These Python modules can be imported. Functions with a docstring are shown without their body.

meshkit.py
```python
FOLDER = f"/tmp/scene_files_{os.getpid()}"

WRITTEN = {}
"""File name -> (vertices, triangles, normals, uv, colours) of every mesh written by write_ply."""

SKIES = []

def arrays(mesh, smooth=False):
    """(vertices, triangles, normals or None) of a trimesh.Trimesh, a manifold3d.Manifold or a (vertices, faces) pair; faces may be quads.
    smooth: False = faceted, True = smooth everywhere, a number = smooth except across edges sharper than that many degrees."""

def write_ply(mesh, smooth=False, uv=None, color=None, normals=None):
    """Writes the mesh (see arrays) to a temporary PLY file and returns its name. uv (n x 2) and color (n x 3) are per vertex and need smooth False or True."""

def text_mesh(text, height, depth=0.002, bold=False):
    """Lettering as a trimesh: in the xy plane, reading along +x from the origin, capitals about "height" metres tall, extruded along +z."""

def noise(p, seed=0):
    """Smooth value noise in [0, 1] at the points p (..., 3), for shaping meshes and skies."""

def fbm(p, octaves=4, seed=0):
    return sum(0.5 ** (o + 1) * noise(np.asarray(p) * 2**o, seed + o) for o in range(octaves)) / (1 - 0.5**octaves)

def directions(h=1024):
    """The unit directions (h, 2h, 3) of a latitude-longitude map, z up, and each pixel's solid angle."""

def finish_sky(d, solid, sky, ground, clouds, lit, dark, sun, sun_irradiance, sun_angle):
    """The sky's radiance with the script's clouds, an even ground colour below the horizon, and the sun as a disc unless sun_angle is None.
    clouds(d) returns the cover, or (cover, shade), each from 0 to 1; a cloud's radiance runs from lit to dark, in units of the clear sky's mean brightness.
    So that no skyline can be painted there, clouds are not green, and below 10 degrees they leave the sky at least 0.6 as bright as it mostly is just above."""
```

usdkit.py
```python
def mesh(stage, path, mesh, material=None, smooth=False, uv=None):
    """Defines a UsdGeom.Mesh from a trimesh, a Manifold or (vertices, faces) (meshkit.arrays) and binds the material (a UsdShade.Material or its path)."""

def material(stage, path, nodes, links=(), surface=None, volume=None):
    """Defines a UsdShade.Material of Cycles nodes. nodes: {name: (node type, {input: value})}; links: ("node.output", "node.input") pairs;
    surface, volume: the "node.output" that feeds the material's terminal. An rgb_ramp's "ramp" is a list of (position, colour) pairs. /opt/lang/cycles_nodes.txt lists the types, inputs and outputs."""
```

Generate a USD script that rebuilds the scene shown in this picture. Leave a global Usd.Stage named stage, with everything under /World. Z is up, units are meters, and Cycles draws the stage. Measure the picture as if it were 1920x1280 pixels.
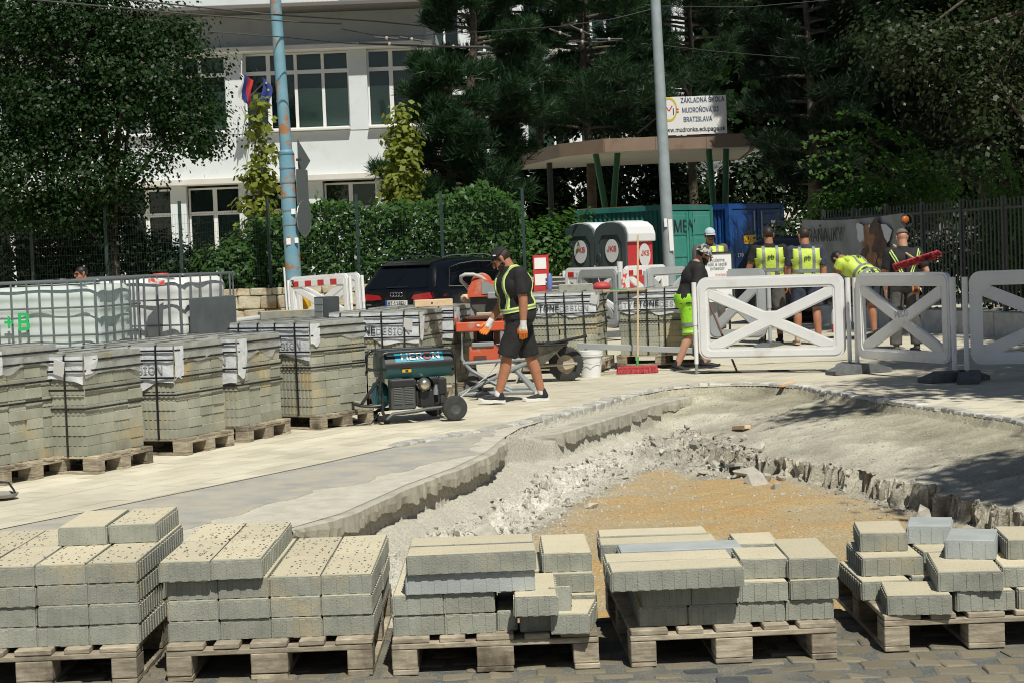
import math, random, numpy as np, trimesh, usdkit, meshkit, manifold3d as m3
from pxr import Usd, UsdGeom, UsdLux, UsdShade, Sdf, Gf, Vt
from shapely.geometry import Polygon, LineString, Point, box as sbox
from scipy.spatial import cKDTree
PI = math.pi
stage = Usd.Stage.CreateInMemory()
UsdGeom.SetStageUpAxis(stage, 'Z'); UsdGeom.SetStageMetersPerUnit(stage, 1.0)
UsdGeom.Xform.Define(stage, '/World'); UsdGeom.Scope.Define(stage, '/World/Looks')
# ---------------- camera, sky, sun, exposure ----------------
FPX, EYE, ROLL, HOR = 3450.0, 1.6, math.radians(2.2), 478.0
EXPOSURE, SUN_I, SKY_S = -0.15, 1.25, 0.05
SUN_EL, SUN_AZ = math.radians(57), math.radians(162)           # azimuth = atan2(x, y) towards the sun: behind the camera, a little right
TH = math.atan((640 - HOR) / (FPX * math.cos(ROLL)))
_R, _U = np.array([1., 0, 0]), np.array([0, math.sin(TH), math.cos(TH)])
FWD = np.array([0, math.cos(TH), -math.sin(TH)])
CR, CU = math.cos(ROLL) * _R - math.sin(ROLL) * _U, math.sin(ROLL) * _R + math.cos(ROLL) * _U
cam = UsdGeom.Camera.Define(stage, '/World/camera')
cam.CreateHorizontalApertureAttr(36.0); cam.CreateFocalLengthAttr(36.0 * FPX / 1920); cam.CreateClippingRangeAttr((0.1, 2000.0))
cam.CreateExposureAttr(EXPOSURE)
cam.AddTransformOp().Set(Gf.Matrix4d(*CR, 0, *CU, 0, *(-FWD), 0, 0, 0, EYE, 1))
sunv = np.array([math.cos(SUN_EL) * math.sin(SUN_AZ), math.cos(SUN_EL) * math.cos(SUN_AZ), math.sin(SUN_EL)])
sky_m = usdkit.material(stage, '/World/Looks/sky_air', {'s': ('sky_texture', {'sky_type': 'single_scattering', 'sun_disc': False, 'sun_elevation': SUN_EL, 'sun_rotation': SUN_AZ}),
    'b': ('background_shader', {'strength': SKY_S})}, [('s.color', 'b.color')], surface='b.background')
dome = UsdLux.DomeLight.Define(stage, '/World/sky')
UsdShade.MaterialBindingAPI.Apply(dome.GetPrim()).Bind(sky_m)
dome.GetPrim().SetCustomDataByKey('kind', 'structure')
sun = UsdLux.DistantLight.Define(stage, '/World/sun')
sun.CreateIntensityAttr(SUN_I); sun.CreateAngleAttr(0.5); sun.CreateColorAttr(Gf.Vec3f(1.0, 0.97, 0.87)); sun.CreateNormalizeAttr(True)
_z = sunv; _x = np.cross([0, 0, 1.], _z); _x /= np.linalg.norm(_x); _y = np.cross(_z, _x)
sun.AddTransformOp().Set(Gf.Matrix4d(*_x, 0, *_y, 0, *_z, 0, 0, 0, 0, 1))
# ---------------- layout: where a pixel of the photograph meets a plane of the place ----------------
def ray(px, py):
    return FWD + CR * (px - 960) / FPX + CU * (640 - py) / FPX
def G(px, py, z=0.0):
    d = ray(px, py); t = (z - EYE) / d[2]; return np.array([d[0] * t, d[1] * t, z])
def at(px, py, y):
    d = ray(px, py); t = y / d[1]; return np.array([d[0] * t, y, EYE + d[2] * t])
# ---------------- mesh helpers ----------------
def rotm(rx=0, ry=0, rz=0):
    cx, sx, cy, sy, cz, sz = math.cos(rx), math.sin(rx), math.cos(ry), math.sin(ry), math.cos(rz), math.sin(rz)
    return np.array([[cz, -sz, 0], [sz, cz, 0], [0, 0, 1]]) @ np.array([[cy, 0, sy], [0, 1, 0], [-sy, 0, cy]]) @ np.array([[1, 0, 0], [0, cx, -sx], [0, sx, cx]])
BOXF = np.array([[0, 2, 1], [1, 2, 3], [4, 5, 6], [5, 7, 6], [0, 1, 4], [1, 5, 4], [2, 6, 3], [3, 6, 7], [0, 4, 2], [2, 4, 6], [1, 3, 5], [3, 7, 5]])
BOXV = np.array([[x, y, z] for z in (-.5, .5) for y in (-.5, .5) for x in (-.5, .5)])
class MB:
    def __init__(s): s.v, s.f, s.n = [], [], 0
    def raw(s, v, f, R=None, t=None):
        v = np.asarray(v, float); f = np.asarray(f, int)
        if f.shape[1] == 4: f = np.vstack([f[:, [0, 1, 2]], f[:, [0, 2, 3]]])
        if R is not None: v = v @ np.asarray(R).T
        if t is not None: v = v + np.asarray(t)
        s.v.append(v); s.f.append(f + s.n); s.n += len(v); return s
    def mesh(s, m, R=None, t=None):
        v, f, _ = meshkit.arrays(m); return s.raw(v, f, R, t)
    def box(s, c, d, rz=0, rx=0, ry=0, ch=0):
        R = rotm(rx, ry, rz) if (rz or rx or ry) else None
        d = np.asarray(d, float)
        if ch:
            p = []
            for sg in np.ndindex(2, 2, 2):
                g = np.array(sg) * 2 - 1
                for k in range(3):
                    q = d / 2 - ch; q[k] += ch; p.append(g * q)
            h = trimesh.convex.convex_hull(np.array(p)); return s.raw(h.vertices, h.faces, R, c)
        return s.raw(BOXV * d, BOXF, R, c)
    def cone(s, a, b, r0, r1=None, n=10, caps=True):
        a, b = np.asarray(a, float), np.asarray(b, float); r1 = r0 if r1 is None else r1
        return s.tube([a, b], [r0, r1], n, caps)
    def tube(s, pts, r, n=8, caps=True, closed=False):
        p = np.asarray(pts, float); k = len(p); r = np.broadcast_to(np.asarray(r, float), (k,))
        t = (np.roll(p, -1, 0) - np.roll(p, 1, 0)) if closed else np.gradient(p, axis=0)
        t /= np.linalg.norm(t, axis=1, keepdims=True) + 1e-12
        ref = np.array([0, 0, 1.]) if abs(t[:, 2]).mean() < .9 else np.array([1., 0, 0])
        a = np.cross(t, ref); a /= np.linalg.norm(a, axis=1, keepdims=True) + 1e-9; b = np.cross(a, t)
        an = np.arange(n) * 2 * PI / n
        v = p[:, None] + r[:, None, None] * (np.cos(an)[None, :, None] * a[:, None] + np.sin(an)[None, :, None] * b[:, None])
        f = []
        for i in range(k if closed else k - 1):
            for j in range(n):
                i2, j2 = (i + 1) % k, (j + 1) % n
                f += [[i * n + j, i2 * n + j, i2 * n + j2], [i * n + j, i2 * n + j2, i * n + j2]]
        v = v.reshape(-1, 3)
        if caps and not closed:
            for i, sg in ((0, 1), (k - 1, -1)):
                c = len(v); v = np.vstack([v, p[i]])
                for j in range(n):
                    q = [c, i * n + j, i * n + (j + 1) % n]; f.append(q if sg > 0 else q[::-1])
        f = np.array(f)[:, ::-1] if True else f
        return s.raw(v, f)
    def lathe(s, prof, c=(0, 0, 0), n=20, R=None):
        pr = np.asarray(prof, float); an = np.arange(n) * 2 * PI / n
        v = np.stack([pr[:, None, 0] * np.cos(an), pr[:, None, 0] * np.sin(an), np.repeat(pr[:, 1:2], n, 1)], -1).reshape(-1, 3)
        f = []
        for i in range(len(pr) - 1):
            for j in range(n):
                a, b = i * n + j, i * n + (j + 1) % n; f += [[a, b, b + n], [a, b + n, a + n]]
        return s.raw(v, f, R, c)
    def ell(s, c, r, R=None, sub=2):
        m = trimesh.creation.icosphere(sub); return s.raw(m.vertices * np.asarray(r), m.faces, R, c)
    def prism(s, poly, z0, z1, R=None, t=None):
        m = trimesh.creation.extrude_polygon(poly if isinstance(poly, Polygon) else Polygon(poly), z1 - z0, engine='earcut')
        return s.raw(m.vertices + [0, 0, z0], m.faces, R, t)
    def hull(s, p, R=None, t=None):
        h = trimesh.convex.convex_hull(np.asarray(p, float)); return s.raw(h.vertices, h.faces, R, t)
    def sheet(s, g):
        g = np.asarray(g, float); a, b = g.shape[:2]; i = np.arange(a * b).reshape(a, b)
        return s.raw(g.reshape(-1, 3), np.stack([i[:-1, :-1], i[1:, :-1], i[1:, 1:], i[:-1, 1:]], -1).reshape(-1, 4))
    def get(s): return np.vstack(s.v), np.vstack(s.f)
# plane frames: extrusions are made in xy and laid on a wall whose outward normal is -y (XZ) or turned by rz
XZ = np.array([[1., 0, 0], [0, 0, -1.], [0, 1., 0]])
def text(s, h, bold=False, depth=.004, width=None):
    m = meshkit.text_mesh(s, h, depth, bold); v = np.array(m.vertices)
    if width: v[:, 0] *= width / v[:, 0].max()
    return v, np.array(m.faces)
# ---------------- prims ----------------
_used = {}
def numbered(parent, name):
    k = (parent, name); i = _used.get(k, 0); _used[k] = i + 1
    return parent + '/' + (name if i == 0 else f'{name}_{i:03d}')
def tag(o, label=None, cat=None, group=None, kind=None):
    p = o.GetPrim() if hasattr(o, 'GetPrim') else o
    for k, v in (('label', label), ('category', cat), ('group', group), ('kind', kind)):
        if v: p.SetCustomDataByKey(k, v)
    return p
def path_of(p): return '/World' if p is None else str(p.GetPath())
def obj(name, mb, mat, parent=None, smooth=False, label=None, cat=None, group=None, kind=None, prim=None):
    v = mb.get() if isinstance(mb, MB) else mb
    m = usdkit.mesh(stage, numbered(path_of(parent), name), v, mat, smooth)
    if prim:
        for k, (tp, arr, interp) in prim.items():
            UsdGeom.PrimvarsAPI(m).CreatePrimvar(k, tp, interp).Set(arr)
    tag(m, label, cat, group, kind); return m.GetPrim()
def thing(name, label, cat, loc=(0, 0, 0), rz=0, group=None):
    x = UsdGeom.Xform.Define(stage, numbered('/World', name)); x.AddTranslateOp().Set(Gf.Vec3d(*map(float, loc))); x.AddRotateZOp().Set(math.degrees(rz))
    return tag(x, label, cat, group)
def proto(name):
    return stage.CreateClassPrim(numbered('', '_' + name) if False else f'/World/Looks/{name}_kind')
def copy(src, name, label, cat, loc, rz=0, group=None, rx=0, ry=0):
    x = UsdGeom.Xform.Define(stage, numbered('/World', name)); x.AddTranslateOp().Set(Gf.Vec3d(*map(float, loc))); x.AddRotateZOp().Set(math.degrees(rz))
    if rx: x.AddRotateXOp().Set(math.degrees(rx))
    if ry: x.AddRotateYOp().Set(math.degrees(ry))
    p = tag(x, label, cat, group); p.GetReferences().AddInternalReference(src.GetPath()); p.SetInstanceable(True); return p
def rnd(seed): return np.random.default_rng(seed)
# ---------------- materials ----------------
M = {}
def pm(name, c, rough=.7, metal=0, c2=None, scale=4, lo=.35, hi=.65, bump=0, bscale=60, spec=.5, rand=0, isl=0, top=None, speck=None, sscale=180, salo=.62, stain=None, stscale=1.2, stlo=.55, sthi=.75, coat=0, detail=5, trans=0, dist=.004, sv=(1, 1, 1)):
    n = {'g': ('geometry', {}), 'p': ('principled_bsdf', {'roughness': rough, 'metallic': metal, 'specular_ior_level': spec, 'coat_weight': coat, 'coat_roughness': .05, 'base_color': c})}
    L, cur = [], None
    if c2 is not None:
        n['mp'] = ('mapping', {'scale': sv}); n['n'] = ('noise_texture', {'scale': scale, 'detail': detail, 'roughness': .6}); n['r'] = ('rgb_ramp', {'ramp': [(lo, c), (hi, c2)]})
        L += [('g.position', 'mp.vector'), ('mp.vector', 'n.vector'), ('n.fac', 'r.fac')]; cur = 'r.color'
    def mixin(tag_, fac, colour):
        nonlocal cur
        n[tag_] = ('mix_color', {'a': c, 'b': colour}); L.append((fac, tag_ + '.fac'))
        if cur: L.append((cur, tag_ + '.a'))
        cur = tag_ + '.result'
    if stain is not None:
        n['sn'] = ('noise_texture', {'scale': stscale, 'detail': 6, 'roughness': .65}); n['sr'] = ('map_range', {'from_min': stlo, 'from_max': sthi, 'clamp': True})
        L += [('g.position', 'sn.vector'), ('sn.fac', 'sr.value')]; mixin('sm', 'sr.result', stain)
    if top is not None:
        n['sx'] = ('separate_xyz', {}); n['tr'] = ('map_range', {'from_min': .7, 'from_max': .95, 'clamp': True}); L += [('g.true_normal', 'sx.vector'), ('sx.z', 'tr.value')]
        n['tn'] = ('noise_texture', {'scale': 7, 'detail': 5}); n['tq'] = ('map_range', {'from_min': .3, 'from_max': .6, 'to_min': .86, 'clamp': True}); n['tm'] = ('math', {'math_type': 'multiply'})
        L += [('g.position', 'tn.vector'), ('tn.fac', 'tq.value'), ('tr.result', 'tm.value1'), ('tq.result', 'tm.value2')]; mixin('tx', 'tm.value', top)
    if speck is not None:
        n['kn'] = ('noise_texture', {'scale': sscale, 'detail': 2, 'roughness': .6}); n['kr'] = ('map_range', {'from_min': salo, 'from_max': salo + .06, 'clamp': True})
        L += [('g.position', 'kn.vector'), ('kn.fac', 'kr.value')]; mixin('km', 'kr.result', speck)
    if rand or isl:
        n['oi'] = ('object_info', {}); n['vr'] = ('map_range', {'to_min': 1 - (rand or isl), 'to_max': 1 + (rand or isl)}); n['h'] = ('hsv', {'color': c})
        L += [('oi.random' if rand else 'g.random_per_island', 'vr.value'), ('vr.result', 'h.value')]
        if cur: L.append((cur, 'h.color'))
        cur = 'h.color'
    if cur: L.append((cur, 'p.base_color'))
    if bump:
        n['bn'] = ('noise_texture', {'scale': bscale, 'detail': 4, 'roughness': .65}); n['b'] = ('bump', {'strength': bump, 'distance': dist})
        L += [('g.position', 'bn.vector'), ('bn.fac', 'b.height'), ('b.normal', 'p.normal')]
    M[name] = usdkit.material(stage, '/World/Looks/' + name, n, L, surface='p.BSDF'); return M[name]
def leafmat(name, c, c2, trans=.3, rough=.45, hue=None):
    n = {'g': ('geometry', {}), 'r': ('rgb_ramp', {'ramp': [(0, c), (.75, c2), (1, hue or c2)]}), 'p': ('principled_bsdf', {'roughness': rough, 'specular_ior_level': .22}), 't': ('translucent_bsdf', {}), 'm': ('mix_closure', {'fac': trans}),
         'br': ('mix_color', {'blend_type': 'multiply', 'fac': 1.0, 'b': (1.3, 1.5, .6)})}
    L = [('g.random_per_island', 'r.fac'), ('r.color', 'p.base_color'), ('r.color', 'br.a'), ('br.result', 't.color'), ('p.BSDF', 'm.closure1'), ('t.BSDF', 'm.closure2')]
    M[name] = usdkit.material(stage, '/World/Looks/' + name, n, L, surface='m.closure'); return M[name]
def panemat(name, tint=(.9, .95, .93), gloss=(1, 1, 1), ior=1.5):
    M[name] = usdkit.material(stage, '/World/Looks/' + name, {'f': ('fresnel', {'IOR': ior}), 't': ('transparent_bsdf', {'color': tint}), 'g': ('glossy_bsdf', {'roughness': .02, 'color': gloss}), 'm': ('mix_closure', {})},
        [('f.fac', 'm.fac'), ('t.BSDF', 'm.closure1'), ('g.BSDF', 'm.closure2')], surface='m.closure')
# ================= materials of the setting =================
pm('ground_gravel', (.50, .47, .38), .95, c2=(.62, .59, .50), scale=6, bump=.9, bscale=90, speck=(.28, .27, .24), sscale=110, salo=.6)
pm('slab', (.58, .535, .41), .85, c2=(.68, .63, .50), scale=2.5, bump=.25, bscale=180, isl=.11, stain=(.47, .43, .33), stscale=.9, stlo=.5, sthi=.75, speck=(.45, .42, .35), sscale=260, salo=.64)
pm('slab_single', (.58, .535, .41), .85, c2=(.68, .63, .50), scale=2.5, bump=.25, bscale=180, rand=.11, stain=(.47, .43, .33), stscale=.9, stlo=.5, sthi=.75, speck=(.45, .42, .35), sscale=260, salo=.64)
pm('joint_sand', (.42, .39, .31), .95, bump=.6, bscale=200)
pm('asphalt', (.30, .305, .295), .92, c2=(.45, .425, .35), scale=2.2, lo=.35, hi=.6, bump=1, bscale=140, stain=(.50, .44, .33), stscale=3, stlo=.48, sthi=.66, speck=(.5, .48, .43), sscale=160, salo=.56)
pm('sett', (.40, .40, .37), .85, c2=(.56, .54, .48), scale=14, bump=.8, bscale=70, rand=.22, speck=(.18, .18, .17), sscale=150, salo=.62)
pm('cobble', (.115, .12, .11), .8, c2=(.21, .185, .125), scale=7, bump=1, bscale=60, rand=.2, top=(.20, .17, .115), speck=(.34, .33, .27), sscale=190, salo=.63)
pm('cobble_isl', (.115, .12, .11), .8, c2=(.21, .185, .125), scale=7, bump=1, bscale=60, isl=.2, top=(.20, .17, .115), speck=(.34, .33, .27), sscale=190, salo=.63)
pm('road_sand', (.085, .097, .098), .95, c2=(.18, .165, .125), scale=5, bump=1, bscale=120, speck=(.34, .32, .28), sscale=170, salo=.6)
pm('rubble', (.34, .32, .27), .9, c2=(.56, .54, .48), scale=8, bump=.8, bscale=70, isl=.22)
pm('rock', (.36, .34, .29), .9, c2=(.54, .51, .44), scale=9, bump=.9, bscale=50, rand=.15)
pm('wood_fresh', (.62, .42, .25), .75, c2=(.76, .56, .36), scale=10, sv=(1, 6, 6), bump=.3, bscale=50)
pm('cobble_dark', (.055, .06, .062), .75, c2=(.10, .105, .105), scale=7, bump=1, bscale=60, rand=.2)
pm('haunch', (.36, .345, .28), .92, c2=(.50, .475, .39), scale=5, bump=.9, bscale=70, speck=(.25, .24, .2), sscale=90, salo=.62)
pm('rubble_white', (.45, .43, .36), .9, c2=(.66, .635, .57), scale=8, bump=.8, bscale=70, isl=.18)
usdkit.material(stage, '/World/Looks/soil', {'a': ('attribute', {'attribute': 'soil'}), 'g': ('geometry', {}), 'n': ('noise_texture', {'scale': 55, 'detail': 5, 'roughness': .7}),
    'r': ('map_range', {'from_min': .3, 'from_max': .7, 'to_min': .58, 'to_max': 1.36}), 'h': ('hsv', {}), 'n2': ('noise_texture', {'scale': 130, 'detail': 3, 'roughness': .6}), 'k': ('map_range', {'from_min': .59, 'from_max': .67, 'clamp': True}),
    'm': ('mix_color', {'b': (.72, .7, .63)}), 'b': ('bump', {'strength': 1, 'distance': .012}), 'p': ('principled_bsdf', {'roughness': .95, 'specular_ior_level': .25})},
    [('g.position', 'n.vector'), ('n.fac', 'r.value'), ('r.result', 'h.value'), ('a.color', 'h.color'), ('h.color', 'm.a'), ('g.position', 'n2.vector'), ('n2.fac', 'k.value'), ('k.result', 'm.fac'), ('m.result', 'p.base_color'), ('n.fac', 'b.height'), ('b.normal', 'p.normal')], surface='p.BSDF')
M['soil'] = UsdShade.Material.Get(stage, '/World/Looks/soil')
# ================= outlines of the excavation and the paving =================
def line(pts, z): return np.array([G(x, y, z)[:2] for x, y in pts])
E1 = line([(-420, 1085), (0, 990), (210, 948), (420, 905), (600, 868), (741, 836), (855, 815), (956, 796), (1012, 786), (1080, 768), (1142, 751), (1198, 736), (1251, 726), (1294, 722), (1378, 719), (1434, 719), (1500, 723), (1600, 741), (1700, 757), (1800, 772), (1920, 789), (2200, 836)], 0)
E2r = line([(-420, 1180), (330, 1000), (500, 945), (640, 908), (760, 880), (890, 846), (920, 812), (930, 802)], 0)
def ragged(l, amp, seed):
    k = np.r_[0, np.cumsum(np.linalg.norm(np.diff(l, axis=0), axis=1))]; u = np.arange(0, k[-1], .05); p = np.stack([np.interp(u, k, l[:, 0]), np.interp(u, k, l[:, 1])], 1); q = np.c_[p * 3, 0 * u]; n = np.stack([meshkit.fbm(q, 4, seed) - .5, meshkit.fbm(q, 4, seed + 7) - .5], 1); w = np.clip(np.minimum(u, k[-1] - u) / .3, 0, 1)[:, None]; return p + n * amp * w
E2 = ragged(E2r, .4, 5)
OUT = line([(545, 985), (640, 958), (760, 905), (850, 873), (908, 846), (945, 817), (975, 799), (1012, 788), (1080, 770), (1142, 753), (1198, 738), (1251, 728), (1300, 723.5), (1378, 720.5), (1434, 720.5), (1500, 724.5), (1600, 743), (1700, 759), (1800, 774), (1920, 791), (2200, 838)], 0)
MID = line([(690, 1010), (760, 985), (850, 958), (920, 935), (965, 912), (1010, 880), (1060, 857), (1120, 838), (1200, 817), (1270, 796), (1310, 797), (1345, 808), (1400, 832), (1450, 852), (1550, 862), (1650, 885), (1740, 907), (1830, 935), (1920, 955), (2150, 1000)], -.3)
FLO = line([(800, 1075), (940, 1025), (1020, 985), (1070, 950), (1110, 928), (1160, 905), (1200, 885), (1250, 880), (1330, 895), (1400, 893), (1470, 886), (1530, 900), (1620, 930), (1720, 965), (1800, 990), (1900, 1015), (2100, 1060)], -.5)
def smooth(l, n=6):
    from scipy.interpolate import splprep, splev
    k = np.r_[0, np.cumsum(np.linalg.norm(np.diff(l, axis=0), axis=1))]; u = np.linspace(0, k[-1], len(l) * n)
    return np.stack([np.interp(u, k, l[:, 0]), np.interp(u, k, l[:, 1])], 1)
PO = Polygon(np.vstack([OUT, [[7.2, 7.95], [-1.35, 7.95]]])).buffer(0)
PMD = Polygon(np.vstack([smooth(MID), [[6.6, 8.2], [-.75, 8.2]]])).buffer(0)
PF = Polygon(np.vstack([smooth(FLO), [[6.3, 8.4], [-.3, 8.4]]])).buffer(0)
PMD = PMD.intersection(PO.buffer(-.2)); PF = PF.intersection(PMD.buffer(-.12))
if PMD.geom_type != 'Polygon': PMD = max(PMD.geoms, key=lambda g: g.area)
if PF.geom_type != 'Polygon': PF = max(PF.geoms, key=lambda g: g.area)
def dens(poly, step=.03):
    r = poly.exterior; return np.array([r.interpolate(d).coords[0] for d in np.arange(0, r.length, step)])
TO, TM, TF = (cKDTree(dens(p)) for p in (PO, PMD, PF))
import shapely
def pit_height(P):
    x, y = P[:, 0], P[:, 1]
    io, im, i_f = (shapely.contains_xy(g, x, y) for g in (PO, PMD, PF))
    do, dm, df = (t.query(P)[0] for t in (TO, TM, TF))
    q3 = np.c_[P, np.zeros(len(P))]
    n1 = meshkit.fbm(q3 * 2.2, 4, 1) - .5; n2 = meshkit.fbm(q3 * 7, 4, 5) - .5; n3 = meshkit.fbm(q3 * 22, 3, 9) - .5
    left = np.clip((2.4 - x) / .8, 0, 1)                                # the concrete haunch with its broken vertical face
    u = do / (do + dm + 1e-6)
    edge = do + n2 * .035 + n1 * .05 + n3 * .02
    far = np.clip((y - 16.3) / .9, 0, 1); lg = .30 * far
    lip = left * (.10 * far * np.clip(do / .02, 0, 1) + (.24 - .08 * far) * np.clip((edge + .03 - lg) / .03, 0, 1)) + (1 - left) * .08 * np.clip(do / .04, 0, 1)
    slope = -(lip + (.3 - .18 * left - .05 * (1 - left)) * u ** (1.1 + .3 * left)) + n1 * .07 + n2 * .03 * u + n3 * .012
    v = np.clip(dm / (dm + df + 1e-6) + n2 * .6 + n3 * .5, 0, 1)
    rough = np.exp(-((v - .35) / .5) ** 2)
    step = np.clip((v - .08) / .35, 0, 1); step = step * step * (3 - 2 * step)
    ridge = np.abs(meshkit.fbm(q3 * 5, 4, 21) - .5) * 2
    scar = -.3 - .06 * left - .2 * step + .06 * left * step + n1 * .10 + (ridge - .3) * .20 * rough + n3 * .15 * rough + (np.abs(meshkit.fbm(q3 * 13, 3, 31) - .5) * 2 - .3) * .12 * rough
    floor = -.5 + n1 * .08 + n3 * .008
    blend = np.clip(dm / .06, 0, 1)
    h = np.where(i_f, floor + (scar - floor) * np.exp(-df / .08) * .3, np.where(im, slope * (1 - blend) + scar * blend, np.where(io, slope, -.017)))
    white = np.clip(1.2 * np.clip((2.2 - x) / 1.6, 0, 1) * np.clip(1 - np.abs(v - .25) * 1.1, 0, 1) + n2 * .6, 0, 1) * im * ~i_f
    c_sl = (np.array([.35, .325, .235]) + (np.array([.46, .43, .345]) - np.array([.35, .325, .235])) * np.clip((u[:, None] - .25 + n1[:, None] * .8) / .45, 0, 1)) * (1 + n1[:, None] * .9 + n2[:, None] * .4)
    c_left = np.array([.52, .495, .42])
    u_ = u; c_sl = c_sl + (c_left - c_sl) * (np.clip((1.9 - x) / .8, 0, 1) * .9)[:, None]
    c_sc = np.array([.33, .30, .235]) * (1 + n2[:, None] * 1.2); c_sc = c_sc + (np.array([.66, .635, .56]) - c_sc) * white[:, None]
    o = np.clip(.45 + n1 * 2.6 + n2 * .9, 0, 1)[:, None]
    c_fl = np.array([.43, .335, .18]) * (1 - o) + np.array([.48, .30, .105]) * o
    pale = np.clip(np.exp(-df / .5) * .8 + n2 * .8, 0, 1)[:, None]; c_fl = c_fl + (np.array([.42, .36, .26]) - c_fl) * pale * .6
    w_f = np.clip(i_f * df / .15, 0, 1)[:, None]; w_s = (im * np.clip(dm / .1, 0, 1))[:, None]
    col = c_sl * (1 - w_s) + c_sc * w_s; col = col * (1 - w_f) + c_fl * w_f
    return h, np.clip(col, .03, .85), (io, im, i_f, do, dm, df, v)
xs, ys = np.arange(-1.7, 7.4, .025), np.arange(7.85, 22.6, .025)
gx, gy = np.meshgrid(xs, ys, indexing='ij'); P2 = np.c_[gx.ravel(), gy.ravel()]
hh, cc, zz = pit_height(P2)
q3 = np.c_[P2, hh]; jit = (meshkit.fbm(np.c_[P2 * 9, np.zeros(len(P2))], 3, 3)[:, None] - .5) * [.3, .3]
rg = (zz[1] & ~zz[2]); P2j = P2 + jit * rg[:, None]
keep = shapely.contains_xy(PO.buffer(.12), P2[:, 0], P2[:, 1]).reshape(gx.shape)
ids = np.arange(gx.size).reshape(gx.shape)
q = np.stack([ids[:-1, :-1], ids[1:, :-1], ids[1:, 1:], ids[:-1, 1:]], -1).reshape(-1, 4)
q = q[keep.ravel()[q].all(1)]
def part_of(faces, name, parent, smooth, **k):
    use = np.unique(faces); rm = np.zeros(gx.size, int); rm[use] = np.arange(len(use))
    return obj(name, (np.c_[P2j, hh][use], rm[faces]), M['soil'], parent, smooth, prim={'soil': (Sdf.ValueTypeNames.Color3fArray, Vt.Vec3fArray.FromNumpy(cc[use].astype(np.float32)), 'vertex')}, **k)
rough_f = (zz[1] & ~zz[2])[q].sum(1) >= 2
exc = part_of(q[~rough_f], 'excavation', None, True, kind='structure')
part_of(q[rough_f], 'broken_edge', exc, False)
# the concrete haunch under the kerb: a ledge with a broken vertical face standing over the slope
def haunch(l, w0, z0, seed, drop):
    s = LineString(l); u = np.arange(0, s.length, .03); p = np.array([s.interpolate(d).coords[0] for d in u]); tg = np.gradient(p, axis=0); tg /= np.linalg.norm(tg, axis=1)[:, None]; n = np.stack([tg[:, 1], -tg[:, 0]], 1); qq = np.c_[p * 3.5, 0 * u]
    j1, j2, j3 = (meshkit.fbm(qq * k, 4, seed + k) - .5 for k in (1, 3, 2)); end = np.clip(np.minimum(u, s.length - u) / .35, 0.0, 1)
    w = (w0 + j1 * .05 + j2 * .015) * (.12 + .88 * end ** .6); j4 = meshkit.fbm(qq * 9, 3, seed + 5) - .5; dz = (drop + j1 * .06 + j2 * .04 + j4 * .05) * (.5 + .5 * end)
    R_ = [np.c_[p - n * .02, z0 - .004 + 0 * u], np.c_[p + n * (w - .03)[:, None], z0 + j2 * .012], np.c_[p + n * w[:, None], z0 - .012 + j2 * .012], np.c_[p + n * (w + j4 * .03 + .004)[:, None], z0 - dz * .5], np.c_[p + n * (w + j2 * .03)[:, None], z0 - dz], np.c_[p + n * (w - .09)[:, None], z0 - dz + .02], np.c_[p - n * .02, z0 - .2 + 0 * u]]
    return np.stack(R_, 1)
hs_ = MB().sheet(haunch(OUT[:6], .07, -.012, 3, .12)).sheet(haunch(OUT[6:13], .31, -.085, 11, .12)); obj('kerb_foundation', hs_, M['haunch'], None, kind='structure')
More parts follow.
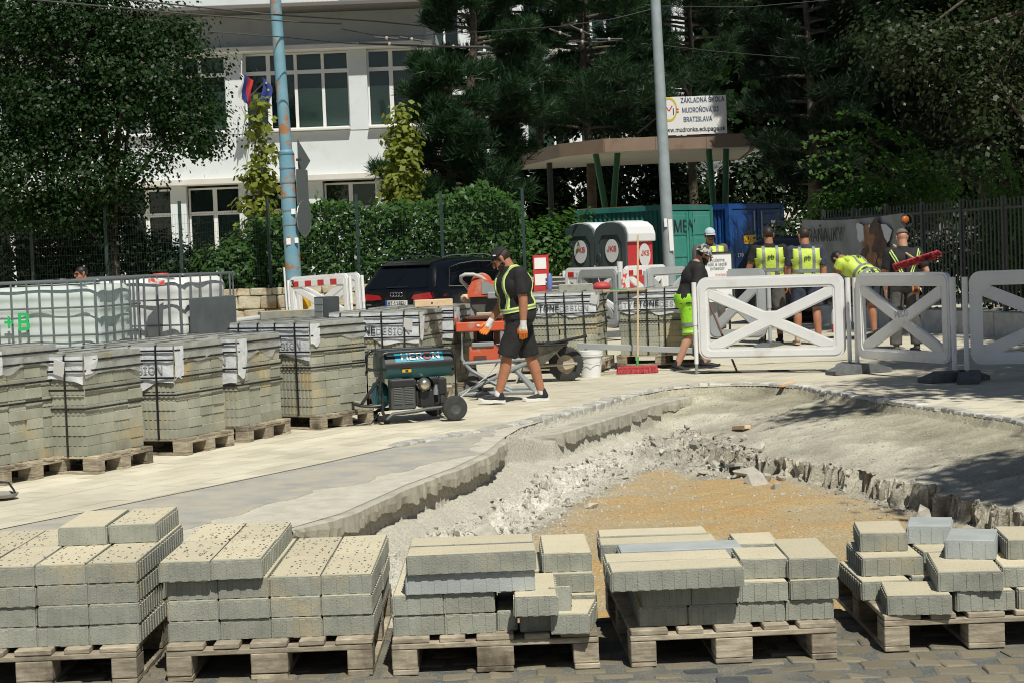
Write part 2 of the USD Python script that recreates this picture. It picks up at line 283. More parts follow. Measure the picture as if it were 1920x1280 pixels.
def sheet_poly(name, poly, z, mat, **k):
    mb = MB()
    for g in getattr(poly, 'geoms', [poly]):
        if g.geom_type != 'Polygon' or g.area < 1e-4: continue
        v, f = trimesh.creation.triangulate_polygon(g, engine='earcut'); f = np.asarray(f); v = np.asarray(v)
        a = np.cross(v[f[:, 1]] - v[f[:, 0]], v[f[:, 2]] - v[f[:, 0]]); f[a < 0] = f[a < 0][:, ::-1]
        mb.raw(np.c_[v, np.full(len(v), z)], f)
    return obj(name, mb, mat, **k)
sheet_poly('ground', sbox(-300, -60, 300, 300).difference(PO), -.0115, M['ground_gravel'], kind='structure')
PAVE = Polygon(np.vstack([E1, [[11, 11], [16, 30], [20, 60], [-30, 60], [-14, 8]]])).buffer(0)
if PAVE.geom_type != 'Polygon': PAVE = max(PAVE.geoms, key=lambda g: g.area)
PAVE = PAVE.difference(PO)
pavement = sheet_poly('pavement', PAVE, -.0035, M['joint_sand'], kind='structure')
ASPH = Polygon(np.vstack([E1[:9], E2[::-1]])).buffer(0).difference(PO).difference(PAVE.buffer(.001))
_m = MB()
for _g in getattr(ASPH, 'geoms', [ASPH]):
    if _g.area > .01: _m.prism(_g, -.03, -.0073)
obj('asphalt_strip', _m, M['asphalt'], kind='structure')
_x, _y = np.meshgrid(np.linspace(2.7, 11, 10), np.r_[24.9, 26, 27, 30, 36, 44], indexing='ij')
obj('pavement_ramp', MB().sheet(np.stack([_x, _y, np.clip((_y - 24.9) / 2.6, 0, 1) * .116 + .004], -1)), M['slab'], kind='structure')
# paving slabs, each its own piece: the 300 nearest ones in view as parts, the others joined
rg = rnd(4)
dv = E1[5] - E1[2]; dv /= np.linalg.norm(dv); nv = np.array([-dv[1], dv[0]]); org = E1[2]
near = PAVE.intersection(sbox(-7, 9.5, 9, 27.5)); slabs = []
for j in range(-70, 95):
    for i in range(-40, 50):
        off = (j % 2) * .25
        c = org + dv * (i * .5 + off) + nv * (j * .2 + .1)
        if not (9 < c[1] < 27.8 and -.32 * c[1] < c[0] < .32 * c[1]): continue
        pc = [c + dv * a * .2475 + nv * b * .098 for a, b in ((-1, -1), (1, -1), (1, 1), (-1, 1))]
        pg = Polygon(pc)
        if not near.intersects(pg): continue
        if not near.contains(pg):
            pg = pg.intersection(near)
            if pg.geom_type != 'Polygon' or pg.area < .002: continue
        slabs.append((c[1] + abs(c[0]) * .2 + (3 if c[0] < -.2 * c[1] else 0), pg, c))
slabs.sort(key=lambda s: s[0]); rest = MB()
for k, (_, pg, c) in enumerate(slabs):
    z = float(rg.normal(0, .0012)); mb = rest if k >= 300 else MB(); mb.prism(pg, -.003, z)
    if k < 300: obj('paving_slab', mb, M['slab_single'], pavement)
obj('far_paving_slabs', rest, M['slab'], pavement, kind='stuff')
sheet_poly('far_paving', PAVE.difference(sbox(-8.5, 9, 8.8, 27.6)), -.002, M['slab'], parent=pavement)
# kerb of granite setts along the paving's edge
def along(l, step, jitter, rng):
    s = LineString(l); d = 0
    while d < s.length:
        w = step * rng.uniform(1 - jitter, 1 + jitter); a, b = np.array(s.interpolate(d).coords[0]), np.array(s.interpolate(min(d + w, s.length)).coords[0]); d += w
        if np.linalg.norm(b - a) > .03: yield a, b
def stone_box(l, w, h, rng, amp=.12):
    v = BOXV * [l, w, h]; m = trimesh.convex.convex_hull(np.vstack([v * [1, .86, .86], v * [.86, 1, .86], v * [.86, .86, 1]]) * (1 + rng.normal(0, amp * .35, (24, 1))) + rng.normal(0, amp * .05 * l, (24, 3)))
    return np.array(m.vertices), np.array(m.faces)
kerb = tag(UsdGeom.Xform.Define(stage, '/World/kerb'), kind='structure')
kv = [stone_box(1, 1, 1, rg) for _ in range(10)]
for a, b in along(E1[5:], .135, .25, rg):
    d = b - a; L = np.linalg.norm(d); a_ = math.atan2(d[1], d[0]); c = (a + b) / 2 + np.array([-d[1], d[0]]) / L * .02
    v, f = kv[rg.integers(10)]; mb = MB().raw(v * [L * .95, .14, .17], f, rotm(rg.normal(0, .06), rg.normal(0, .06), a_), [c[0], c[1], -.072 + rg.normal(0, .007)])
    obj('sett', mb, M['sett'], kerb)
# cobbled road in front
road = sheet_poly('cobbled_road', sbox(-6, 3, 8, 7.97), -.0035, M['road_sand'], kind='structure')
cob = []
for j, y in enumerate(np.arange(5.9, 7.95, .135)):
    for i, x in enumerate(np.arange(-3.2, 3.2, .165)):
        cob.append((abs(x) * .35 + y, x + (j % 2) * .08 + rg.normal(0, .012), y + .05 * math.sin(x * 1.3) + rg.normal(0, .008)))
rest = MB(); cob.sort(key=lambda c: abs(c[2] - 6.75) + abs(c[1]) * .12); cv = [stone_box(1, 1, 1, rg, .1) for _ in range(8)]
for k, (_, x, y) in enumerate(cob):
    v, f = cv[rg.integers(8)]; mb = MB() if k < 300 else rest
    mb.raw(v * [rg.uniform(.105, .16), rg.uniform(.085, .115), .08], f, rotm(rg.normal(0, .04), rg.normal(0, .04), rg.normal(0, .08)), [x, y, -.0395 + rg.normal(0, .003)])
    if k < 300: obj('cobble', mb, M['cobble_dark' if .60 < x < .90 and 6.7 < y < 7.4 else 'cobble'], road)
obj('far_cobbles', rest, M['cobble_isl'], road, kind='stuff')
# loose rubble and stones in the excavation
def stones(P, sizes, rng, mb):
    mg, mw = mb
    for (x, y, z), s in zip(P, sizes):
        mb = mw if x < 2.0 + .5 * math.sin(y * 3) else mg
        v, f = ROCKS[rng.integers(len(ROCKS))]; mb.raw(v * s * rng.uniform(.7, 1.3, 3) * [1, 1, .75], f, rotm(*rng.uniform(0, 6, 3)), (x, y, z))
def rockmesh(rng, n=16):
    p = rng.normal(0, 1, (n, 3)); p /= np.linalg.norm(p, axis=1)[:, None]; h = trimesh.convex.convex_hull(p * rng.uniform(.75, 1.1, (n, 1))); return np.array(h.vertices), np.array(h.faces)
ROCKS = [rockmesh(rg) for _ in range(12)]
idx = np.flatnonzero(zz[1] & ~zz[2] & (zz[6] < 1.0) & (P2[:, 1] > 10)); pk = idx[rg.integers(0, len(idx), 5200)]
idx2 = np.flatnonzero(zz[2] & (zz[5] < .7) & (P2[:, 1] > 10)); pk2 = idx2[rg.integers(0, len(idx2), 2600)]; pk2 = pk2[rg.random(len(pk2)) < np.exp(-zz[5][pk2] / .22)]
idx3 = np.flatnonzero(zz[0] & (P2[:, 1] > 9)); pk3 = idx3[rg.integers(0, len(idx3), 6500)]
mb = (MB(), MB()); sz = np.exp(rg.normal(-4.55, .55, len(pk)))
stones(np.c_[P2j, hh][pk] + np.c_[np.zeros((len(pk), 2)), sz * .15], np.clip(sz, .005, .06), rg, mb)
sz = np.exp(rg.normal(-4.6, .5, len(pk2))); stones(np.c_[P2j, hh][pk2], np.clip(sz, .005, .03), rg, mb)
sz = np.exp(rg.normal(-5.0, .45, len(pk3))); stones(np.c_[P2j, hh][pk3], np.clip(sz, .004, .018), rg, mb)
obj('rubble', mb[0], M['rubble'], None, label='loose grey rubble along the right and back broken edge of the excavation', cat='rubble', kind='stuff')
obj('rubble', mb[1], M['rubble_white'], None, label='loose whitish rubble along the left broken edge of the excavation', cat='rubble', kind='stuff')
def ground_z(x, y): return float(pit_height(np.array([[x, y]]))[0][0])
def rock(px, py, size, label, zg=-.42, group=None, col='rock', sc=(1, 1, .7)):
    for _ in range(6): p = G(px, py, zg); zg = ground_z(p[0], p[1])
    v, f = rockmesh(rg, 14); mb = MB().raw(v * size * np.array(sc), f, rotm(0, 0, rg.uniform(0, 6)), (0, 0, size * .3))
    t = obj('rock', mb, M[col], None, label=label, cat='rock', group=group)
    UsdGeom.Xformable(t).AddTranslateOp().Set(Gf.Vec3d(p[0], p[1], zg)); return t
NTH = ['first', 'second', 'third', 'fourth', 'fifth', 'sixth', 'seventh', 'eighth', 'ninth', 'tenth', 'eleventh', 'twelfth']
for k, (x, y, s) in enumerate(sorted([(1330, 842, .07), (1345, 855, .08), (1368, 850, .09), (1398, 862, .13), (1416, 868, .12), (1436, 858, .08), (1385, 878, .07), (1310, 850, .06), (1455, 878, .06), (1292, 838, .06), (1425, 880, .09), (1400, 848, .07)])):
    rock(x, y, s, f'broken pale stone, {NTH[k]} from left in the rubble heap at the pit back', group='stones of the rubble heap')
rock(1466, 899, .055, 'small lone grey stone on the orange floor before the rubble')
rock(1726, 928, .12, 'greenish grey angular stone sticking out of the right broken edge', sc=(1, .6, 1.1))
rock(905, 893, .12, 'rusty orange broken lump under the end of the concrete haunch')
rock(1105, 868, .07, 'dark rounded stone lodged in the whitish broken left edge')
rock(1490, 740, .0001, 'x') if False else None
def plank(px, py, L, w, h, rz, tilt, label, zg=-.1, mat='wood_fresh', cat='wood offcut', name='wood_offcut'):
    for _ in range(6): p = G(px, py, zg); zg = ground_z(p[0], p[1])
    t = obj(name, MB().box((0, 0, 0), (L, w, h), ch=.004), M[mat], None, label=label, cat=cat)
    x = UsdGeom.Xformable(t); x.AddTranslateOp().Set(Gf.Vec3d(p[0], p[1], zg + h / 2 + .012)); x.AddRotateZOp().Set(math.degrees(rz)); x.AddRotateYOp().Set(math.degrees(tilt))
plank(1476, 724, .36, .06, .035, 1.0, -.02, 'slim wooden offcut on the top of the slope below the kerb')
plank(1390, 806, .34, .07, .04, 1.85, .1, 'short wooden offcut lying on the slope above the rubble heap', -.2)
plank(1377, 882, .30, .085, .03, 1.75, .15, 'flat pale concrete fragment leaning at the foot of the rubble heap', -.45, 'rock', 'concrete fragment', 'concrete_fragment')
# ================= buildings =================
pm('white_render', (.645, .685, .695), .9, c2=(.69, .73, .74), scale=.7, bump=.15, bscale=40, stain=(.56, .57, .54), stscale=1.3, stlo=.55, sthi=.8)
pm('ledge', (.62, .6, .55), .85, c2=(.7, .68, .63), scale=2)
pm('attic_grey', (.42, .45, .44), .85, c2=(.48, .5, .49), scale=.8, stain=(.3, .31, .3), stscale=.7)
pm('pvc', (.78, .78, .76), .4)
pm('interior', (.06, .085, .08), .9); pm('blind', (.50, .63, .57), .8, c2=(.56, .68, .62), scale=3, sv=(1, 1, 9))
pm('clay_tile', (.36, .17, .10), .8, c2=(.45, .23, .14), scale=9)
pm('roof_grey', (.16, .15, .14), .9)
panemat('pane_glass', (.82, .88, .85), ior=1.52)
def window(parent, x, y, z0, z1, w, cols, transom, blind, door=False):
    f = MB(); b = .055
    xs = [-w / 2] + [(-.5 + c) * w for c in cols] + [w / 2]
    f.box((x, y, z0 + b / 2), (w, .07, b)).box((x, y, z1 - b / 2), (w, .07, b))
    for i, q in enumerate(xs):
        bw = .05 if i in (0, len(xs) - 1) else (.12 if i == 1 else .09)
        q_ = x + min(max(q, -w / 2 + .025), w / 2 - .025); f.box((q_, y - .003, (z0 + z1) / 2), (bw, .075, z1 - z0 - .002))
    rows = [(z0, z1)]
    if transom: f.box((x, y - .006, transom), (w, .08, .11)); rows = [(z0, transom), (transom, z1)]
    fr = obj('window', f, M['pvc'], parent)
    for k, (a, c) in enumerate(rows):
        for i in range(len(xs) - 1):
            obj('pane', MB().box((x + (xs[i] + xs[i + 1]) / 2, y + .02, (a + c) / 2), (xs[i + 1] - xs[i], .008, c - a)), M['pane_glass'], fr)
    if blind:
        bl = MB()
        for i in range(len(xs) - 1):
            t = rows[0][0] + (rows[0][1] - rows[0][0]) * blind[i % len(blind)]
            if blind[i % len(blind)] > 0: bl.box((x + (xs[i] + xs[i + 1]) / 2, y + .11, (rows[0][0] + t) / 2), (xs[i + 1] - xs[i] - .06, .01, t - rows[0][0]))
        if bl.n: obj('blind', bl, M['blind'], fr)
YB = 54.0
def bx(px, py=180, y=YB): return at(px, py, y)[0]
bld = thing('school_building', 'long white school building with grey attic band, pilasters and wide windows', 'building')
XR = bx(800); XL = -24.0; mid, wid = (XL + XR) / 2, XR - XL
obj('core', MB().box((mid, YB + 6.4, 4.3), (wid - .2, 12, 8.6)), M['interior'], bld)
w = MB(); w.box((mid, YB + .2, 4.79), (wid, .4, 1.26)).box((mid, YB + .2, .45), (wid, .4, .9)).box((XR + .1, YB + 6.4, 4.2), (.3, 12.5, 8.4))
obj('wall', w, M['white_render'], bld)
obj('ledge', MB().box((mid, YB + .0, 4.06), (wid + .4, .7, .19), ch=.02), M['ledge'], bld)
obj('ledge', MB().box((mid, YB - .02, 7.83), (wid + .5, .75, .16), ch=.02), M['ledge'], bld)
obj('attic_band', MB().box((mid, YB + .25, 8.39), (wid, .4, .95)), M['attic_grey'], bld)
obj('eave', MB().box((mid, YB - .25, 8.94), (wid + 1.6, 1.9, .13), ch=.02), M['roof_grey'], bld)
uw = MB().box((mid - 1.2, YB + .75, 10.9), (wid - 2.6, .5, 3.78)); obj('upper_wall', uw, M['white_render'], bld)
X0 = bx(655); PB = 3.6
for k in range(-5, 1):
    a = X0 + k * PB
    obj('pilaster', MB().box((a + .27, YB + .19, 6.585), (.54, .42, 2.33)), M['white_render'], bld)
for k in range(-5, 1):
    a = X0 + k * PB + .54; wd = min(PB - .54, XR - a)
    obj('sill', MB().box((a + wd / 2, YB - .02, 5.47), (wd, .36, .07), ch=.01), M['pvc'], bld)
    window(bld, a + wd / 2, YB + .22, 5.5, 7.74, wd, (.23, .49, .75) if wd > 3 else (.4,), 7.17, (.72, 0, .72, .72, .7) if k != -1 else (.68, 0, .72, .7))
a0 = bx(452, 380)
for k in range(-7, 3):
    a = a0 + k * 2.0
    obj('pilaster', MB().box((a + .17, YB + .17, 2.43), (.46, .38, 3.06)), M['white_render'], bld)
    if k in (1, 2): window(bld, a + 1.2, YB + .3, 3.15, 3.9, 1.54, (.5,), None, None); obj('lower_panel', MB().box((a + 1.2, YB + .25, 2.0), (1.54, .2, 2.28)), M['white_render'], bld)
    else: window(bld, a + 1.2, YB + .3, .9, 3.9, 1.54, (.5,), 3.15, (0, .0) if k % 2 else None)
xv = bx(562, 6)
for i in range(8): obj('vent_tile', MB().lathe([(.05, 0), (.065, .14), (.05, .14), (.038, 0)], n=10, R=rotm(PI / 2), c=(xv + .05 + i * .145, YB + .5, at(590, 4, YB)[2])), M['clay_tile'], bld)
xw = bx(706, 10)
window(bld, xw + .45, YB + .49, 9.25, 10.6, .95, (.5,), None, None)
for d in (1.5, 3.0): window(bld, xw + .3 + d, YB + .49, 9.25, 10.6, 1.1, (.5,), None, None)
# the wing behind the pines
YW = 88.0
wing = thing('school_wing', 'white building wing with window bands glimpsed between the pines', 'building')
xa, xb = at(770, 100, YW)[0], at(1260, 100, YW)[0]; mw, ww = (xa + xb) / 2, xb - xa
obj('core', MB().box((mw, YW + 5, 7.4), (ww - .3, 9, 14.6)), M['interior'], wing)
for z0, z1 in ((0, 1.2), (4.1, 6.2), (9.2, 11.25), (13.55, 15.2)):
    obj('wall', MB().box((mw, YW + .2, (z0 + z1) / 2), (ww, .4, z1 - z0)), M['white_render'], wing)
    obj('ledge', MB().box((mw, YW - .05, z1 - .06), (ww + .2, .5, .14)), M['ledge'], wing)
for z0, z1 in ((1.2, 4.1), (6.2, 9.2), (11.25, 13.55)):
    for i in range(5):
        window(wing, xa + 1.3 + i * 2.55, YW + .25, z0, z1, 2.0, (.33, .66), None, (.5, .7, 0))
        obj('pilaster', MB().box((xa + 1.3 + i * 2.55 + 1.275, YW + .2, (z0 + z1) / 2), (.55, .4, z1 - z0)), M['white_render'], wing)
obj('roof', MB().box((mw, YW + 4, 15.3), (ww + 1, 10, .2)), M['roof_grey'], wing)
hs = thing('pale_house', 'pale house wall with dark roof edge glimpsed right of the canopy posts', 'building')
xa, xb = at(1290, 330, 80)[0], at(1560, 330, 80)[0]; mw, ww = (xa + xb) / 2, xb - xa
obj('wall', MB().box((mw, 82, 2.9), (ww, 4, 5.8)), M['white_render'], hs); obj('roof', MB().box((mw, 81.8, 5.9), (ww + .6, 5, .22)), M['roof_grey'], hs)
obj('plinth', MB().box((mw, 79.85, 1.6), (ww, .3, 3.2)), M['ledge'], hs)
for i in range(3): window(hs, xa + 1.2 + i * 2, 79.96, 3.7, 5.0, 1.0, (.5,), None, None)
# ================= canopy with the school sign =================
pm('copper_brown', (.21, .145, .10), .6, c2=(.27, .19, .135), scale=1.2, stain=(.18, .1, .07), stscale=1.5)
pm('soffit', (.56, .54, .46), .9, c2=(.62, .6, .52), scale=1.2)
pm('green_paint', (.03, .13, .055), .5); pm('dark_steel', (.03, .035, .035), .6)
pm('sign_white', (.80, .80, .78), .45); pm('ink_navy', (.05, .07, .16), .6); pm('ink_black', (.025, .025, .028), .6); pm('ink_red', (.55, .07, .06), .6); pm('ink_yellow', (.62, .47, .05), .6); pm('ink_grey', (.35, .36, .37), .7); pm('ink_pink', (.75, .42, .4), .7)
YC = 49.5
can = thing('entrance_canopy', 'flat entrance canopy with brown metal fascia on green slanted posts', 'canopy')
zc = at(1250, 280, YC)[2]; xA, xB, xC_, xD = at(1133, 275, YC)[0], at(1420, 275, YC)[0], at(1051, 285, YC + 1.2)[0], at(935, 320, YC + 8.5)[0]
plan = [(xA, YC), (xB, YC), (xB + .5, YC + 8), (xD, YC + 9), (xC_, YC + 1.6)]
obj('roof_slab', MB().prism(Polygon(plan).buffer(-.05), zc, zc + .12), M['soffit'], can)
def fascia(p, q, n):
    p, q = np.array(p), np.array(q); L = np.linalg.norm(q - p); rz = math.atan2(*(q - p)[::-1])
    for i in range(n):
        c = p + (q - p) * (i + .5) / n; obj('fascia_panel', MB().box((c[0], c[1], zc + .16), (L / n - .008, .05, .36), rz=rz), M['copper_brown'], can)
fascia(plan[0], plan[1], 3); fascia(plan[4], plan[0], 1); fascia(plan[3], plan[4], 5); fascia(plan[1], plan[2], 3)
obj('roof_deck', MB().prism(Polygon(plan).buffer(-.04), zc + .3, zc + .33), M['roof_grey'], can)
for (a, b, y) in (((1117, 290), (1135, 392), YC + 1), ((1158, 290), (1150, 392), YC + 1), ((1329, 286), (1338, 388), YC + 1), ((1362, 286), (1360, 388), YC + 1), ((1030, 306), (1034, 400), YC + 5)):
    p, q = at(*a, y), at(*b, y); d = (q - p) / (p[2] - q[2]); q = p + d * p[2]
    obj('post', MB().cone((p[0], p[1], zc), q, .085, .085, 8), M['green_paint' if y < YC + 3 else 'dark_steel'], can)
sg = thing('school_sign', 'white school name board on top of the brown canopy edge', 'sign', (0, 0, 0))
s0, s1 = at(1238, 255, YC - .05), at(1361, 180, YC - .05); sw, sh = s1[0] - s0[0], s1[2] - s0[2] + .02; zs = s0[2]
obj('board', MB().box((s0[0] + sw / 2, YC - .05, zs + sh / 2), (sw, .04, sh)), M['sign_white'], sg)
def wall_text(parent, name, s, x, z, y, h, mat, bold=False, width=None, rz=0, R=None, off=(0, 0, 0)):
    v, f = text(s, h, bold, .005, width); RR = rotm(0, 0, rz) @ XZ if R is None else R
    return obj(name, MB().raw(v, f, RR, (x, y, z)), M[mat], parent)
u = sw / 120.
for s, x, yb, h, wd in (('ZÁKLADNÁ ŠKOLA', 38, 197, 8.5, 79), ('MUDROŇOVA 83', 40, 214.5, 8.5, 66), ('BRATISLAVA', 42, 231, 8.5, 52)):
    wall_text(sg, 'lettering', s, s0[0] + x * u, zs + (254 - yb) * u, YC - .072, h * u, 'ink_navy', True, wd * u)
wall_text(sg, 'lettering', 'www.mudronka.edupage.sk', s0[0] + 4 * u, zs + 5.5 * u, YC - .072, 7.5 * u, 'ink_black', True, 113 * u)
em = MB(); cx, cz = s0[0] + 17 * u, zs + 46 * u
em.raw(*(lambda m: (m.vertices, m.faces))(trimesh.creation.extrude_polygon(Point(0, 0).buffer(1, 24).difference(Point(0, 0).buffer(.8, 24)), .004)), XZ @ np.diag([15 * u, 22 * u, 1]), (cx, YC - .071, cz)); obj('emblem', em, M['ink_yellow'], sg)
for sx in (-1, 1): obj('emblem_letter', MB().box((cx + sx * 3.2 * u, YC - .073 - sx * .001, cz + 2 * u), (2 * u, .004, 11 * u), ry=sx * .55), M['ink_red'], sg)
for dz in (0, 5): obj('emblem_letter', MB().box((cx + 15 * u, YC - .076, cz - dz * u), (5 * u, .004, 2.5 * u)), M['ink_red'], sg)
for sx in (-8, 8): obj('emblem_bar', MB().box((cx + sx * u, YC - .073, cz - 4 * u), (1.8 * u, .004, 12 * u)), M['ink_navy'], sg)
obj('brace', MB().cone(at(1195, 251, YC + .6), at(1240, 215, YC), .02), M['dark_steel'], sg)
# ================= flags on the facade =================
pm('flag_white', (.75, .75, .75), .8); pm('flag_blue', (.035, .06, .25), .8); pm('flag_red', (.55, .04, .05), .8)
fl = thing('national_flag', 'white, blue and red flag hanging limp on a pole at the facade', 'flag')
p0, p1 = at(452, 200, YB - 1.0), at(453, 114, YB - 1.0); obj('pole', MB().cone((p0[0], YB - 1, p0[2]), (p1[0], YB - 1, p1[2]), .015).cone((p0[0] - .03, YB, p0[2] - .25), (p0[0], YB - 1, p0[2]), .015), M['pvc'], fl)
for i, (mt, o) in enumerate((('flag_white', -.09), ('flag_blue', .02), ('flag_red', .13))):
    tt = np.linspace(0, 1, 12)[:, None]; ss = np.linspace(0, 1, 4)[None]
    g = np.stack([p1[0] + o + ss * .13 + .05 * np.sin(tt * 5 + i) + .0 * tt, YB - 1.02 - .1 * np.sin(ss * 3 + i * 1.3 + tt * 2) + 0 * tt, p1[2] - .32 - i * .08 - tt * (.72 + .05 * i) - ss * .1], -1); obj('stripe', MB().sheet(g), M[mt], fl, True)
fl = thing('blue_flag', 'dark blue flag with yellow stars hanging from a slanted pole', 'flag')
p0, p1 = at(458, 192, YB - .1), at(500, 150, YB - 1.1); obj('pole', MB().cone(p0, p1, .018), M['roof_grey'], fl)
tt = np.linspace(0, 1, 10)[:, None]; ss = np.linspace(0, 1, 6)[None]; g = np.stack([p1[0] + .25 * ss - .15 + .05 * np.sin(tt * 6), p1[1] - .08 * np.sin(ss * 5 + tt * 2), p1[2] + .12 - tt * .95 - .25 * ss * (1 - tt)], -1)
obj('cloth', MB().sheet(g), M['flag_blue'], fl, True); obj('star', MB().box((p1[0], p1[1] - .1, p1[2] - .1), (.05, .02, .05), ry=.78), M['ink_yellow'], fl); obj('star', MB().box((p1[0] + .05, p1[1] - .1, p1[2] - .3), (.05, .02, .05), ry=.78), M['ink_yellow'], fl)
# ================= vegetation =================
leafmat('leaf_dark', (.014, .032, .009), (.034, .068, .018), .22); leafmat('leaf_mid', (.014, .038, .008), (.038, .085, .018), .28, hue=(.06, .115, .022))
leafmat('leaf_laurel', (.05, .115, .025), (.13, .245, .055), .3, .4, hue=(.26, .33, .11)); leafmat('leaf_yellow', (.22, .25, .05), (.46, .42, .07), .4, hue=(.55, .42, .08))
leafmat('leaf_vine', (.05, .12, .02), (.10, .21, .035), .4); leafmat('leaf_grey', (.03, .046, .017), (.065, .09, .036), .3, .4)
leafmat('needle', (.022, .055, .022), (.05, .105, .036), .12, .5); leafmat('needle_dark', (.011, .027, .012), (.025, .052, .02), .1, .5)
pm('bark', (.07, .055, .04), .95, c2=(.12, .10, .075), scale=8, bump=1, bscale=30); pm('bark_pale', (.2, .18, .14), .9, c2=(.28, .26, .2), scale=8)
def leaf_quads(C, Nn, L, W, rng, fold=.25):
    """C leaf bases, Nn facing directions -> small folded diamond leaves (2 triangles each)"""
    k = len(C); Nn = Nn / (np.linalg.norm(Nn, axis=1, keepdims=True) + 1e-9)
    r = rng.normal(0, 1, (k, 3)); a = np.cross(Nn, r); a /= np.linalg.norm(a, axis=1, keepdims=True) + 1e-9; b = np.cross(Nn, a)
    L = L * rng.uniform(.65, 1.3, (k, 1)); Wd = W * L
    v = np.stack([C, C + a * L * .5 + b * Wd - Nn * L * fold * .3, C + a * L - Nn * L * fold * .5, C + a * L * .5 - b * Wd - Nn * L * fold * .3], 1).reshape(-1, 3)
    i = np.arange(k)[:, None] * 4; f = np.vstack([i + [0, 1, 2], i + [0, 2, 3]]); return v, f
def clumps(ells, n, rc, per, rng, hollow=.55, flat=.7):
    """leaf positions in clumps spread through ellipsoids (centre, radii), thinner inside"""
    vol = np.array([np.prod(e[1]) ** .7 for e in ells]); pick = rng.choice(len(ells), n, p=vol / vol.sum())
    d = rng.normal(0, 1, (n, 3)); d /= np.linalg.norm(d, axis=1, keepdims=True); rr = rng.uniform(hollow, 1.0, (n, 1)) ** .7
    c = np.array([ells[i][0] for i in pick]) + d * rr * np.array([ells[i][1] for i in pick])
    kk = np.repeat(np.arange(n), per); s = rc * rng.uniform(.5, 1.35, n)
    o = rng.normal(0, 1, (n * per, 3)) * s[kk][:, None] * [1, 1, flat]
    return c[kk] + o, o / (s[kk][:, None]) * .6 + d[kk] * .8 + [0, 0, .9] + rng.normal(0, .5, (n * per, 3)), c
def limbs(mb, base, top, r, C, rng, n=14):
    base, top = np.array(base, float), np.array(top, float)
    k = np.linspace(0, 1, 7)[:, None]; tr = base + (top - base) * k + rng.normal(0, .03, (7, 3)) * np.linalg.norm(top - base) * .25 * k; mb.tube(tr, r * (1 - .65 * k[:, 0]), 9)
    for c in C[rng.choice(len(C), min(n, len(C)), replace=False)]:
        s = tr[rng.integers(2, 7)]; m = (s + c) / 2 + [0, 0, .15 * np.linalg.norm(c - s) * rng.uniform(-.5, 1)]; mb.tube([s, m, c], [r * .38, r * .22, r * .06], 5)
def broadleaf(name, label, cat, base, top, r, ells, n, rc, per, L, W, mat, seed, group=None, hollow=.55, bark='bark', n_l=14):
    rng = rnd(seed); P, N, C = clumps(ells, n, rc, per, rng, hollow); t = thing(name, label, cat, (0, 0, 0), 0, group)
    tb = MB(); limbs(tb, base, top, r, C, rng, n_l); obj('trunk', tb, M[bark], t, True)
    obj('crown', leaf_quads(P, N, L, W, rng), M[mat], t); return t
def el(px, py, y, rx, ry, rz): return (at(px, py, y), (rx, ry, rz))
broadleaf('street_tree', 'large dark broadleaf tree covering the left end of the school building', 'tree', (at(215, 500, 41)[0], 41, 0), at(190, 150, 41), .17,
    [el(90, 130, 41, 2.6, 2.2, 2.4), el(280, 150, 41.3, 1.7, 1.6, 1.25), el(355, 245, 40.8, 1.05, 1.2, .75), el(40, 330, 40.5, 1.6, 1.8, 1.1), el(210, 330, 40.6, 1.25, 1.4, .75), el(70, 10, 41, 2.6, 2, 1.4), el(290, 60, 41.5, 1.3, 1.3, .6), el(110, 400, 40.8, 1.3, 1.3, .5), el(-20, 220, 40.5, 1.6, 1.6, 1.6), el(170, 220, 40.2, 1.5, 1.0, 1.2)],
    980, .28, 72, .098, .34, 'leaf_mid', 11, hollow=.3)
broadleaf('shrub', 'dark shaded shrub behind the white liquid tanks at the left edge', 'shrub', (at(60, 500, 42)[0], 42, .1), at(60, 450, 42), .05, [el(30, 470, 42, 1.3, .7, .9), el(110, 490, 42, .9, .7, .75)], 120, .22, 50, .12, .3, 'leaf_dark', 12)
broadleaf('shrub', 'dark shaded shrub between the big tree trunk and the white window doors', 'shrub', (at(290, 500, 42)[0], 42, .1), at(290, 470, 42), .05, [el(265, 490, 42, .9, .6, .75), el(350, 505, 42, .8, .6, .5), el(205, 450, 41.2, .8, .5, .8)], 170, .2, 50, .12, .3, 'leaf_dark', 13)
broadleaf('shrub', 'mid green shrub below the young yellow tree left of the blue post', 'shrub', (at(440, 520, 41.4)[0], 41.4, .5), at(440, 500, 41.4), .05, [el(430, 505, 41.4, .9, .5, .55), el(495, 480, 41.6, .75, .5, .8)], 130, .18, 50, .12, .3, 'leaf_laurel', 14)
def young(label, px, y0, y1, D, seed, n=75):
    rng = rnd(seed); a = at(px, y1, D); b = at(px, y0, D)
    broadleaf('young_tree', label, 'tree', (a[0], D, .1), b, .03, [(a + (b - a) * t, (w, w, .38)) for t, w in ((.02, .42), (.2, .5), (.4, .38), (.6, .3), (.8, .25), (.97, .12))], n, .16, 17, .17, .42, 'leaf_yellow', seed, 'young yellowing trees at the school', hollow=.1, bark='bark_pale', n_l=22)
young('slender young yellowing tree directly left of the blue post', 488, 190, 430, 45.5, 21)
young('slender young yellowing tree in front of the pine, above the laurel hedge', 752, 215, 385, 42.6, 22, 95)
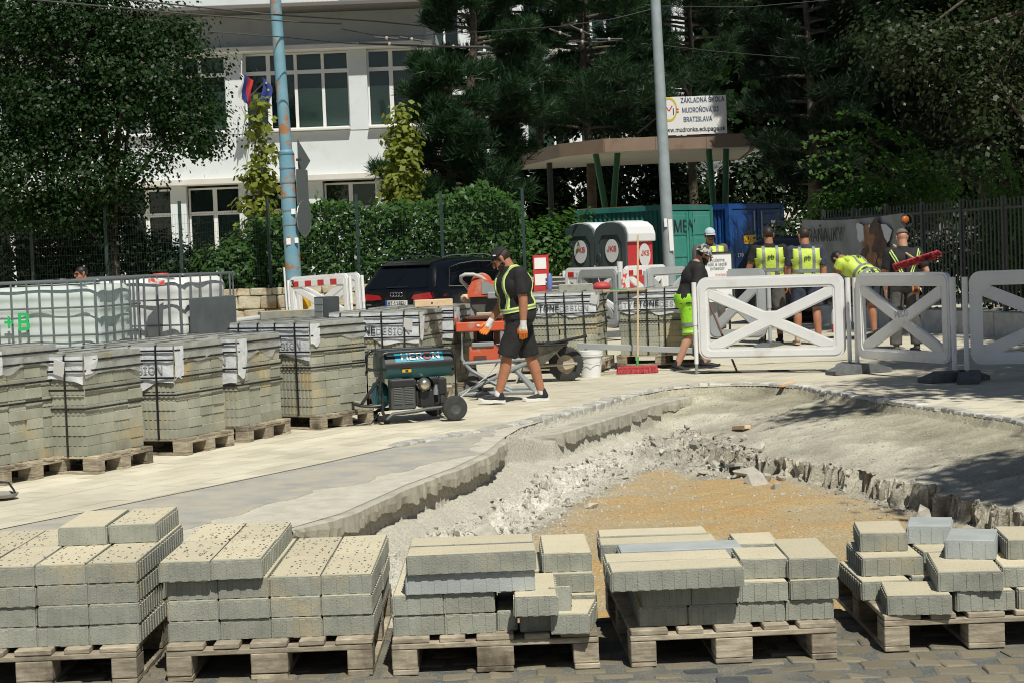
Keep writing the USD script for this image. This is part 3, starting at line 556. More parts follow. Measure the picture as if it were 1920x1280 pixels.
# laurel hedge on the stone wall
rng = rnd(31); hx = np.interp; tops = ([465, 500, 545, 600, 660, 720, 790, 850, 905, 950, 975, 995], [470, 425, 395, 378, 390, 392, 382, 368, 350, 368, 390, 440])
k = 15000; px = rng.uniform(465, 992, k); tp = np.interp(px, *tops) + rng.normal(0, 6, k); py = tp + (548 - tp) * rng.uniform(0, 1, k) ** 1.15
dep = 40.9 + rng.uniform(0, 1, k) ** 1.5 * .9 + .25 * meshkit.noise(np.c_[px / 30, py / 30, px * 0])
P = np.stack([at(a, b, d) for a, b, d in zip(px, py, dep)]); P[:, 1] -= .18 * (meshkit.fbm(P * 1.3, 3, 2) - .5) * 4
hd = thing('laurel_hedge', 'glossy green laurel hedge behind the mesh fence above the stone wall', 'hedge')
obj('foliage', leaf_quads(P, rng.normal(0, .55, (k, 3)) + [0, -.7, .6], .145, .24, rng), M['leaf_laurel'], hd)
sp = MB()
for i in range(60): a = at(rng.uniform(475, 985), 545, 41.5); sp.tube([a, a + [rng.normal(0, .1), 0, .7], a + [rng.normal(0, .25), rng.normal(0, .1), rng.uniform(1.2, 1.8)]], [.015, .012, .006], 4)
obj('stems', sp, M['bark'], hd)
broadleaf('shrub', 'sunlit yellowish green shrub right of the laurel hedge by the toilets', 'shrub', (at(1030, 500, 44)[0], 44, .1), at(1030, 450, 44), .05, [el(1020, 470, 44, .75, .5, .7), el(1060, 440, 44.6, .6, .5, .5)], 90, .2, 50, .14, .3, 'leaf_laurel', 15)
# pines
def pine(label, px, D, z0, z1, reach, seed, mat='needle', nb=46, per=31, need=12, tuft=.28, lean=0, group=None, droop=.1):
    rng = rnd(seed); X = at(px, 300, D)[0]; t = thing('pine_tree', label, 'tree', (0, 0, 0), 0, group)
    tb = MB(); zz_ = np.linspace(0, z1, 9); tr = np.stack([X + lean * zz_ / z1 + rng.normal(0, .05, 9), D + rng.normal(0, .05, 9), zz_], 1); tb.tube(tr, .19 * (1 - zz_ / z1 * .8), 9)
    T, Dn = [], []
    for i in range(nb):
        z = z0 + (z1 - z0) * (i + rng.random()) / nb; az = rng.uniform(0, 2 * PI); f = (z - z0) / (z1 - z0)
        L = reach * (1 - .55 * f ** 1.4) * rng.uniform(.55, 1.1) * (.75 + .25 * min(1, f * 6)); u = np.array([math.cos(az), math.sin(az), 0])
        s = np.array([np.interp(z, zz_, tr[:, 0]), D, z]); k = np.linspace(0, 1, 6)[:, None]
        br = s + u * L * k + np.array([0, 0, 1]) * (L * (.18 * k - droop * 2.2 * k ** 2) + .18 * L * k ** 4); tb.tube(br, .045 * (1 - .8 * k[:, 0]) + .006, 5)
        side = np.array([-u[1], u[0], 0])
        for j in range(per * 3):
            a = rng.uniform(.25, 1) ** .8; p = np.array([np.interp(a, k[:, 0], br[:, c]) for c in range(3)]); sw = rng.normal(0, .34) * L * (1.15 - a) * .75
            T.append(p + side * sw + u * abs(sw) * .5 + [0, 0, rng.normal(.06, .09)]); Dn.append(u * .5 + side * np.sign(sw) * .45 + [0, 0, .75])
    T, Dn = np.array(T), np.array(Dn); k = np.repeat(np.arange(len(T)), need); d = Dn[k] + rng.normal(0, .6, (len(k), 3)); d /= np.linalg.norm(d, axis=1, keepdims=True)
    b = T[k] + d * .02 + rng.normal(0, .03, (len(k), 3)); w = np.cross(d, rng.normal(0, 1, (len(k), 3))); w /= np.linalg.norm(w, axis=1, keepdims=True); Ln = tuft * rng.uniform(.6, 1.15, (len(k), 1))
    v = np.stack([b - w * .011, b + w * .011, b + d * Ln * .6 + w * .012, b + d * Ln], 1).reshape(-1, 3); i = np.arange(len(k))[:, None] * 4
    obj('trunk', tb, M['bark'], t, True); obj('crown', (v, np.vstack([i + [0, 1, 2], i + [0, 2, 3]])), M[mat], t)
pine('large pine in front of the right end of the white school building', 880, 47.5, 3.0, 11.5, 2.2, 41, nb=66, lean=.3)
pine('drooping low pine directly above the right half of the laurel hedge', 850, 45.0, 2.3, 6.2, 2.1, 46, nb=40)
pine('tall pine behind the left part of the brown canopy', 1105, 56, 5.2, 12, 3.6, 42, nb=74)
pine('tall pine between school wing and grey post, farther back', 1010, 62, 6.4, 14, 2.7, 48, nb=50)
pine('tall pine rising behind the school name board', 1300, 60, 5.6, 13, 3.9, 43, 'needle', nb=74)
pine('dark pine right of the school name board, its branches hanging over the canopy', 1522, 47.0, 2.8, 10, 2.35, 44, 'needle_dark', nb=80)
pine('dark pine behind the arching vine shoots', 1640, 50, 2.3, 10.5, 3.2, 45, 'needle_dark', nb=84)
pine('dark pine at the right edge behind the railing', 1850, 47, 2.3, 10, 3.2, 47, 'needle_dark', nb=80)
# shrubs under and behind the canopy, far wood, right-hand thicket
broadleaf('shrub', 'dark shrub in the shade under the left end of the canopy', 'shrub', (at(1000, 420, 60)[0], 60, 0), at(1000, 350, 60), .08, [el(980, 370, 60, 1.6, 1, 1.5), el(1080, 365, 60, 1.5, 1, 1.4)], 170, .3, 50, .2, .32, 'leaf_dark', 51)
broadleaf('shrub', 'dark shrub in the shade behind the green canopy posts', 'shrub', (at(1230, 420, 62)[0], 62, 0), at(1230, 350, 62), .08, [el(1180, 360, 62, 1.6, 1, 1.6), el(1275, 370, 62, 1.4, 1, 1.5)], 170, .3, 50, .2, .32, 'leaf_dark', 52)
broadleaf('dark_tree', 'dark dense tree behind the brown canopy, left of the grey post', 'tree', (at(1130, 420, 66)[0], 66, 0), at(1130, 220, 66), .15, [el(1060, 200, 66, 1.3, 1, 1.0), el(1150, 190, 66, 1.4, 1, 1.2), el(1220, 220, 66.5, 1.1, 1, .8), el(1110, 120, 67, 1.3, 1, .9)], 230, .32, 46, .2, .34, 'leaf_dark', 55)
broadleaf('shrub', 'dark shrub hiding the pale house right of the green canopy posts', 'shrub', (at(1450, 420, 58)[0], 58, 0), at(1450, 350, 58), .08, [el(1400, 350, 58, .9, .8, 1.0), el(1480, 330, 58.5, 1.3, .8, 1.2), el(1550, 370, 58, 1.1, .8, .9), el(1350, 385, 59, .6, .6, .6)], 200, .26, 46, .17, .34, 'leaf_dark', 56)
rng = rnd(53); k = 30000; px = rng.uniform(860, 2150, k); py = rng.uniform(-190, 420, k); dep = rng.uniform(93, 99, k) + 3 * np.sin(px / 70)
keep = ~((px < 1290) & (py > 60) & (rng.random(k) < .5)); P = np.stack([at(a, b, d) for a, b, d in zip(px[keep], py[keep], dep[keep])])
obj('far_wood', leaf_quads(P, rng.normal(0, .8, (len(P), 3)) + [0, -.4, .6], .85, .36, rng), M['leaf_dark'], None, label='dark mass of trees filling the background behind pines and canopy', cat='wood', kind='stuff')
broadleaf('hanging_tree', 'broadleaf tree with grey green leaves hanging down at the upper right', 'tree', (at(2010, 560, 35)[0], 35, 0), at(1990, -120, 35), .16,
    [el(1760, 110, 35, 1.5, 1.2, 1.0), el(1850, 200, 34.6, 1.2, 1.1, 1.1), el(1700, 60, 35.4, 1.3, 1, .7), el(1890, 40, 35, 1.4, 1.3, 1.2), el(1830, 300, 34.8, .8, .8, .6)], 190, .3, 40, .10, .4, 'leaf_grey', 54, hollow=.1)
def vine(label, seed, shoots, D, ells, n, mat='leaf_vine', L=.11):
    rng = rnd(seed); t = thing('climbing_shrub', label, 'shrub'); st = MB(); PP, NN = [], []
    for (x0, y0, x1, y1) in shoots:
        a, b = at(x0, y0, D), at(x1, y1, D - .4); kk = np.linspace(0, 1, 14)[:, None]; c = a + (b - a) * kk + np.array([0, 0, .22]) * np.sin(kk * PI) * np.linalg.norm(b - a); st.tube(c, .012 * (1 - .7 * kk[:, 0]), 4)
        q = np.repeat(np.linspace(.12, 1, 26), 3); p = np.stack([np.interp(q, kk[:, 0], c[:, i]) for i in range(3)], 1) + rng.normal(0, .05, (len(q), 3)); PP.append(p); NN.append(rng.normal(0, .5, p.shape) + [0, -.6, .7])
    if ells:
        P, N, C = clumps(ells, n, .2, 40, rng, .1); PP.append(P); NN.append(N)
        for c in C[:14]: st.tube([(c[0] + .2, c[1] + .2, .4), (c[0], c[1], c[2])], [.015, .006], 4)
    obj('stems', st, M['bark'], t); obj('leaves', leaf_quads(np.vstack(PP), np.vstack(NN), L, .38, rng), M[mat], t)
vine('shrub throwing long arching shoots of bright leaves left over the railing', 61, [(1745, 420, 1506, 268), (1750, 410, 1545, 255), (1745, 415, 1512, 300), (1740, 425, 1520, 330), (1760, 400, 1578, 212), (1770, 390, 1630, 245), (1780, 400, 1690, 258), (1755, 430, 1560, 345), (1790, 420, 1650, 300)], 36.5, [el(1640, 390, 37, .9, .5, .6), el(1740, 350, 37.2, .8, .6, .7), el(1560, 400, 37.5, .5, .4, .4)], 70)
vine('climbing shrub with yellowish green leaves over the railing at the right edge', 62, [(1900, 560, 1830, 300), (1905, 560, 1860, 350), (1915, 560, 1885, 290)], 30.5, [el(1895, 400, 30.8, .55, .4, .8), el(1850, 500, 31, .45, .35, .55), el(1930, 480, 30.2, .5, .4, .9)], 95, L=.09)
broadleaf('shrub', 'dark thicket behind the railing right of the banner', 'shrub', (at(1780, 560, 36)[0], 36, .2), at(1780, 480, 36), .05, [el(1720, 490, 36, .9, .5, .9), el(1830, 480, 35, 1.0, .5, 1.0), el(1600, 440, 38, 1.2, .6, .6), el(1500, 450, 40, 1.0, .6, .7), el(1920, 500, 33, .9, .5, 1.2)], 260, .24, 40, .11, .34, 'leaf_dark', 63, hollow=.1)
# street trees on the right, outside the frame, whose crowns shade the right-hand side
def V(x, y, z, rx, ry, rz): return ((x, y, z), (rx, ry, rz))
broadleaf('street_tree', 'street tree on the right whose crown shades the right barriers and kerb', 'tree', (10.6, 15.5, 0), (8.6, 15.5, 8), .2, [V(6.40, 15.6, 8, .9, 1.0, .6), V(7.20, 14.0, 8.1, 1.0, 1.1, .7), V(7.70, 16.2, 8.4, 1.2, 1.3, .8), V(7.20, 18.2, 8.6, .9, 1.1, .6), V(8.40, 19.2, 8.8, 1.1, 1.2, .8), V(9.30, 16, 9, 1.3, 1.6, 1), V(8.40, 13.2, 8, 1, 1, .7), V(5.10, 14.2, 7.8, .75, .35, .25)], 620, .27, 46, .15, .38, 'leaf_mid', 71)
broadleaf('street_tree', 'street tree on the right whose crown shades the pit corner', 'tree', (8.2, 7.6, 0), (6.6, 8.2, 8), .16, [V(5.50, 8.9, 8, .75, .8, .45), V(6.40, 8.7, 8.2, .9, .9, .6), V(7.10, 10.2, 8.3, .8, .9, .6)], 135, .24, 44, .15, .38, 'leaf_mid', 73)
broadleaf('street_tree', 'street tree on the right whose crown shades railing and banner', 'tree', (14, 25, 0), (11.5, 25, 10), .2, [V(7.80, 27.0, 10, 1.1, 1.5, .8), V(8.30, 25.6, 10, 1.2, 1.5, .8), V(9.10, 23.8, 10, 1.2, 1.5, .9), V(10.10, 21, 9.8, 1.4, 1.6, 1), V(10.50, 26, 10.8, 1.8, 2, 1.2), V(12.10, 23, 11, 2, 2, 1.4)], 430, .34, 46, .18, .38, 'leaf_mid', 72)
broadleaf('street_tree', 'tall street tree on the right whose crown shades the dark pines', 'tree', (20, 33, 0), (15.5, 33, 13), .25, [V(11.50, 36, 12.6, 2.2, 2.6, 1.6), V(14.00, 35, 13.5, 2.6, 2.6, 2), V(16.50, 34, 13, 2.6, 2.6, 2), V(13.00, 40.5, 14, 2.4, 2, 1.6), V(16.00, 39, 14.5, 2.6, 2.4, 1.8), V(14.50, 31, 12, 2.2, 2, 1.4)], 520, .42, 44, .24, .38, 'leaf_mid', 74)
# ================= pallets, loose blocks, strapped packs =================
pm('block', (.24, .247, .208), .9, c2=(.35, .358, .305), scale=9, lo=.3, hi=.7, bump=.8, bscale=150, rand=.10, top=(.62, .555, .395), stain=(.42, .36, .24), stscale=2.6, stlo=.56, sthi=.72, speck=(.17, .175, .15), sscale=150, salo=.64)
pm('block_new', (.34, .37, .365), .9, c2=(.44, .465, .455), scale=5, bump=.55, bscale=150, rand=.06, speck=(.38, .39, .39), sscale=170, salo=.62)
pm('pack_block', (.285, .29, .225), .9, c2=(.415, .415, .335), scale=3, bump=.4, bscale=120, rand=.13, stain=(.50, .40, .22), stscale=2.2, stlo=.54, sthi=.7, speck=(.27, .27, .23), sscale=120, salo=.62)
pm('pallet_wood', (.24, .20, .14), .85, c2=(.47, .41, .31), scale=5, sv=(2, 2, 14), bump=.6, bscale=60, rand=.25, stain=(.10, .08, .055), stscale=3, stlo=.48, sthi=.68)
pm('hole', (.05, .045, .035), .95)
pm('strap_black', (.018, .018, .02), .45)
pm('paper', (.82, .82, .82), .7)
M['film'] = usdkit.material(stage, '/World/Looks/film', {'g': ('geometry', {}), 'n': ('noise_texture', {'scale': 9, 'detail': 5}), 'p': ('principled_bsdf', {'base_color': (.52, .53, .50), 'roughness': .28, 'specular_ior_level': .6}), 't': ('transparent_bsdf', {}), 'r': ('map_range', {'from_min': .35, 'from_max': .7, 'to_min': .45, 'to_max': .8, 'clamp': True}), 'm': ('mix_closure', {}), 'b': ('bump', {'strength': .7, 'distance': .02})},
    [('g.position', 'n.vector'), ('n.fac', 'r.value'), ('r.result', 'm.fac'), ('n.fac', 'b.height'), ('b.normal', 'p.normal'), ('t.BSDF', 'm.closure1'), ('p.BSDF', 'm.closure2')], surface='m.closure')
pm('film_white', (.66, .69, .72), .35, c2=(.74, .76, .78), scale=6, bump=.5, bscale=14, dist=.02)
def block_mesh(w, l, h, rng, rib=True):
    g = .0035; a, b = w / 2 - g, l / 2 - g; c = .004
    jx = rng.normal(0, .0008, (12, 3))
    v = np.array([[sx * q * 1., sy * r, z] for z, q, r in ((0, a, b), (h - c, a, b), (h - .0005, a - c, b - c)) for sx, sy in ((-1, -1), (1, -1), (1, 1), (-1, 1))]) + jx
    f = [[0, 2, 1], [0, 3, 2], [8, 9, 10], [8, 10, 11]]
    for k in (0, 4):
        for i in range(4):
            j = (i + 1) % 4; f += [[k + i, k + j, k + 4 + j], [k + i, k + 4 + j, k + 4 + i]]
    mb = MB().raw(v, f)
    if rib:
        hh = h - .014
        def ribs(L, fn):
            n = max(2, round(L / .048))
            for i in range(n):
                q = -L / 2 + (i + .5) * L / n; wd = L / n * .52; fn(q, wd)
        ribs(w, lambda q, wd: [mb.box((q, s * (b + .0006), hh / 2 + .003), (wd, .0034, hh)) for s in (-1, 1)])
        ribs(l, lambda q, wd: [mb.box((s * (a + .0016), q, hh / 2 + .003), (.006, wd, hh)) for s in (-1, 1)])
    return mb.get()
rgb_ = rnd(81); BV = {}
def block(x, y, z, label, w=.2, l=.5, yaw=0., h=.08, mat='block', marks=0, group=None, tilt=0, roll=0):
    k = (round(w, 3), round(l, 3), round(h, 3))
    if k not in BV: BV[k] = [block_mesh(w, l, h, rgb_) for _ in range(3)]
    v, f = BV[k][rgb_.integers(3)]
    m = obj('concrete_block', (v, f), M[mat], None, label=label, cat='concrete block', group=group)
    X = UsdGeom.Xformable(m); X.AddTranslateOp().Set(Gf.Vec3d(x + rgb_.normal(0, .002), y + rgb_.normal(0, .004), z)); X.AddRotateZOp().Set(math.degrees(yaw + rgb_.normal(0, .006)))
    if tilt: X.AddRotateYOp().Set(math.degrees(tilt))
    if roll: X.AddRotateXOp().Set(math.degrees(roll))
    if marks:
        mb = MB()
        for row in range(5):
            xr = -w / 2 + (row + .5 + rgb_.normal(0, .08)) * w / 5
            for _ in range(marks):
                if rgb_.random() < .75:
                    mb.box((xr + rgb_.normal(0, .007), rgb_.uniform(-l / 2 + .02, l / 2 - .02), h), (rgb_.uniform(.003, .007), rgb_.uniform(.004, .015), .0016), rz=rgb_.uniform(-.5, .5))
        obj('surface_holes', mb, M['hole'], m, kind='stuff')
    return m
def pallet(loc, rz, label, group=None):
    """EUR pallet: x 0..-1.2 along the deck boards, y 0..0.8"""
    t = thing('pallet', label, 'pallet', loc, rz, group); r = rgb_
    def brd(name, c, d): obj(name, MB().box(np.array(c) + [0, 0, r.normal(0, .0008)], np.array(d) - [r.uniform(0, .012), .002, .001], rz=r.normal(0, .004), ch=.003), M['pallet_wood'], t)
    for y, w in ((.0725, .145), (.235, .1), (.4, .145), (.565, .1), (.7275, .145)): brd('deck_board', (-.6, y, .133), (1.2, w, .022))
    for x in (-.0725, -.6, -1.1275): brd('stringer_board', (x, .4, .111), (.145, .8, .022))
    for x in (-.0725, -.6, -1.1275):
        for y, w in ((.05, .1), (.4, .145), (.75, .1)): brd('pallet_foot', (x, y, .061), (.145, w, .078))
    for y, w in ((.05, .1), (.4, .145), (.75, .1)): brd('bottom_board', (-.6, y, .011), (1.2, w, .022))
    return t
def front_pallet(xl, y, label, yaw=0):   # short end towards the camera: local x axis points away from the pallet's far end
    c, s = math.cos(yaw), math.sin(yaw)
    return pallet((xl, y, 0), -PI / 2 + yaw, label) if False else _fp(xl, y, yaw, label)
def _fp(xl, y, yaw, label):
    # rz = -90deg: local +x -> -y (towards the camera), local +y -> +x ; origin at the front left corner
    return pallet((xl, y, 0), -PI / 2 + yaw, label, 'pallets of loose blocks in the front row')
ORD = ['first', 'second', 'third', 'fourth', 'fifth']; LAY = ['bottom', 'second', 'third', 'fourth', 'top']
PN = ['leftmost front pallet', 'second front pallet from left', 'middle front pallet', 'fourth front pallet from left', 'rightmost front pallet']
def grid(pn, x0, y0, n, layers, skip=(), marks=lambda i, r, k: 0, yaw=0, dx=lambda k, i: 0):
    for k in range(layers):
        for i in range(n):
            for r in range(2):
                if (k, i, r) in skip: continue
                px_, py_ = (i + .5) * .201 + dx(k, i), r * .5 + .25; c, s = math.cos(yaw), math.sin(yaw)
                block(x0 + c * px_ - s * py_, y0 + s * px_ + c * py_, .144 + k * .0805, f'grey concrete block, {ORD[i]} from left, {LAY[k]} layer, {"front" if r == 0 else "rear"} row, {PN[pn]}', yaw=yaw, marks=marks(i, r, k))
# leftmost pallet
front_pallet(-2.30, 7.06, 'leftmost front pallet, under the four full layers of blocks at the left edge')
grid(0, -2.295, 7.12, 4, 4, marks=lambda i, r, k: 11 if k == 3 else 0)
block(-1.815, 7.84, .466, 'grey concrete block alone on top of the leftmost pallet, its left one of two'); block(-1.605, 7.86, .466, 'pitted grey concrete block on top of the leftmost pallet, its right one of two', marks=11)
block(-2.3, 7.9, .466, 'block') if False else None
# second pallet
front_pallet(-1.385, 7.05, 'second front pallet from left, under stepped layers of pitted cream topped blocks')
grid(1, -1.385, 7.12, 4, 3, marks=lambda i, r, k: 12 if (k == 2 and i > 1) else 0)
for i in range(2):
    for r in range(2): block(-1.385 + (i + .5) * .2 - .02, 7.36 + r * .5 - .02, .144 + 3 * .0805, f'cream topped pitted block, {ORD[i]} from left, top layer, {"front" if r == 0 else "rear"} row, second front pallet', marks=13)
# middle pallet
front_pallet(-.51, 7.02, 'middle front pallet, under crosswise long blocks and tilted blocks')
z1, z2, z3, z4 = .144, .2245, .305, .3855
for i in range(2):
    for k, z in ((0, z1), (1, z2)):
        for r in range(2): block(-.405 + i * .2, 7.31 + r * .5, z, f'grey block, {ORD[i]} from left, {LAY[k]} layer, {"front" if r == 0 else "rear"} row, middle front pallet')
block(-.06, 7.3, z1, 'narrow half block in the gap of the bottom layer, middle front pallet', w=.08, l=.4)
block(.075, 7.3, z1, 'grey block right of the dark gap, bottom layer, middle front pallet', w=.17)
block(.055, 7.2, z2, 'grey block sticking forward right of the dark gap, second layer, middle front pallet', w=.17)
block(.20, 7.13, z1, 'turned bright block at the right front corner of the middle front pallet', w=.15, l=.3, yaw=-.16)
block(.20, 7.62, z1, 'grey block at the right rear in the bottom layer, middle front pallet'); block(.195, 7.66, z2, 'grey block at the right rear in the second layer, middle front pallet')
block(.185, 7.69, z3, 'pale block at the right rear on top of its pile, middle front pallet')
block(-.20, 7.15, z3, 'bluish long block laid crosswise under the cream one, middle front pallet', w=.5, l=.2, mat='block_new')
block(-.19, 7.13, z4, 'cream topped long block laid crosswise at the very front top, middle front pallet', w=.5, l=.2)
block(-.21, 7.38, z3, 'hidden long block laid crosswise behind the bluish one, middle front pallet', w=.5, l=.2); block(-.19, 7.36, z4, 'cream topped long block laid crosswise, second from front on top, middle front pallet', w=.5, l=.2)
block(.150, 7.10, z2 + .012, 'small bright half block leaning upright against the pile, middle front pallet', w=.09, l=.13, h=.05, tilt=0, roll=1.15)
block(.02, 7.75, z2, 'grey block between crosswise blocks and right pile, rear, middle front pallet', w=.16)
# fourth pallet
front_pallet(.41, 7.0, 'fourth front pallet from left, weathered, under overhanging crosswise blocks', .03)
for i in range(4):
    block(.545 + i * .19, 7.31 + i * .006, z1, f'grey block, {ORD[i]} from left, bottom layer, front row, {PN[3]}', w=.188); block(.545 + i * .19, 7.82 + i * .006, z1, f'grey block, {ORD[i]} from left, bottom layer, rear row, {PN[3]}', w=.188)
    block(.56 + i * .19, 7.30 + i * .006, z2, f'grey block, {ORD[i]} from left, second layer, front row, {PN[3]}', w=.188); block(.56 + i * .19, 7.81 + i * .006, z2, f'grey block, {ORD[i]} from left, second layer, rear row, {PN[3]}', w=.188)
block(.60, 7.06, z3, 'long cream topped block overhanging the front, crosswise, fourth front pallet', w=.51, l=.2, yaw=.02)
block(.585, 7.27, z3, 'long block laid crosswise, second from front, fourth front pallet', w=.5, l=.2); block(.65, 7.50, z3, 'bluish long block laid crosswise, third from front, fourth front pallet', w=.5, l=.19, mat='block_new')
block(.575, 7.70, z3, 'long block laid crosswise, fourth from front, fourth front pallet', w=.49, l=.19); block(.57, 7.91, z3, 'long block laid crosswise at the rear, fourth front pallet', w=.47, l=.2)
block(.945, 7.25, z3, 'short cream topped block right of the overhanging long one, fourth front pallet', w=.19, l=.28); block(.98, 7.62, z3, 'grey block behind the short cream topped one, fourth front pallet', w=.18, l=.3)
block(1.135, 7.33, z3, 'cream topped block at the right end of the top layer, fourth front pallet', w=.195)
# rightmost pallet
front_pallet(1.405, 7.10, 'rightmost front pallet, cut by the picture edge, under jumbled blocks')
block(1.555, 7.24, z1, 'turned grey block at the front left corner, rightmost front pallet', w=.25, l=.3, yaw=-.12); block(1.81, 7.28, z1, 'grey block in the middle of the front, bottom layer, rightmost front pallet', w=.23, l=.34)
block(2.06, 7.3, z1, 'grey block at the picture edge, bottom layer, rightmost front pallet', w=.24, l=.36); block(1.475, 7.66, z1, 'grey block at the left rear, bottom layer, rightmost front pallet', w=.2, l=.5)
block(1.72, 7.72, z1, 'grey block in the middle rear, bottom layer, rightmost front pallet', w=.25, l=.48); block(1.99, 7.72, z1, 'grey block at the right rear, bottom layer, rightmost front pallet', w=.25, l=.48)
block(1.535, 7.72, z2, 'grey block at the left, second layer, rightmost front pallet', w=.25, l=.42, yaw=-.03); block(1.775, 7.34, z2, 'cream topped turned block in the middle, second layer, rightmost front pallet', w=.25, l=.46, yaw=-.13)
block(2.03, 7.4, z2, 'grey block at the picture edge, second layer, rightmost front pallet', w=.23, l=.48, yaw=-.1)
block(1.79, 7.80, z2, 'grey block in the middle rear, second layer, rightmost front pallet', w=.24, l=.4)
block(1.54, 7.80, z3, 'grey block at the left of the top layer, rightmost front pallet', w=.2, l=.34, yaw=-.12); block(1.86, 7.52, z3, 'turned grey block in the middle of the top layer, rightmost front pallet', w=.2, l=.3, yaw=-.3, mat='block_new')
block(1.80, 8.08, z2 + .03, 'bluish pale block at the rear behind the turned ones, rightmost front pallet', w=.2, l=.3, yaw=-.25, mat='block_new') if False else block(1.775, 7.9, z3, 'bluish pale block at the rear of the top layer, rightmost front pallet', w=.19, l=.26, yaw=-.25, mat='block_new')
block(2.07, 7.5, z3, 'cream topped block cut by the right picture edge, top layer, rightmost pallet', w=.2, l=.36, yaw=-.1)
# strapped packs: origin at the corner nearest the camera, short face along local +y, long face along local -x
def face_rz(u): return -math.atan2(u[0], u[1])
CB = [block_mesh(.2, .52, .08, rgb_) for _ in range(3)]; CBE = [block_mesh(.5, .2, .08, rgb_) for _ in range(3)]
def pack(corner, u, layers, label, plabel, words=(('CITY', False, 'ink_grey'), ('STONE', True, 'ink_black'), ('DESIGN', False, 'ink_grey')), white=1.04, wh=.30, card=None, cover=True, detail=True, z0=0., straps=(.05, .13, .28, .43)):
    rz = face_rz(u); r = rgb_; loc = (corner[0], corner[1], z0)
    pallet(loc, rz, plabel, 'pallets under strapped packs')
    t = thing('block_pack', label, 'block pack', loc, rz, 'strapped packs of concrete blocks'); x1, T = -.09, .144 + layers * .0805
    if not detail: layers_ = range(layers)
    for k in range(layers):
        z = .144 + k * .0805
        for i in range(4):
            for j, xx in enumerate((x1 - .26, x1 - .26 - .524)):
                v, f = CB[r.integers(3)]; push = r.random() < .12
                obj('block', MB().raw(v, f, rotm(0, 0, PI / 2 + r.normal(0, .004)), (xx + r.normal(0, .003) + (.008 if push and j == 0 else 0), .1 + i * .2 + r.normal(0, .002), z)), M['pack_block'], t)
    L, W = 1.044, .8; xa = x1 - L
    if cover:
        ns, nt = 40, 9
        def skirt(p, q, nrm, drop, seed):
            s = np.linspace(0, 1, ns)[:, None]; h = np.linspace(0, 1, nt)[None]; d = drop * (.55 + .9 * meshkit.noise(np.c_[s[:, 0] * 4, s[:, 0] * 0 + seed, s[:, 0] * 0])[:, None])
            P = np.array(p)[None, None] + (np.array(q) - np.array(p))[None, None] * s[..., None] + np.array([0, 0, -1.])[None, None] * (d * h)[..., None]
            wob = .006 + .012 * h * meshkit.noise(np.stack([s * 9 + 0 * h, h * 3 + 0 * s, 0 * s * h + seed], -1)); return P + np.array(nrm)[None, None] * wob[..., None]
        mb = MB(); top = np.stack(np.broadcast_arrays(np.linspace(xa - .004, x1 + .004, 14)[:, None], np.linspace(-.004, W + .004, 10)[None], T + .004 + .012 * meshkit.noise(np.stack(np.broadcast_arrays(np.linspace(0, 7, 14)[:, None], np.linspace(0, 5, 10)[None], layers * 1.7), -1))), -1)
        mb.sheet(top); sd = r.uniform(0, 50)
        mb.sheet(skirt((x1, -.004, T + .006), (x1, W, T + .006), (1, 0, 0), .17, sd)[:, ::-1]); mb.sheet(skirt((xa, 0, T + .006), (x1, 0, T + .006), (0, -1, 0), .12, sd + 3)[:, ::-1])
        obj('plastic_cover', mb, M['film'], t, True)
    if white:
        s = np.linspace(0, 1, 50)[:, None]; h = np.linspace(0, 1, 12)[None]; xw0 = x1 - white
        z = T - .015 - h * wh * (.82 + .4 * meshkit.noise(np.stack(np.broadcast_arrays(s * 5.5 + r.uniform(0, 90), 0 * s, 0 * s), -1)[..., 0, :])[:, None])
        wob = .012 + .008 * meshkit.noise(np.stack(np.broadcast_arrays(s * 11 + corner[1], h * 4, 0 * s), -1)) + .014 * np.maximum(h - .7, 0) * np.sin(s * 21)
        obj('printed_cover', MB().sheet(np.stack(np.broadcast_arrays(xw0 + s * white, -wob, z), -1)), M['film_white'], t, True)
        # turned round the corner onto the short face
        ww = .10 + .1 * r.random(); g = np.stack(np.broadcast_arrays(x1 + wob[:12] * .7 + .004, np.linspace(-.012, ww, 12)[:, None] + 0 * h, T - .015 - h * wh * (r.uniform(.7, 1) - r.uniform(.05, .5) * np.linspace(0, 1, 12)[:, None] ** r.uniform(.8, 3) + .1 * np.sin(np.linspace(0, 5, 12)[:, None] + r.uniform(0, 6)))), -1)
        obj('printed_cover_fold', MB().sheet(g), M['film_white'], t, True)
        if words:
            x = x1 - .10; items = []
            for wd, bold, mt in words[::-1]:
                v, f = text(wd, .072, bold, .003); w_ = v[:, 0].max() * 1.05; x -= w_; items.append((wd, v * [1.05, 1, 1], f, mt, x)); x -= .004
            for wd, v, f, mt, x in items: obj('lettering', MB().raw(v, f, XZ, (x, -.027, T - .235)), M[mt], t)
    for d in straps:
        z = T - d; mb = MB(); e = .0305 if d < .32 and white else .011
        mb.box((x1 + .012, W / 2, z), (.005, W + .02, .016)).box((xa - .008, W / 2, z), (.004, W + .02, .016)).box(((xa + x1) / 2, -e, z), (L + .028, .005, .016)).box(((xa + x1) / 2, W + .01, z), (L + .03, .004, .016))
        obj('strap', mb, M['strap_black'], t)
    for q in (.16, .42, .66, .9):
        mb = MB(); x = x1 - q; lean = r.normal(0, .012)
        mb.box((x, -.034, (T + .14) / 2), (.016, .005, T - .14), ry=lean).box((x + lean * .4, W / 2, T + .019), (.016, W + .06, .004)).box((x, W + .012, (T + .14) / 2), (.016, .004, T - .14)); obj('strap', mb, M['strap_black'], t)
    if card: obj('paper_label', MB().box((x1 + card[0], -.045, T + card[1]), (.10, .004, .13), ry=card[2], rx=.25), M['paper'], t)
    return t
U = (.37, .93)
def cz(px, py, z=.144): g = G(px, py, z); return g
SP = 'strapped pack of grey blocks, '
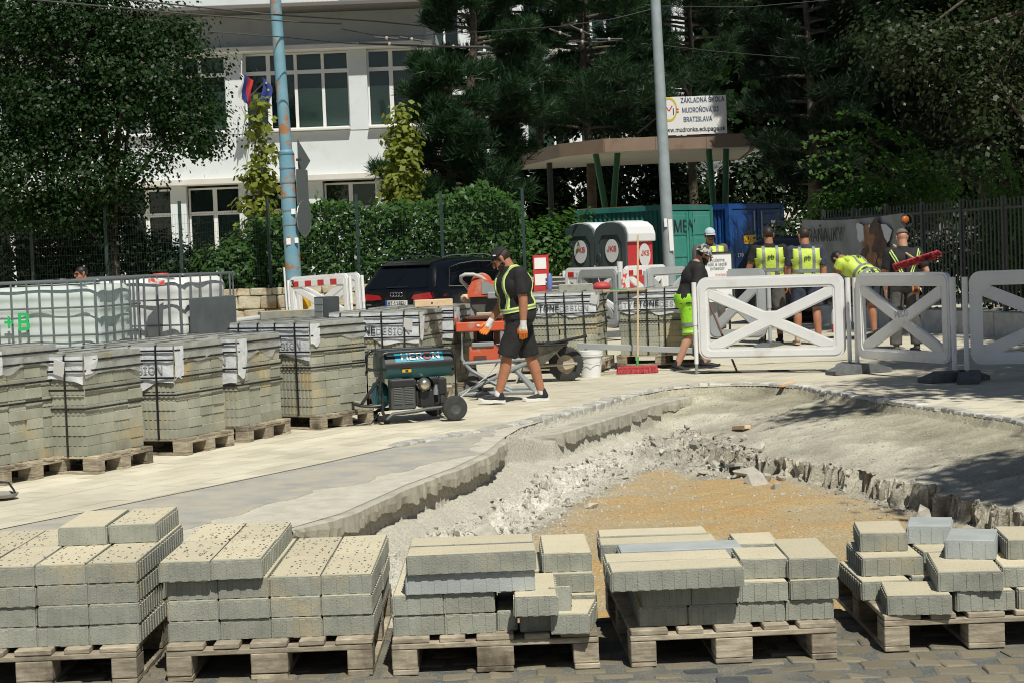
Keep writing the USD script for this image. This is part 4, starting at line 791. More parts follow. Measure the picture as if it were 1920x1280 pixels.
pack(cz(6, 875), (.42, .9), 11, SP + 'leftmost of the row, cut by the left picture edge', 'pallet under the leftmost strapped pack at the left edge')
pack(cz(183, 855), U, 10, SP + 'second from left, with a torn white label at its corner', 'pallet under the second strapped pack from the left', card=(-.2, -.1, .3), wh=.2, words=None)
pack(cz(350, 822), U, 10, SP + 'third from left, in front of the tank with metal plate', 'pallet under the third strapped pack from the left', wh=.34)
pack(cz(466, 799), U, 10, SP + 'fourth from left, narrow gap beside the third', 'pallet under the fourth strapped pack from the left', wh=.36)
pack(cz(601, 778), (.58, .81), 11, SP + 'fifth from left, directly left of the generator', 'pallet under the fifth strapped pack, beside the generator')
p6 = at(808, 800, 20.0); pack((p6[0], 20.0), (.28, .96), 11, SP + 'behind the generator, with an orange wood piece on top', 'pallet under the pack behind the generator', card=(-.11, -.14, .15))
p6 = at(872, 800, 21.3); pack((p6[0], 21.3), (.28, .96), 11, SP + 'half hidden behind the orange stone saw', 'pallet under the pack behind the stone saw', words=None)
p7 = at(1135, 700, 24.4); pack((p7[0], 24.4), (.22, .975), 11, SP + 'behind the wheelbarrow, with a grey stone on top', 'pallet under the pack behind the wheelbarrow', z0=.04, card=(-.02, -.1, .25))
p8 = at(1322, 700, 24.7); pack((p8[0], 24.7), (.22, .975), 11, SP + 'behind the upright broom, with a plank on top', 'pallet under the pack behind the upright broom', z0=.04)
pb = at(590, 700, 21.5); pack((pb[0], 21.5), (.3, .95), 10, SP + 'behind the fifth, carrying a dark box', 'pallet under the second row pack carrying the dark box', words=None)
# things lying on the packs
def lay(name, label, cat, px, py, D, d, mat, rz=0, ch=.004, ry=0, rx=0):
    p = at(px, py, D); m = obj(name, MB().box((0, 0, 0), d, ch=ch), M[mat], None, label=label, cat=cat); x = UsdGeom.Xformable(m); x.AddTranslateOp().Set(Gf.Vec3d(p[0], p[1], p[2])); x.AddRotateZOp().Set(math.degrees(rz))
    if ry: x.AddRotateYOp().Set(math.degrees(ry))
    if rx: x.AddRotateXOp().Set(math.degrees(rx))
    return m
pm('box_dark', (.045, .055, .06), .5, c2=(.07, .08, .085), scale=6); pm('bluegrey', (.3, .34, .36), .6)
b = lay('wood_block', 'orange brown wood piece with a dark knot on the pack behind the generator', 'wood piece', 812, 568, 20.35, (.42, .2, .075), 'wood_fresh', .12); obj('knot', MB().lathe([(0, 0), (.011, 0), (.011, .004), (0, .004)], c=(-.02, -.099, .0), R=rotm(PI / 2), n=10), M['hole'], b)
lay('concrete_beam', 'long pale concrete edging stone lying on the packs left of the dark box', 'edging stone', 540, 590, 21.7, (.68, .2, .1), 'block', .3)
bx_ = at(608, 578, 20.9); t = thing('plastic_box', 'dark grey ribbed plastic box standing on the packs before the red white barrier', 'box', (bx_[0] + .03, 20.9, bx_[2] - .13), .55)
obj('body', MB().box((0, 0, .13), (.2, .25, .26), ch=.008), M['box_dark'], t)
for i in range(3): obj('panel', MB().box((-.103, 0, .05 + i * .08), (.006, .2, .07)), M['bluegrey'], t)
p = at(1080, 540, 24.7); block(p[0], 24.75, p[2] - .06, 'long grey concrete block lying on the pack behind the wheelbarrow', w=.46, l=.2, h=.11)
pm('board_old', (.40, .33, .22), .8, c2=(.5, .42, .3), scale=6, sv=(1, 8, 8)); lay('plank', 'old thin plank lying along the top of the pack behind the upright broom', 'plank', 1205, 543, 24.9, (1.1, .12, .03), 'board_old', .06)
lay('wood_block', 'round pale log end lying on the pack beside the stone saw', 'wood piece', 873, 560, 21.6, (.11, .2, .1), 'wood_fresh', .1, .03)
pm('sack_red', (.5, .06, .06), .6); t = thing('red_sack', 'red plastic sack on the pack between the grey stone and the barrier', 'sack', at(1128, 538, 26.0)); obj('sack', MB().ell((0, 0, .0), (.13, .11, .075), sub=3), M['sack_red'], t, True)
pm('tarp_green', (.03, .35, .12), .5); lay('green_sheet', 'thin bright green plastic sheet edge on the pack left of the broom handle', 'plastic sheet', 1160, 543, 24.6, (.22, .12, .012), 'tarp_green', .1)
pm('pipe_grey', (.55, .56, .53), .5); a, b2 = at(420, 606, 20.9), at(486, 597, 21.6); t = obj('plastic_pipe', MB().cone(a, b2, .04, .04, 12), M['pipe_grey'], None, True, label='pale grey plastic pipe lying behind the fourth pack', cat='pipe')
# tray at the left edge
pm('rubber_grey', (.22, .22, .20), .7, c2=(.33, .32, .28), scale=9)
g = G(2, 936); t = thing('shovel', 'grey dusty metal pan lying on the paving at the left edge', 'shovel', (g[0], g[1], 0), .2)
obj('blade', MB().lathe([(.0, .012), (.11, .02), (.125, .045), (.118, .047), (.10, .03), (0, .022)], n=22), M['rubber_grey'], t, True); obj('handle', MB().tube([(-.2, .12, .1), (-.05, .12, .12), (.05, .09, .11), (.09, .03, .06), (.1, 0, .04)], .008, 6), M['strap_black'], t)
# ================= walls, railing, fence, poles, wires =================
pm('wall_stone', (.42, .37, .26), .9, c2=(.55, .5, .38), scale=5, bump=1, bscale=25, rand=.2, stain=(.36, .22, .09), stscale=2.2, stlo=.54, sthi=.68, dist=.02)
pm('mortar', (.30, .27, .21), .95, bump=.8, bscale=50)
pm('granite', (.36, .36, .33), .85, c2=(.5, .49, .45), scale=5, bump=.4, bscale=60, speck=(.2, .2, .19), sscale=90, salo=.62, rand=.08)
pm('fence_green', (.02, .045, .04), .5); pm('rail_black', (.03, .035, .035), .45)
pm('pole_blue', (.13, .30, .40), .55, c2=(.20, .36, .43), scale=2.5, bump=.2, bscale=30, stain=(.36, .17, .07), stscale=2.4, stlo=.53, sthi=.6)
pm('pole_grey', (.26, .31, .33), .5, c2=(.34, .39, .41), scale=3, bump=.15, bscale=60)
pm('zinc', (.33, .36, .38), .4, .6); pm('wire', (.02, .02, .02), .6); pm('insulator', (.4, .33, .28), .6)
Z0 = .12
ww = thing('stone_wall', 'low wall of irregular yellowish rubble stones below the laurel hedge', 'wall')
x0w, x1w, YS = -13.0, at(1062, 560, 40)[0], 40.15
obj('mortar_core', MB().box(((x0w + x1w) / 2, YS + .2, .55), (x1w - x0w, .36, 1.04)), M['mortar'], ww)
rng = rnd(90); z = .04
for hgt in (.33, .26, .29, .17):
    x = x0w + rng.uniform(0, .3)
    while x < x1w - .2:
        w = rng.uniform(.28, .75) * (1 if hgt > .2 else .8)
        if x > at(380, 560, 40)[0]:
            v, f = stone_box(1, 1, 1, rng, .10); obj('stone', MB().raw(v * [w - .02, .2, hgt - .018], f, rotm(0, rng.normal(0, .03), 0), (x + w / 2, YS + .05 - rng.uniform(0, .05), z + hgt / 2)), M['wall_stone'], ww)
        x += w
    z += hgt
mf = thing('mesh_fence', 'dark green welded mesh fence in front of hedge and school', 'fence')
for px in (60, 200, 340, 505, 672, 830, 983):
    p = at(px, 470, 40.5); obj('fence_post', MB().box((p[0], 40.5, 1.5), (.065, .065, 3.1)), M['fence_green'], mf)
pp = [at(px, 470, 40.5)[0] for px in (-60, 60, 200, 340, 505, 672, 830, 983)]
for a, b in zip(pp[:-1], pp[1:]):
    w = MB()
    for x in np.arange(a, b, .055): w.box((x, 40.46, 1.82), (.003, .003, 1.9))
    for zz_ in np.arange(.95, 2.8, .2): w.box(((a + b) / 2, 40.455, zz_), (b - a, .004, .004))
    obj('mesh_panel', w, M['fence_green'], mf, kind='stuff')
rail_a, rail_b = np.array([5.75, 33.6]), np.array([8.1, 25.2]); rd = (rail_b - rail_a); RL = np.linalg.norm(rd); rd /= RL; rz = math.atan2(rd[1], rd[0])
gw = thing('granite_wall', 'low wall of smooth grey granite blocks under the railing on the right', 'wall')
for i in range(7):
    c = rail_a + rd * RL * (i + .5) / 7; obj('granite_block', MB().box((c[0], c[1], .22), (RL / 7 - .008, .42, .5), rz=rz, ch=.012), M['granite'], gw)
rl = thing('railing', 'dark metal railing of thin upright bars on the granite wall', 'railing')
for i in range(8): c = rail_a + rd * RL * i / 7; obj('rail_post', MB().box((c[0], c[1], 1.32), (.06, .06, 1.75), rz=rz), M['rail_black'], rl)
for zz_ in (.62, 2.02): c = (rail_a + rail_b) / 2; obj('rail', MB().box((c[0], c[1], zz_), (RL, .035, .04), rz=rz), M['rail_black'], rl)
for s in np.arange(.1, RL, .115): c = rail_a + rd * s; obj('bar', MB().box((c[0], c[1], 1.36), (.018, .018, 1.62), rz=rz), M['rail_black'], rl)
# banner on the railing
pm('banner', (.20, .21, .21), .7, c2=(.25, .26, .255), scale=1.5); pm('print_brown', (.16, .075, .04), .7, c2=(.30, .16, .08), scale=9); pm('print_dark', (.05, .03, .025), .7, c2=(.12, .06, .04), scale=8); pm('print_pale', (.52, .53, .54), .7)
bp, bq = at(1508, 470, 32.3), at(1702, 470, 0.1)
ba = rail_a + rd * .15; nrm = np.array([rd[1], -rd[0]]); nrm = nrm if nrm[1] < 0 else -nrm
def banner_end(px):                                             # where the line of sight meets the railing
    d = ray(px, 470); A = np.array([[rd[0], -d[0]], [rd[1], -d[1]]]); s, _ = np.linalg.solve(A, -rail_a); return s
s0_, s1_ = banner_end(1512), banner_end(1703); BL = s1_ - s0_; bo = rail_a + rd * s0_ + nrm * .06
bn = thing('banner', 'grey banner with the word RAŇAJKY and a food picture tied to the railing', 'banner', (bo[0], bo[1], 0), rz)
ss = np.linspace(0, BL, 40)[:, None]; hh_ = np.linspace(0, 1, 14)[None]
BZ0, BH = .92, 1.12
obj('cloth', MB().sheet(np.stack(np.broadcast_arrays(ss, .02 * np.sin(ss * 4) * (1 - hh_) + .012 * np.sin(ss * 9 + hh_ * 5), BZ0 + BH * hh_ - .05 * np.sin(ss / BL * PI) * hh_), -1)), M['banner'], bn, True)
v, f = text('RAŇAJKY', .24, False, .004, BL * .36); obj('lettering', MB().raw(v, f, XZ, (BL * .08, -.045, BZ0 + .70)), M['ink_black'], bn)
v, f = text('OD 7:00', .1, False, .004, BL * .2) if False else (None, None)
rng = rnd(91)
for k, (cx, cz_, rx_, rz_, m) in enumerate(((.76, .60, .155, .36, 'print_pale'), (.62, .75, .05, .16, 'print_pale'), (.70, .55, .085, .30, 'print_brown'), (.80, .48, .09, .34, 'print_dark'), (.76, .80, .06, .15, 'print_dark'), (.66, .35, .05, .2, 'print_dark'), (.73, .30, .055, .18, 'print_brown'), (.83, .22, .06, .15, 'print_brown'))):
    an = np.linspace(0, 2 * PI, 18)[:-1]; q = 1 + .22 * np.sin(an * 3 + k) + .12 * np.sin(an * 5 + 2 * k)
    obj('food_picture', MB().prism(Polygon(np.c_[np.cos(an) * rx_ * BL * .8 * q, np.sin(an) * rz_ * q]), 0, .003, XZ, (cx * BL, -.043 - k * .003, BZ0 + cz_ * BH)), M[m], bn)
p = at(1697, 412, 28.2); t = thing('orange_lamp', 'round orange hazard lamp at the end of the banner', 'lamp', p)
pm('orange', (.5, .13, .02), .45); obj('lens', MB().lathe([(0, -.05), (.07, -.045), (.085, 0), (.07, .045), (0, .05)], R=rotm(PI / 2, 0, .5) * .75, n=18), M['orange'], t, True); obj('rim', MB().lathe([(.085, -.03), (.1, -.03), (.1, .03), (.085, .03)], R=rotm(PI / 2, 0, .5), c=(.035, .03, -.01), n=18), M['rail_black'], t)
# blue rusty post with sign backs, grey post
lp = thing('lamp_post', 'blue painted steel post with rust streaks, thicker in its lower part', 'post')
a, b_, c_ = at(552, 545, 38), at(537, 288, 38), at(512, -60, 38); g0 = a + (a - b_) * (a[2] - .1) / (b_[2] - a[2])
obj('lower_post', MB().cone(g0, b_, .165, .16, 20), M['pole_blue'], lp, True); obj('collar', MB().cone(b_ - [0, 0, .03], b_ + [0, 0, .07], .168, .125, 20), M['pole_blue'], lp, True); obj('upper_post', MB().cone(b_, c_, .125, .115, 18), M['pole_blue'], lp, True)
for y in (317, 344, 371, 396, 423): q = g0 + (b_ - g0) * ((545 - y) / 257.); q = at(552 + (537 - 552) * (545 - y) / 257., y, 38); obj('clamp_band', MB().cone(q, q + [0, 0, .025], .172, .172, 18), M['zinc'], lp)
for (px, py, w, h) in ((550, 397, .09, .11), (541, 453, .09, .13), (556, 451, .075, .11)): q = at(px, py, 37.83); obj('sticker', MB().box(q, (w, .012, h)), M['paper'], lp)
q = at(537, 520, 37.8); obj('conduit', MB().cone((q[0], q[1], 0), (q[0] - .04, q[1], q[2] + .2), .02), M['pvc'], lp)
pm('sign_back', (.17, .19, .19), .5, .3)
ts = thing('traffic_sign', 'grey backs of three road signs clamped to the blue post, seen edge on', 'road sign'); RS = rotm(0, 0, 1.27)
q = at(559, 300, 38.1); obj('triangle_plate', MB().prism([(0, -.42), (.0, .42), (.62, 0)], -.008, .008, RS @ XZ, q), M['sign_back'], ts)
q = at(567, 352, 38.1); obj('panel_plate', MB().prism(sbox(-.25, -.33, .25, .33).buffer(.04), -.008, .008, RS @ XZ, q), M['sign_back'], ts); q = at(570, 410, 38.1); obj('round_plate', MB().prism(Point(0, 0).buffer(.36, 20), -.008, .008, RS @ XZ, q), M['sign_back'], ts); obj('plate_rim', MB().tube([q + RS @ np.array([math.cos(t_) * .36, 0, math.sin(t_) * .36]) for t_ in np.linspace(0, 2 * PI, 30)[:-1]], .012, 5, closed=True), M['zinc'], ts)
for y in (300, 345, 366, 396, 424): q = at(560, y, 38.05); obj('bracket', MB().box(q, (.1, .07, .05)), M['rail_black'], ts)
gp = thing('street_post', 'tall grey steel post standing before the green container', 'post')
a, b_ = at(1255, 500, 44.0), at(1226, -60, 44.0); g0 = a - (b_ - a) * a[2] / (b_[2] - a[2]); obj('post', MB().cone(g0, b_, .15, .115, 20), M['pole_grey'], gp, True)
for (px, py, w, h) in ((1248, 418, .07, .2), (1258, 441, .1, .75)): q = at(px, py, 43.84); obj('sticker', MB().box(q, (w, .02, h), ry=-.03), M['paper'], gp)
def wire(label, pts, r=.011, extra=None):
    P = [at(*p) for p in pts]; q = []
    for a, b in zip(P[:-1], P[1:]):
        for k in np.linspace(0, 1, 9)[:-1]: q.append(a + (b - a) * k - [0, 0, 1] * np.array(.0))
    q.append(P[-1]); t = thing('overhead_wire', label, 'wire'); obj('cable', MB().tube(q, r, 5), M['wire'], t)
    for (px, py, D, l, s) in (extra or ()): c = at(px, py, D); obj('rod', MB().cone(c - [l / 2, 0, l * s / 2], c + [l / 2, 0, l * s / 2], .022, .022, 6), M['dark_steel'], t); obj('insulator', MB().ell(c, (.035, .035, .045), sub=1), M['insulator'], t)
wire('upper of the thick black overhead cables crossing the blue post', [(215, -2, 37), (512, 28, 37.4), (700, 40, 40), (800, 50, 44)], .018)
wire('black overhead cable ending near the second thick one, across the facade top', [(60, 0, 36), (330, 25, 36.5), (560, 42, 37), (640, 45, 38)], .016)
wire('thin overhead wire across the grey attic band of the school', [(390, 60, 37), (530, 70, 37.4), (650, 82, 39), (800, 88, 42)], .012)
wire('thin sagging cross wire from the pines to the grey post', [(640, 55, 38), (700, 66, 39), (770, 68, 40), (900, 60, 41.5), (1050, 50, 43), (1150, 36, 43.6), (1222, 18, 44)], .011, [(725, 72, 39, .5, -.1), (772, 74, 40, .5, -.2), (1050, 62, 43, .5, -.4), (1090, 58, 43, .5, -.5)])
wire('contact wire with long metal rods hanging before the pines', [(674, 81, 39), (780, 86, 40), (918, 91, 41.5)], .02, [(730, 83, 39.5, 1.3, -.06), (850, 88, 41, 1.6, -.04)])
wire('short contact wire with two rods left of the grey post', [(1066, 78, 43), (1120, 80, 43.2), (1167, 75, 43.5)], .02, [(1092, 79, 43.1, .7, -.03), (1142, 74, 43.3, .65, -.03)])
wire('thin grey wire running right from the grey post into dark pines', [(1228, 12, 44), (1400, 14, 44.5), (1560, 0, 45)], .009)
wire('lower thin wire right of the school sign before dark branches', [(1236, 85, 44), (1345, 97, 44.4), (1500, 110, 45)], .009)
# ================= liquid tanks =================
M['tank'] = usdkit.material(stage, '/World/Looks/tank', {'g': ('geometry', {}), 'p': ('principled_bsdf', {'base_color': (.80, .86, .83), 'roughness': .4, 'subsurface_weight': .0}), 't': ('translucent_bsdf', {'color': (.75, .86, .81)}), 'm': ('mix_closure', {'fac': .3})}, [('p.BSDF', 'm.closure1'), ('t.BSDF', 'm.closure2')], surface='m.closure')
pm('tank_liquid', (.36, .46, .44), .35, c2=(.42, .52, .5), scale=2); pm('tank_white', (.76, .77, .75), .4); pm('cage', (.22, .25, .255), .38, .5); pm('spray_green', (.02, .50, .13), .6); pm('plate_zinc', (.16, .19, .20), .35, .5, c2=(.22, .25, .26), scale=4)
def ibc(corner, u, zb, label, plate, mark, liquid):
    rz = face_rz(u); t = thing('liquid_tank', label, 'liquid tank', (corner[0], corner[1], zb), rz, 'caged white liquid tanks'); L, W, Ht = 1.2, 1.0, 1.16
    for z, nm in ((.06, 'base'),): obj('base', MB().box((-L / 2, W / 2, .115), (L, W, .03), ch=.005).box((-.06, W / 2, .05), (.1, W, .1)).box((-L / 2, W / 2, .05), (.12, W, .1)).box((-L + .06, W / 2, .05), (.1, W, .1)), M['cage'], t)
    def bottle(z0, z1, ins, m, nm):
        pl = sbox(-L + .04, .04, -.04, W - .04).buffer(-.13).buffer(.13, 6); n = 5; rings = []
        for z, k in zip(np.r_[z0, np.linspace(z0 + .02, z1 - .1, 14), z1 - .05, z1 - .015, z1], np.r_[-.03, [0.012 * math.sin(q * 2.1) - ins for q in range(14)], -.02, -.06, -.14]):
            e = pl.buffer(k).exterior; s = np.linspace(0, 1, 73)[:-1]; P = np.array([e.interpolate(q, normalized=True).coords[0] for q in s]); P += .02 * np.sin(np.linspace(0, 14 * PI, 72))[:, None] * (P - [-L / 2, W / 2]) / .6 * .5; rings.append(np.c_[P, np.full(72, z)])
        R_ = np.array(rings); k = len(R_); i = np.arange(72); f = []
        for a in range(k - 1): f += [[a * 72 + j, a * 72 + (j + 1) % 72, (a + 1) * 72 + (j + 1) % 72, (a + 1) * 72 + j] for j in i]
        mb = MB().raw(R_.reshape(-1, 3), np.array(f)); c = [k * 0]; top = np.vstack([R_[-1], [[-L / 2, W / 2, z1 + .005]]]); mb.raw(top, np.array([[j, (j + 1) % 72, 72] for j in i])); return obj(nm, mb, M[m], t, True)
    if liquid: bottle(.13, .13 + liquid, .0, 'tank_liquid', 'liquid_part'); bottle(.13 + liquid, 1.12, 0, 'tank', 'bottle')
    else: bottle(.13, 1.14, 0, 'tank_white', 'bottle')
    def ring(z, r, nm='cage_ring', segs=((0, 0), (-L, 0), (-L, W), (0, W))):
        p = [(-.03, 0), (-L + .03, 0), (-L, .03), (-L, W - .03), (-L + .03, W), (-.03, W), (0, W - .03), (0, .03)]; obj(nm, MB().tube([(x, y, z) for x, y in p], r, 6, closed=True), M['cage'], t, True)
    for z in (.16, .40, .64, .90, 1.15): ring(z, .0105 if z < 1.1 else .018)
    for s in np.r_[.03, .17, .31, .47, .6, .73, .89, 1.03, 1.17]: obj('cage_bar', MB().cone((-s, -.012, .1), (-s, -.012, 1.15), .0095, n=6), M['cage'], t); obj('cage_bar', MB().cone((-s, W + .012, .1), (-s, W + .012, 1.15), .0095, n=5), M['cage'], t)
    for s in (.12, .3, .5, .7, .88): obj('cage_bar', MB().cone((.012, s, .1), (.012, s, 1.15), .0095, n=6), M['cage'], t)
    if plate: obj('metal_plate', MB().box((.03, .5, .62), (.006, .9, .56)), M['plate_zinc'], t)
    obj('lid', MB().lathe([(.09, 1.1), (.09, 1.16), (.08, 1.175), (0, 1.178)], c=(-L / 2, W / 2, 0), n=18), M['sack_red' if not mark else 'strap_black'], t)
    if mark: 
        v, f = text('+', .13, True, .004); obj('spray_mark', MB().raw(v * [1, 1.25, 1], f, XZ, (-.98, -.03, .715)), M['spray_green'], t); v, f = text('B', .16, True, .004); obj('spray_mark', MB().raw(v * [1., 1, 1], f, XZ, (-.84, -.03, .70)), M['spray_green'], t)
    return t
def tank_stand(corner, u, label, k=3):
    rz = face_rz(u); pallet((corner[0], corner[1], 0), rz, label)
    s = thing('block_stack', label.replace('pallet under', 'low stack of blocks under'), 'block stack', (corner[0], corner[1], 0), rz)
    for q in range(k):
        for i in range(5): obj('block', MB().raw(*CB[i % 3], rotm(0, 0, PI / 2), (-.3, .1 + i * .2, .144 + q * .0805)), M['pack_block'], s); obj('block', MB().raw(*CB[i % 3], rotm(0, 0, PI / 2), (-.85, .1 + i * .2, .144 + q * .0805)), M['pack_block'], s)
c1, c2 = at(186, 560, 17.4)[:2], at(345, 560, 18.9)[:2]
ibc(c1, (.2, .98), .36, 'caged tank half full, green sprayed mark, at the left edge', False, True, .36); tank_stand(c1, (.2, .98), 'pallet under the tank with the green sprayed mark')
ibc(c2, (.39, .92), .37, 'caged white tank with a grey metal plate on its right side', True, False, 0); tank_stand(c2, (.39, .92), 'pallet under the tank with the metal plate')
tp = at(1, 1, 1); a = at(228, 531, 18.4); pm('tape_red', (.7, .08, .06), .5, c2=(.75, .7, .68), scale=14, lo=.45, hi=.52); obj('barrier_tape', MB().box((a[0] + .28, 18.75, a[2] + .0), (.16, .3, .05), rz=.2, ry=.2), M['tape_red'], None, label='crumpled red barrier tape on top of the white tanks', cat='tape')
# ================= plastic barriers =================
pm('plastic_white', (.74, .745, .75), .42, c2=(.80, .80, .80), scale=3, stain=(.55, .53, .49), stscale=2.5, stlo=.58, sthi=.8); pm('plastic_grey', (.36, .385, .40), .45, c2=(.42, .44, .45), scale=3); pm('rubber_foot', (.09, .10, .10), .85, c2=(.14, .15, .15), scale=12, bump=.4, bscale=60); pm('reflect_red', (.50, .03, .03), .35); pm('reflect_white', (.72, .73, .74), .35)
def barrier(a, b, label, mat='plastic_white', stripes=False, feet=(0, 1), zb=.0, tilt=0, posts=(0, 1), num=None, graf=False):
    a, b = np.array(a[:2]), np.array(b[:2]); d = b - a; L = np.linalg.norm(d); t = thing('plastic_barrier', label, 'barrier', (a[0], a[1], zb), math.atan2(d[1], d[0]), 'plastic barriers with crossed braces')
    if tilt: UsdGeom.Xformable(t).AddRotateYOp().Set(math.degrees(tilt))
    z0, z1, m = .19, 1.22, .07; out = sbox(m + .13, z0 + .13, L - m - .13, z1 - .13).buffer(.13, 8); inn = sbox(m + .17, z0 + .16, L - m - .17, z1 - .19 - (.06 if stripes else 0)).buffer(.03)
    cx, cz_ = L / 2, (z0 + z1) / 2 - .02; arms = [LineString([(m, z0 + .06), (L - m, z1 - .14)]).buffer(.07), LineString([(m, z1 - .14), (L - m, z0 + .06)]).buffer(.07)]
    fr = out.difference(inn); X_ = arms[0].union(arms[1]).union(sbox(cx - .14, cz_ - .09, cx + .14, cz_ + .09)).intersection(inn.buffer(.01)); rim = fr.buffer(-.03)
    def ext(g, y0, y1, nm):
        mb = MB()
        for q in getattr(g, 'geoms', [g]):
            if q.area > 1e-4: mb.prism(q, -y1, -y0, XZ)
        return obj(nm, mb, M[mat], t, 30)
    ext(fr, -.024, .024, 'frame'); ext(rim, -.034, .034, 'frame_bead'); ext(X_, -.019, .017, 'cross_brace'); ext(X_.buffer(-.014), -.026, .024, 'cross_brace_bead')
    for k in posts:
        x = .025 if k == 0 else L - .025; obj('hinge_post', MB().cone((x, 0, .13), (x, 0, 1.13), .027, n=12).cone((x, 0, .62), (x, 0, 1.16), .033, n=12), M[mat], t, 30); obj('steel_pin', MB().cone((x, 0, .0), (x, 0, .2), .02, n=10), M['zinc'], t, 30)
    for k in feet:
        x = .05 if k == 0 else L - .05; obj('foot', MB().hull([(x + sx * .12, sy * .40, z) for sx in (-1, 1) for sy in (-1, 1) for z in (.005, .05)] + [(x + sx * .11, sy * .2, .115) for sx in (-1, 1) for sy in (-1, 1)]), M['rubber_foot'], t)
    if stripes:
        n = 8
        for i in range(n):
            w = (L - .36) / n; obj('reflective_strip', MB().box((.18 + (i + .5) * w, -.037, z1 - .15), (w, .006, .11)), M['reflect_red' if i % 2 == 0 else 'reflect_white'], t)
    if num: v, f = text(num, .13, True, .003); obj('number', MB().raw(v, f, XZ, (.12, -.037, z1 - .2)), M['ink_black'], t)
    if graf: v, f = text('PECO', .075, False, .003); obj('scribble', MB().raw(v, f, XZ @ rotm(0, 0, .1), (cx - .12, -.03, cz_)), M['ink_grey'], t)
    return t
b1a, b1b = G(1303, 701), G(1598, 697)
barrier(b1a, b1b, 'white plastic barrier in full sun beside the man with the camouflage hat', feet=(1,))
b2a = G(1606, 699); b2d = np.array([.37, -.93]); barrier(b2a, b2a[:2] + b2d * 2.05, 'white plastic barrier in dappled shade, turned towards the camera, with a scribble', feet=(0, 1), graf=True)
e2 = b2a[:2] + b2d * 2.1 + [.06, -.02]; barrier(e2, e2 + np.array([.96, -.28]) * 2.05, 'shaded white plastic barrier cut by the right picture edge', feet=(0,))
c = G(1448, 662); barrier(c[:2] + np.array([-.93, .5]), c, 'barrier toned grey for shade, behind the sunlit white one, near the camouflage hat man', 'plastic_grey', feet=(1,), zb=.04)  # grey colour stands in for the shade on its face turned from the sun
pA, pB = at(541, 520, 36.6), at(660, 520, 35.4); barrier(pA, pB, 'white barrier with red white strip at the foot of the blue post', stripes=True, zb=.1, tilt=-.03, num='3')
barrier(pA + [.06, .35, 0], pB + [.2, .5, 0], 'second white barrier leaning close behind the one at the blue post', zb=.1, tilt=-.03)
pA, pB = at(1056, 520, 39.6), at(1168, 520, 38.4); barrier(pA, pB, 'white barrier with red white strip before the left toilet cabin', stripes=True, zb=.05)
pA, pB = at(1166, 520, 38.6), at(1252, 520, 39.6); barrier(pA, pB, 'white barrier with red white strip before the red toilet side', stripes=True, zb=.05)
pA, pB = at(1083, 520, 34.2), at(1163, 520, 33.0); barrier(pA, pB, 'grey plastic barrier behind the stone on the pack, left of the broom', 'plastic_grey', zb=.05); pA, pB = at(1208, 520, 33.2), at(1292, 520, 34.0); barrier(pA, pB, 'grey plastic barrier right of the broom handle, behind the plank', 'plastic_grey', zb=.05)
p = at(1163, 520, 34.6); t = thing('marker_post', 'white marker post with red white tape between the two grey barriers', 'post', (p[0], p[1], .05)); obj('post', MB().cone((0, 0, 0), (0, 0, 1.34), .055, n=12), M['plastic_white'], t, 30); obj('tape', MB().box((.04, -.07, .95), (.07, .02, .5), ry=.3).box((.1, -.05, .8), (.06, .02, .42), ry=-.35), M['tape_red'], t, kind='stuff')
p = at(562, 575, 36.3); pm('yellow', (.72, .40, .02), .45); t = thing('yellow_bollard', 'yellow rounded bollard behind the barrier at the blue post', 'bollard', (p[0], p[1] + .9, .1)); obj('bollard', MB().lathe([(.12, 0), (.12, .85), (.09, .95), (0, .98)], n=18), M['yellow'], t, True)
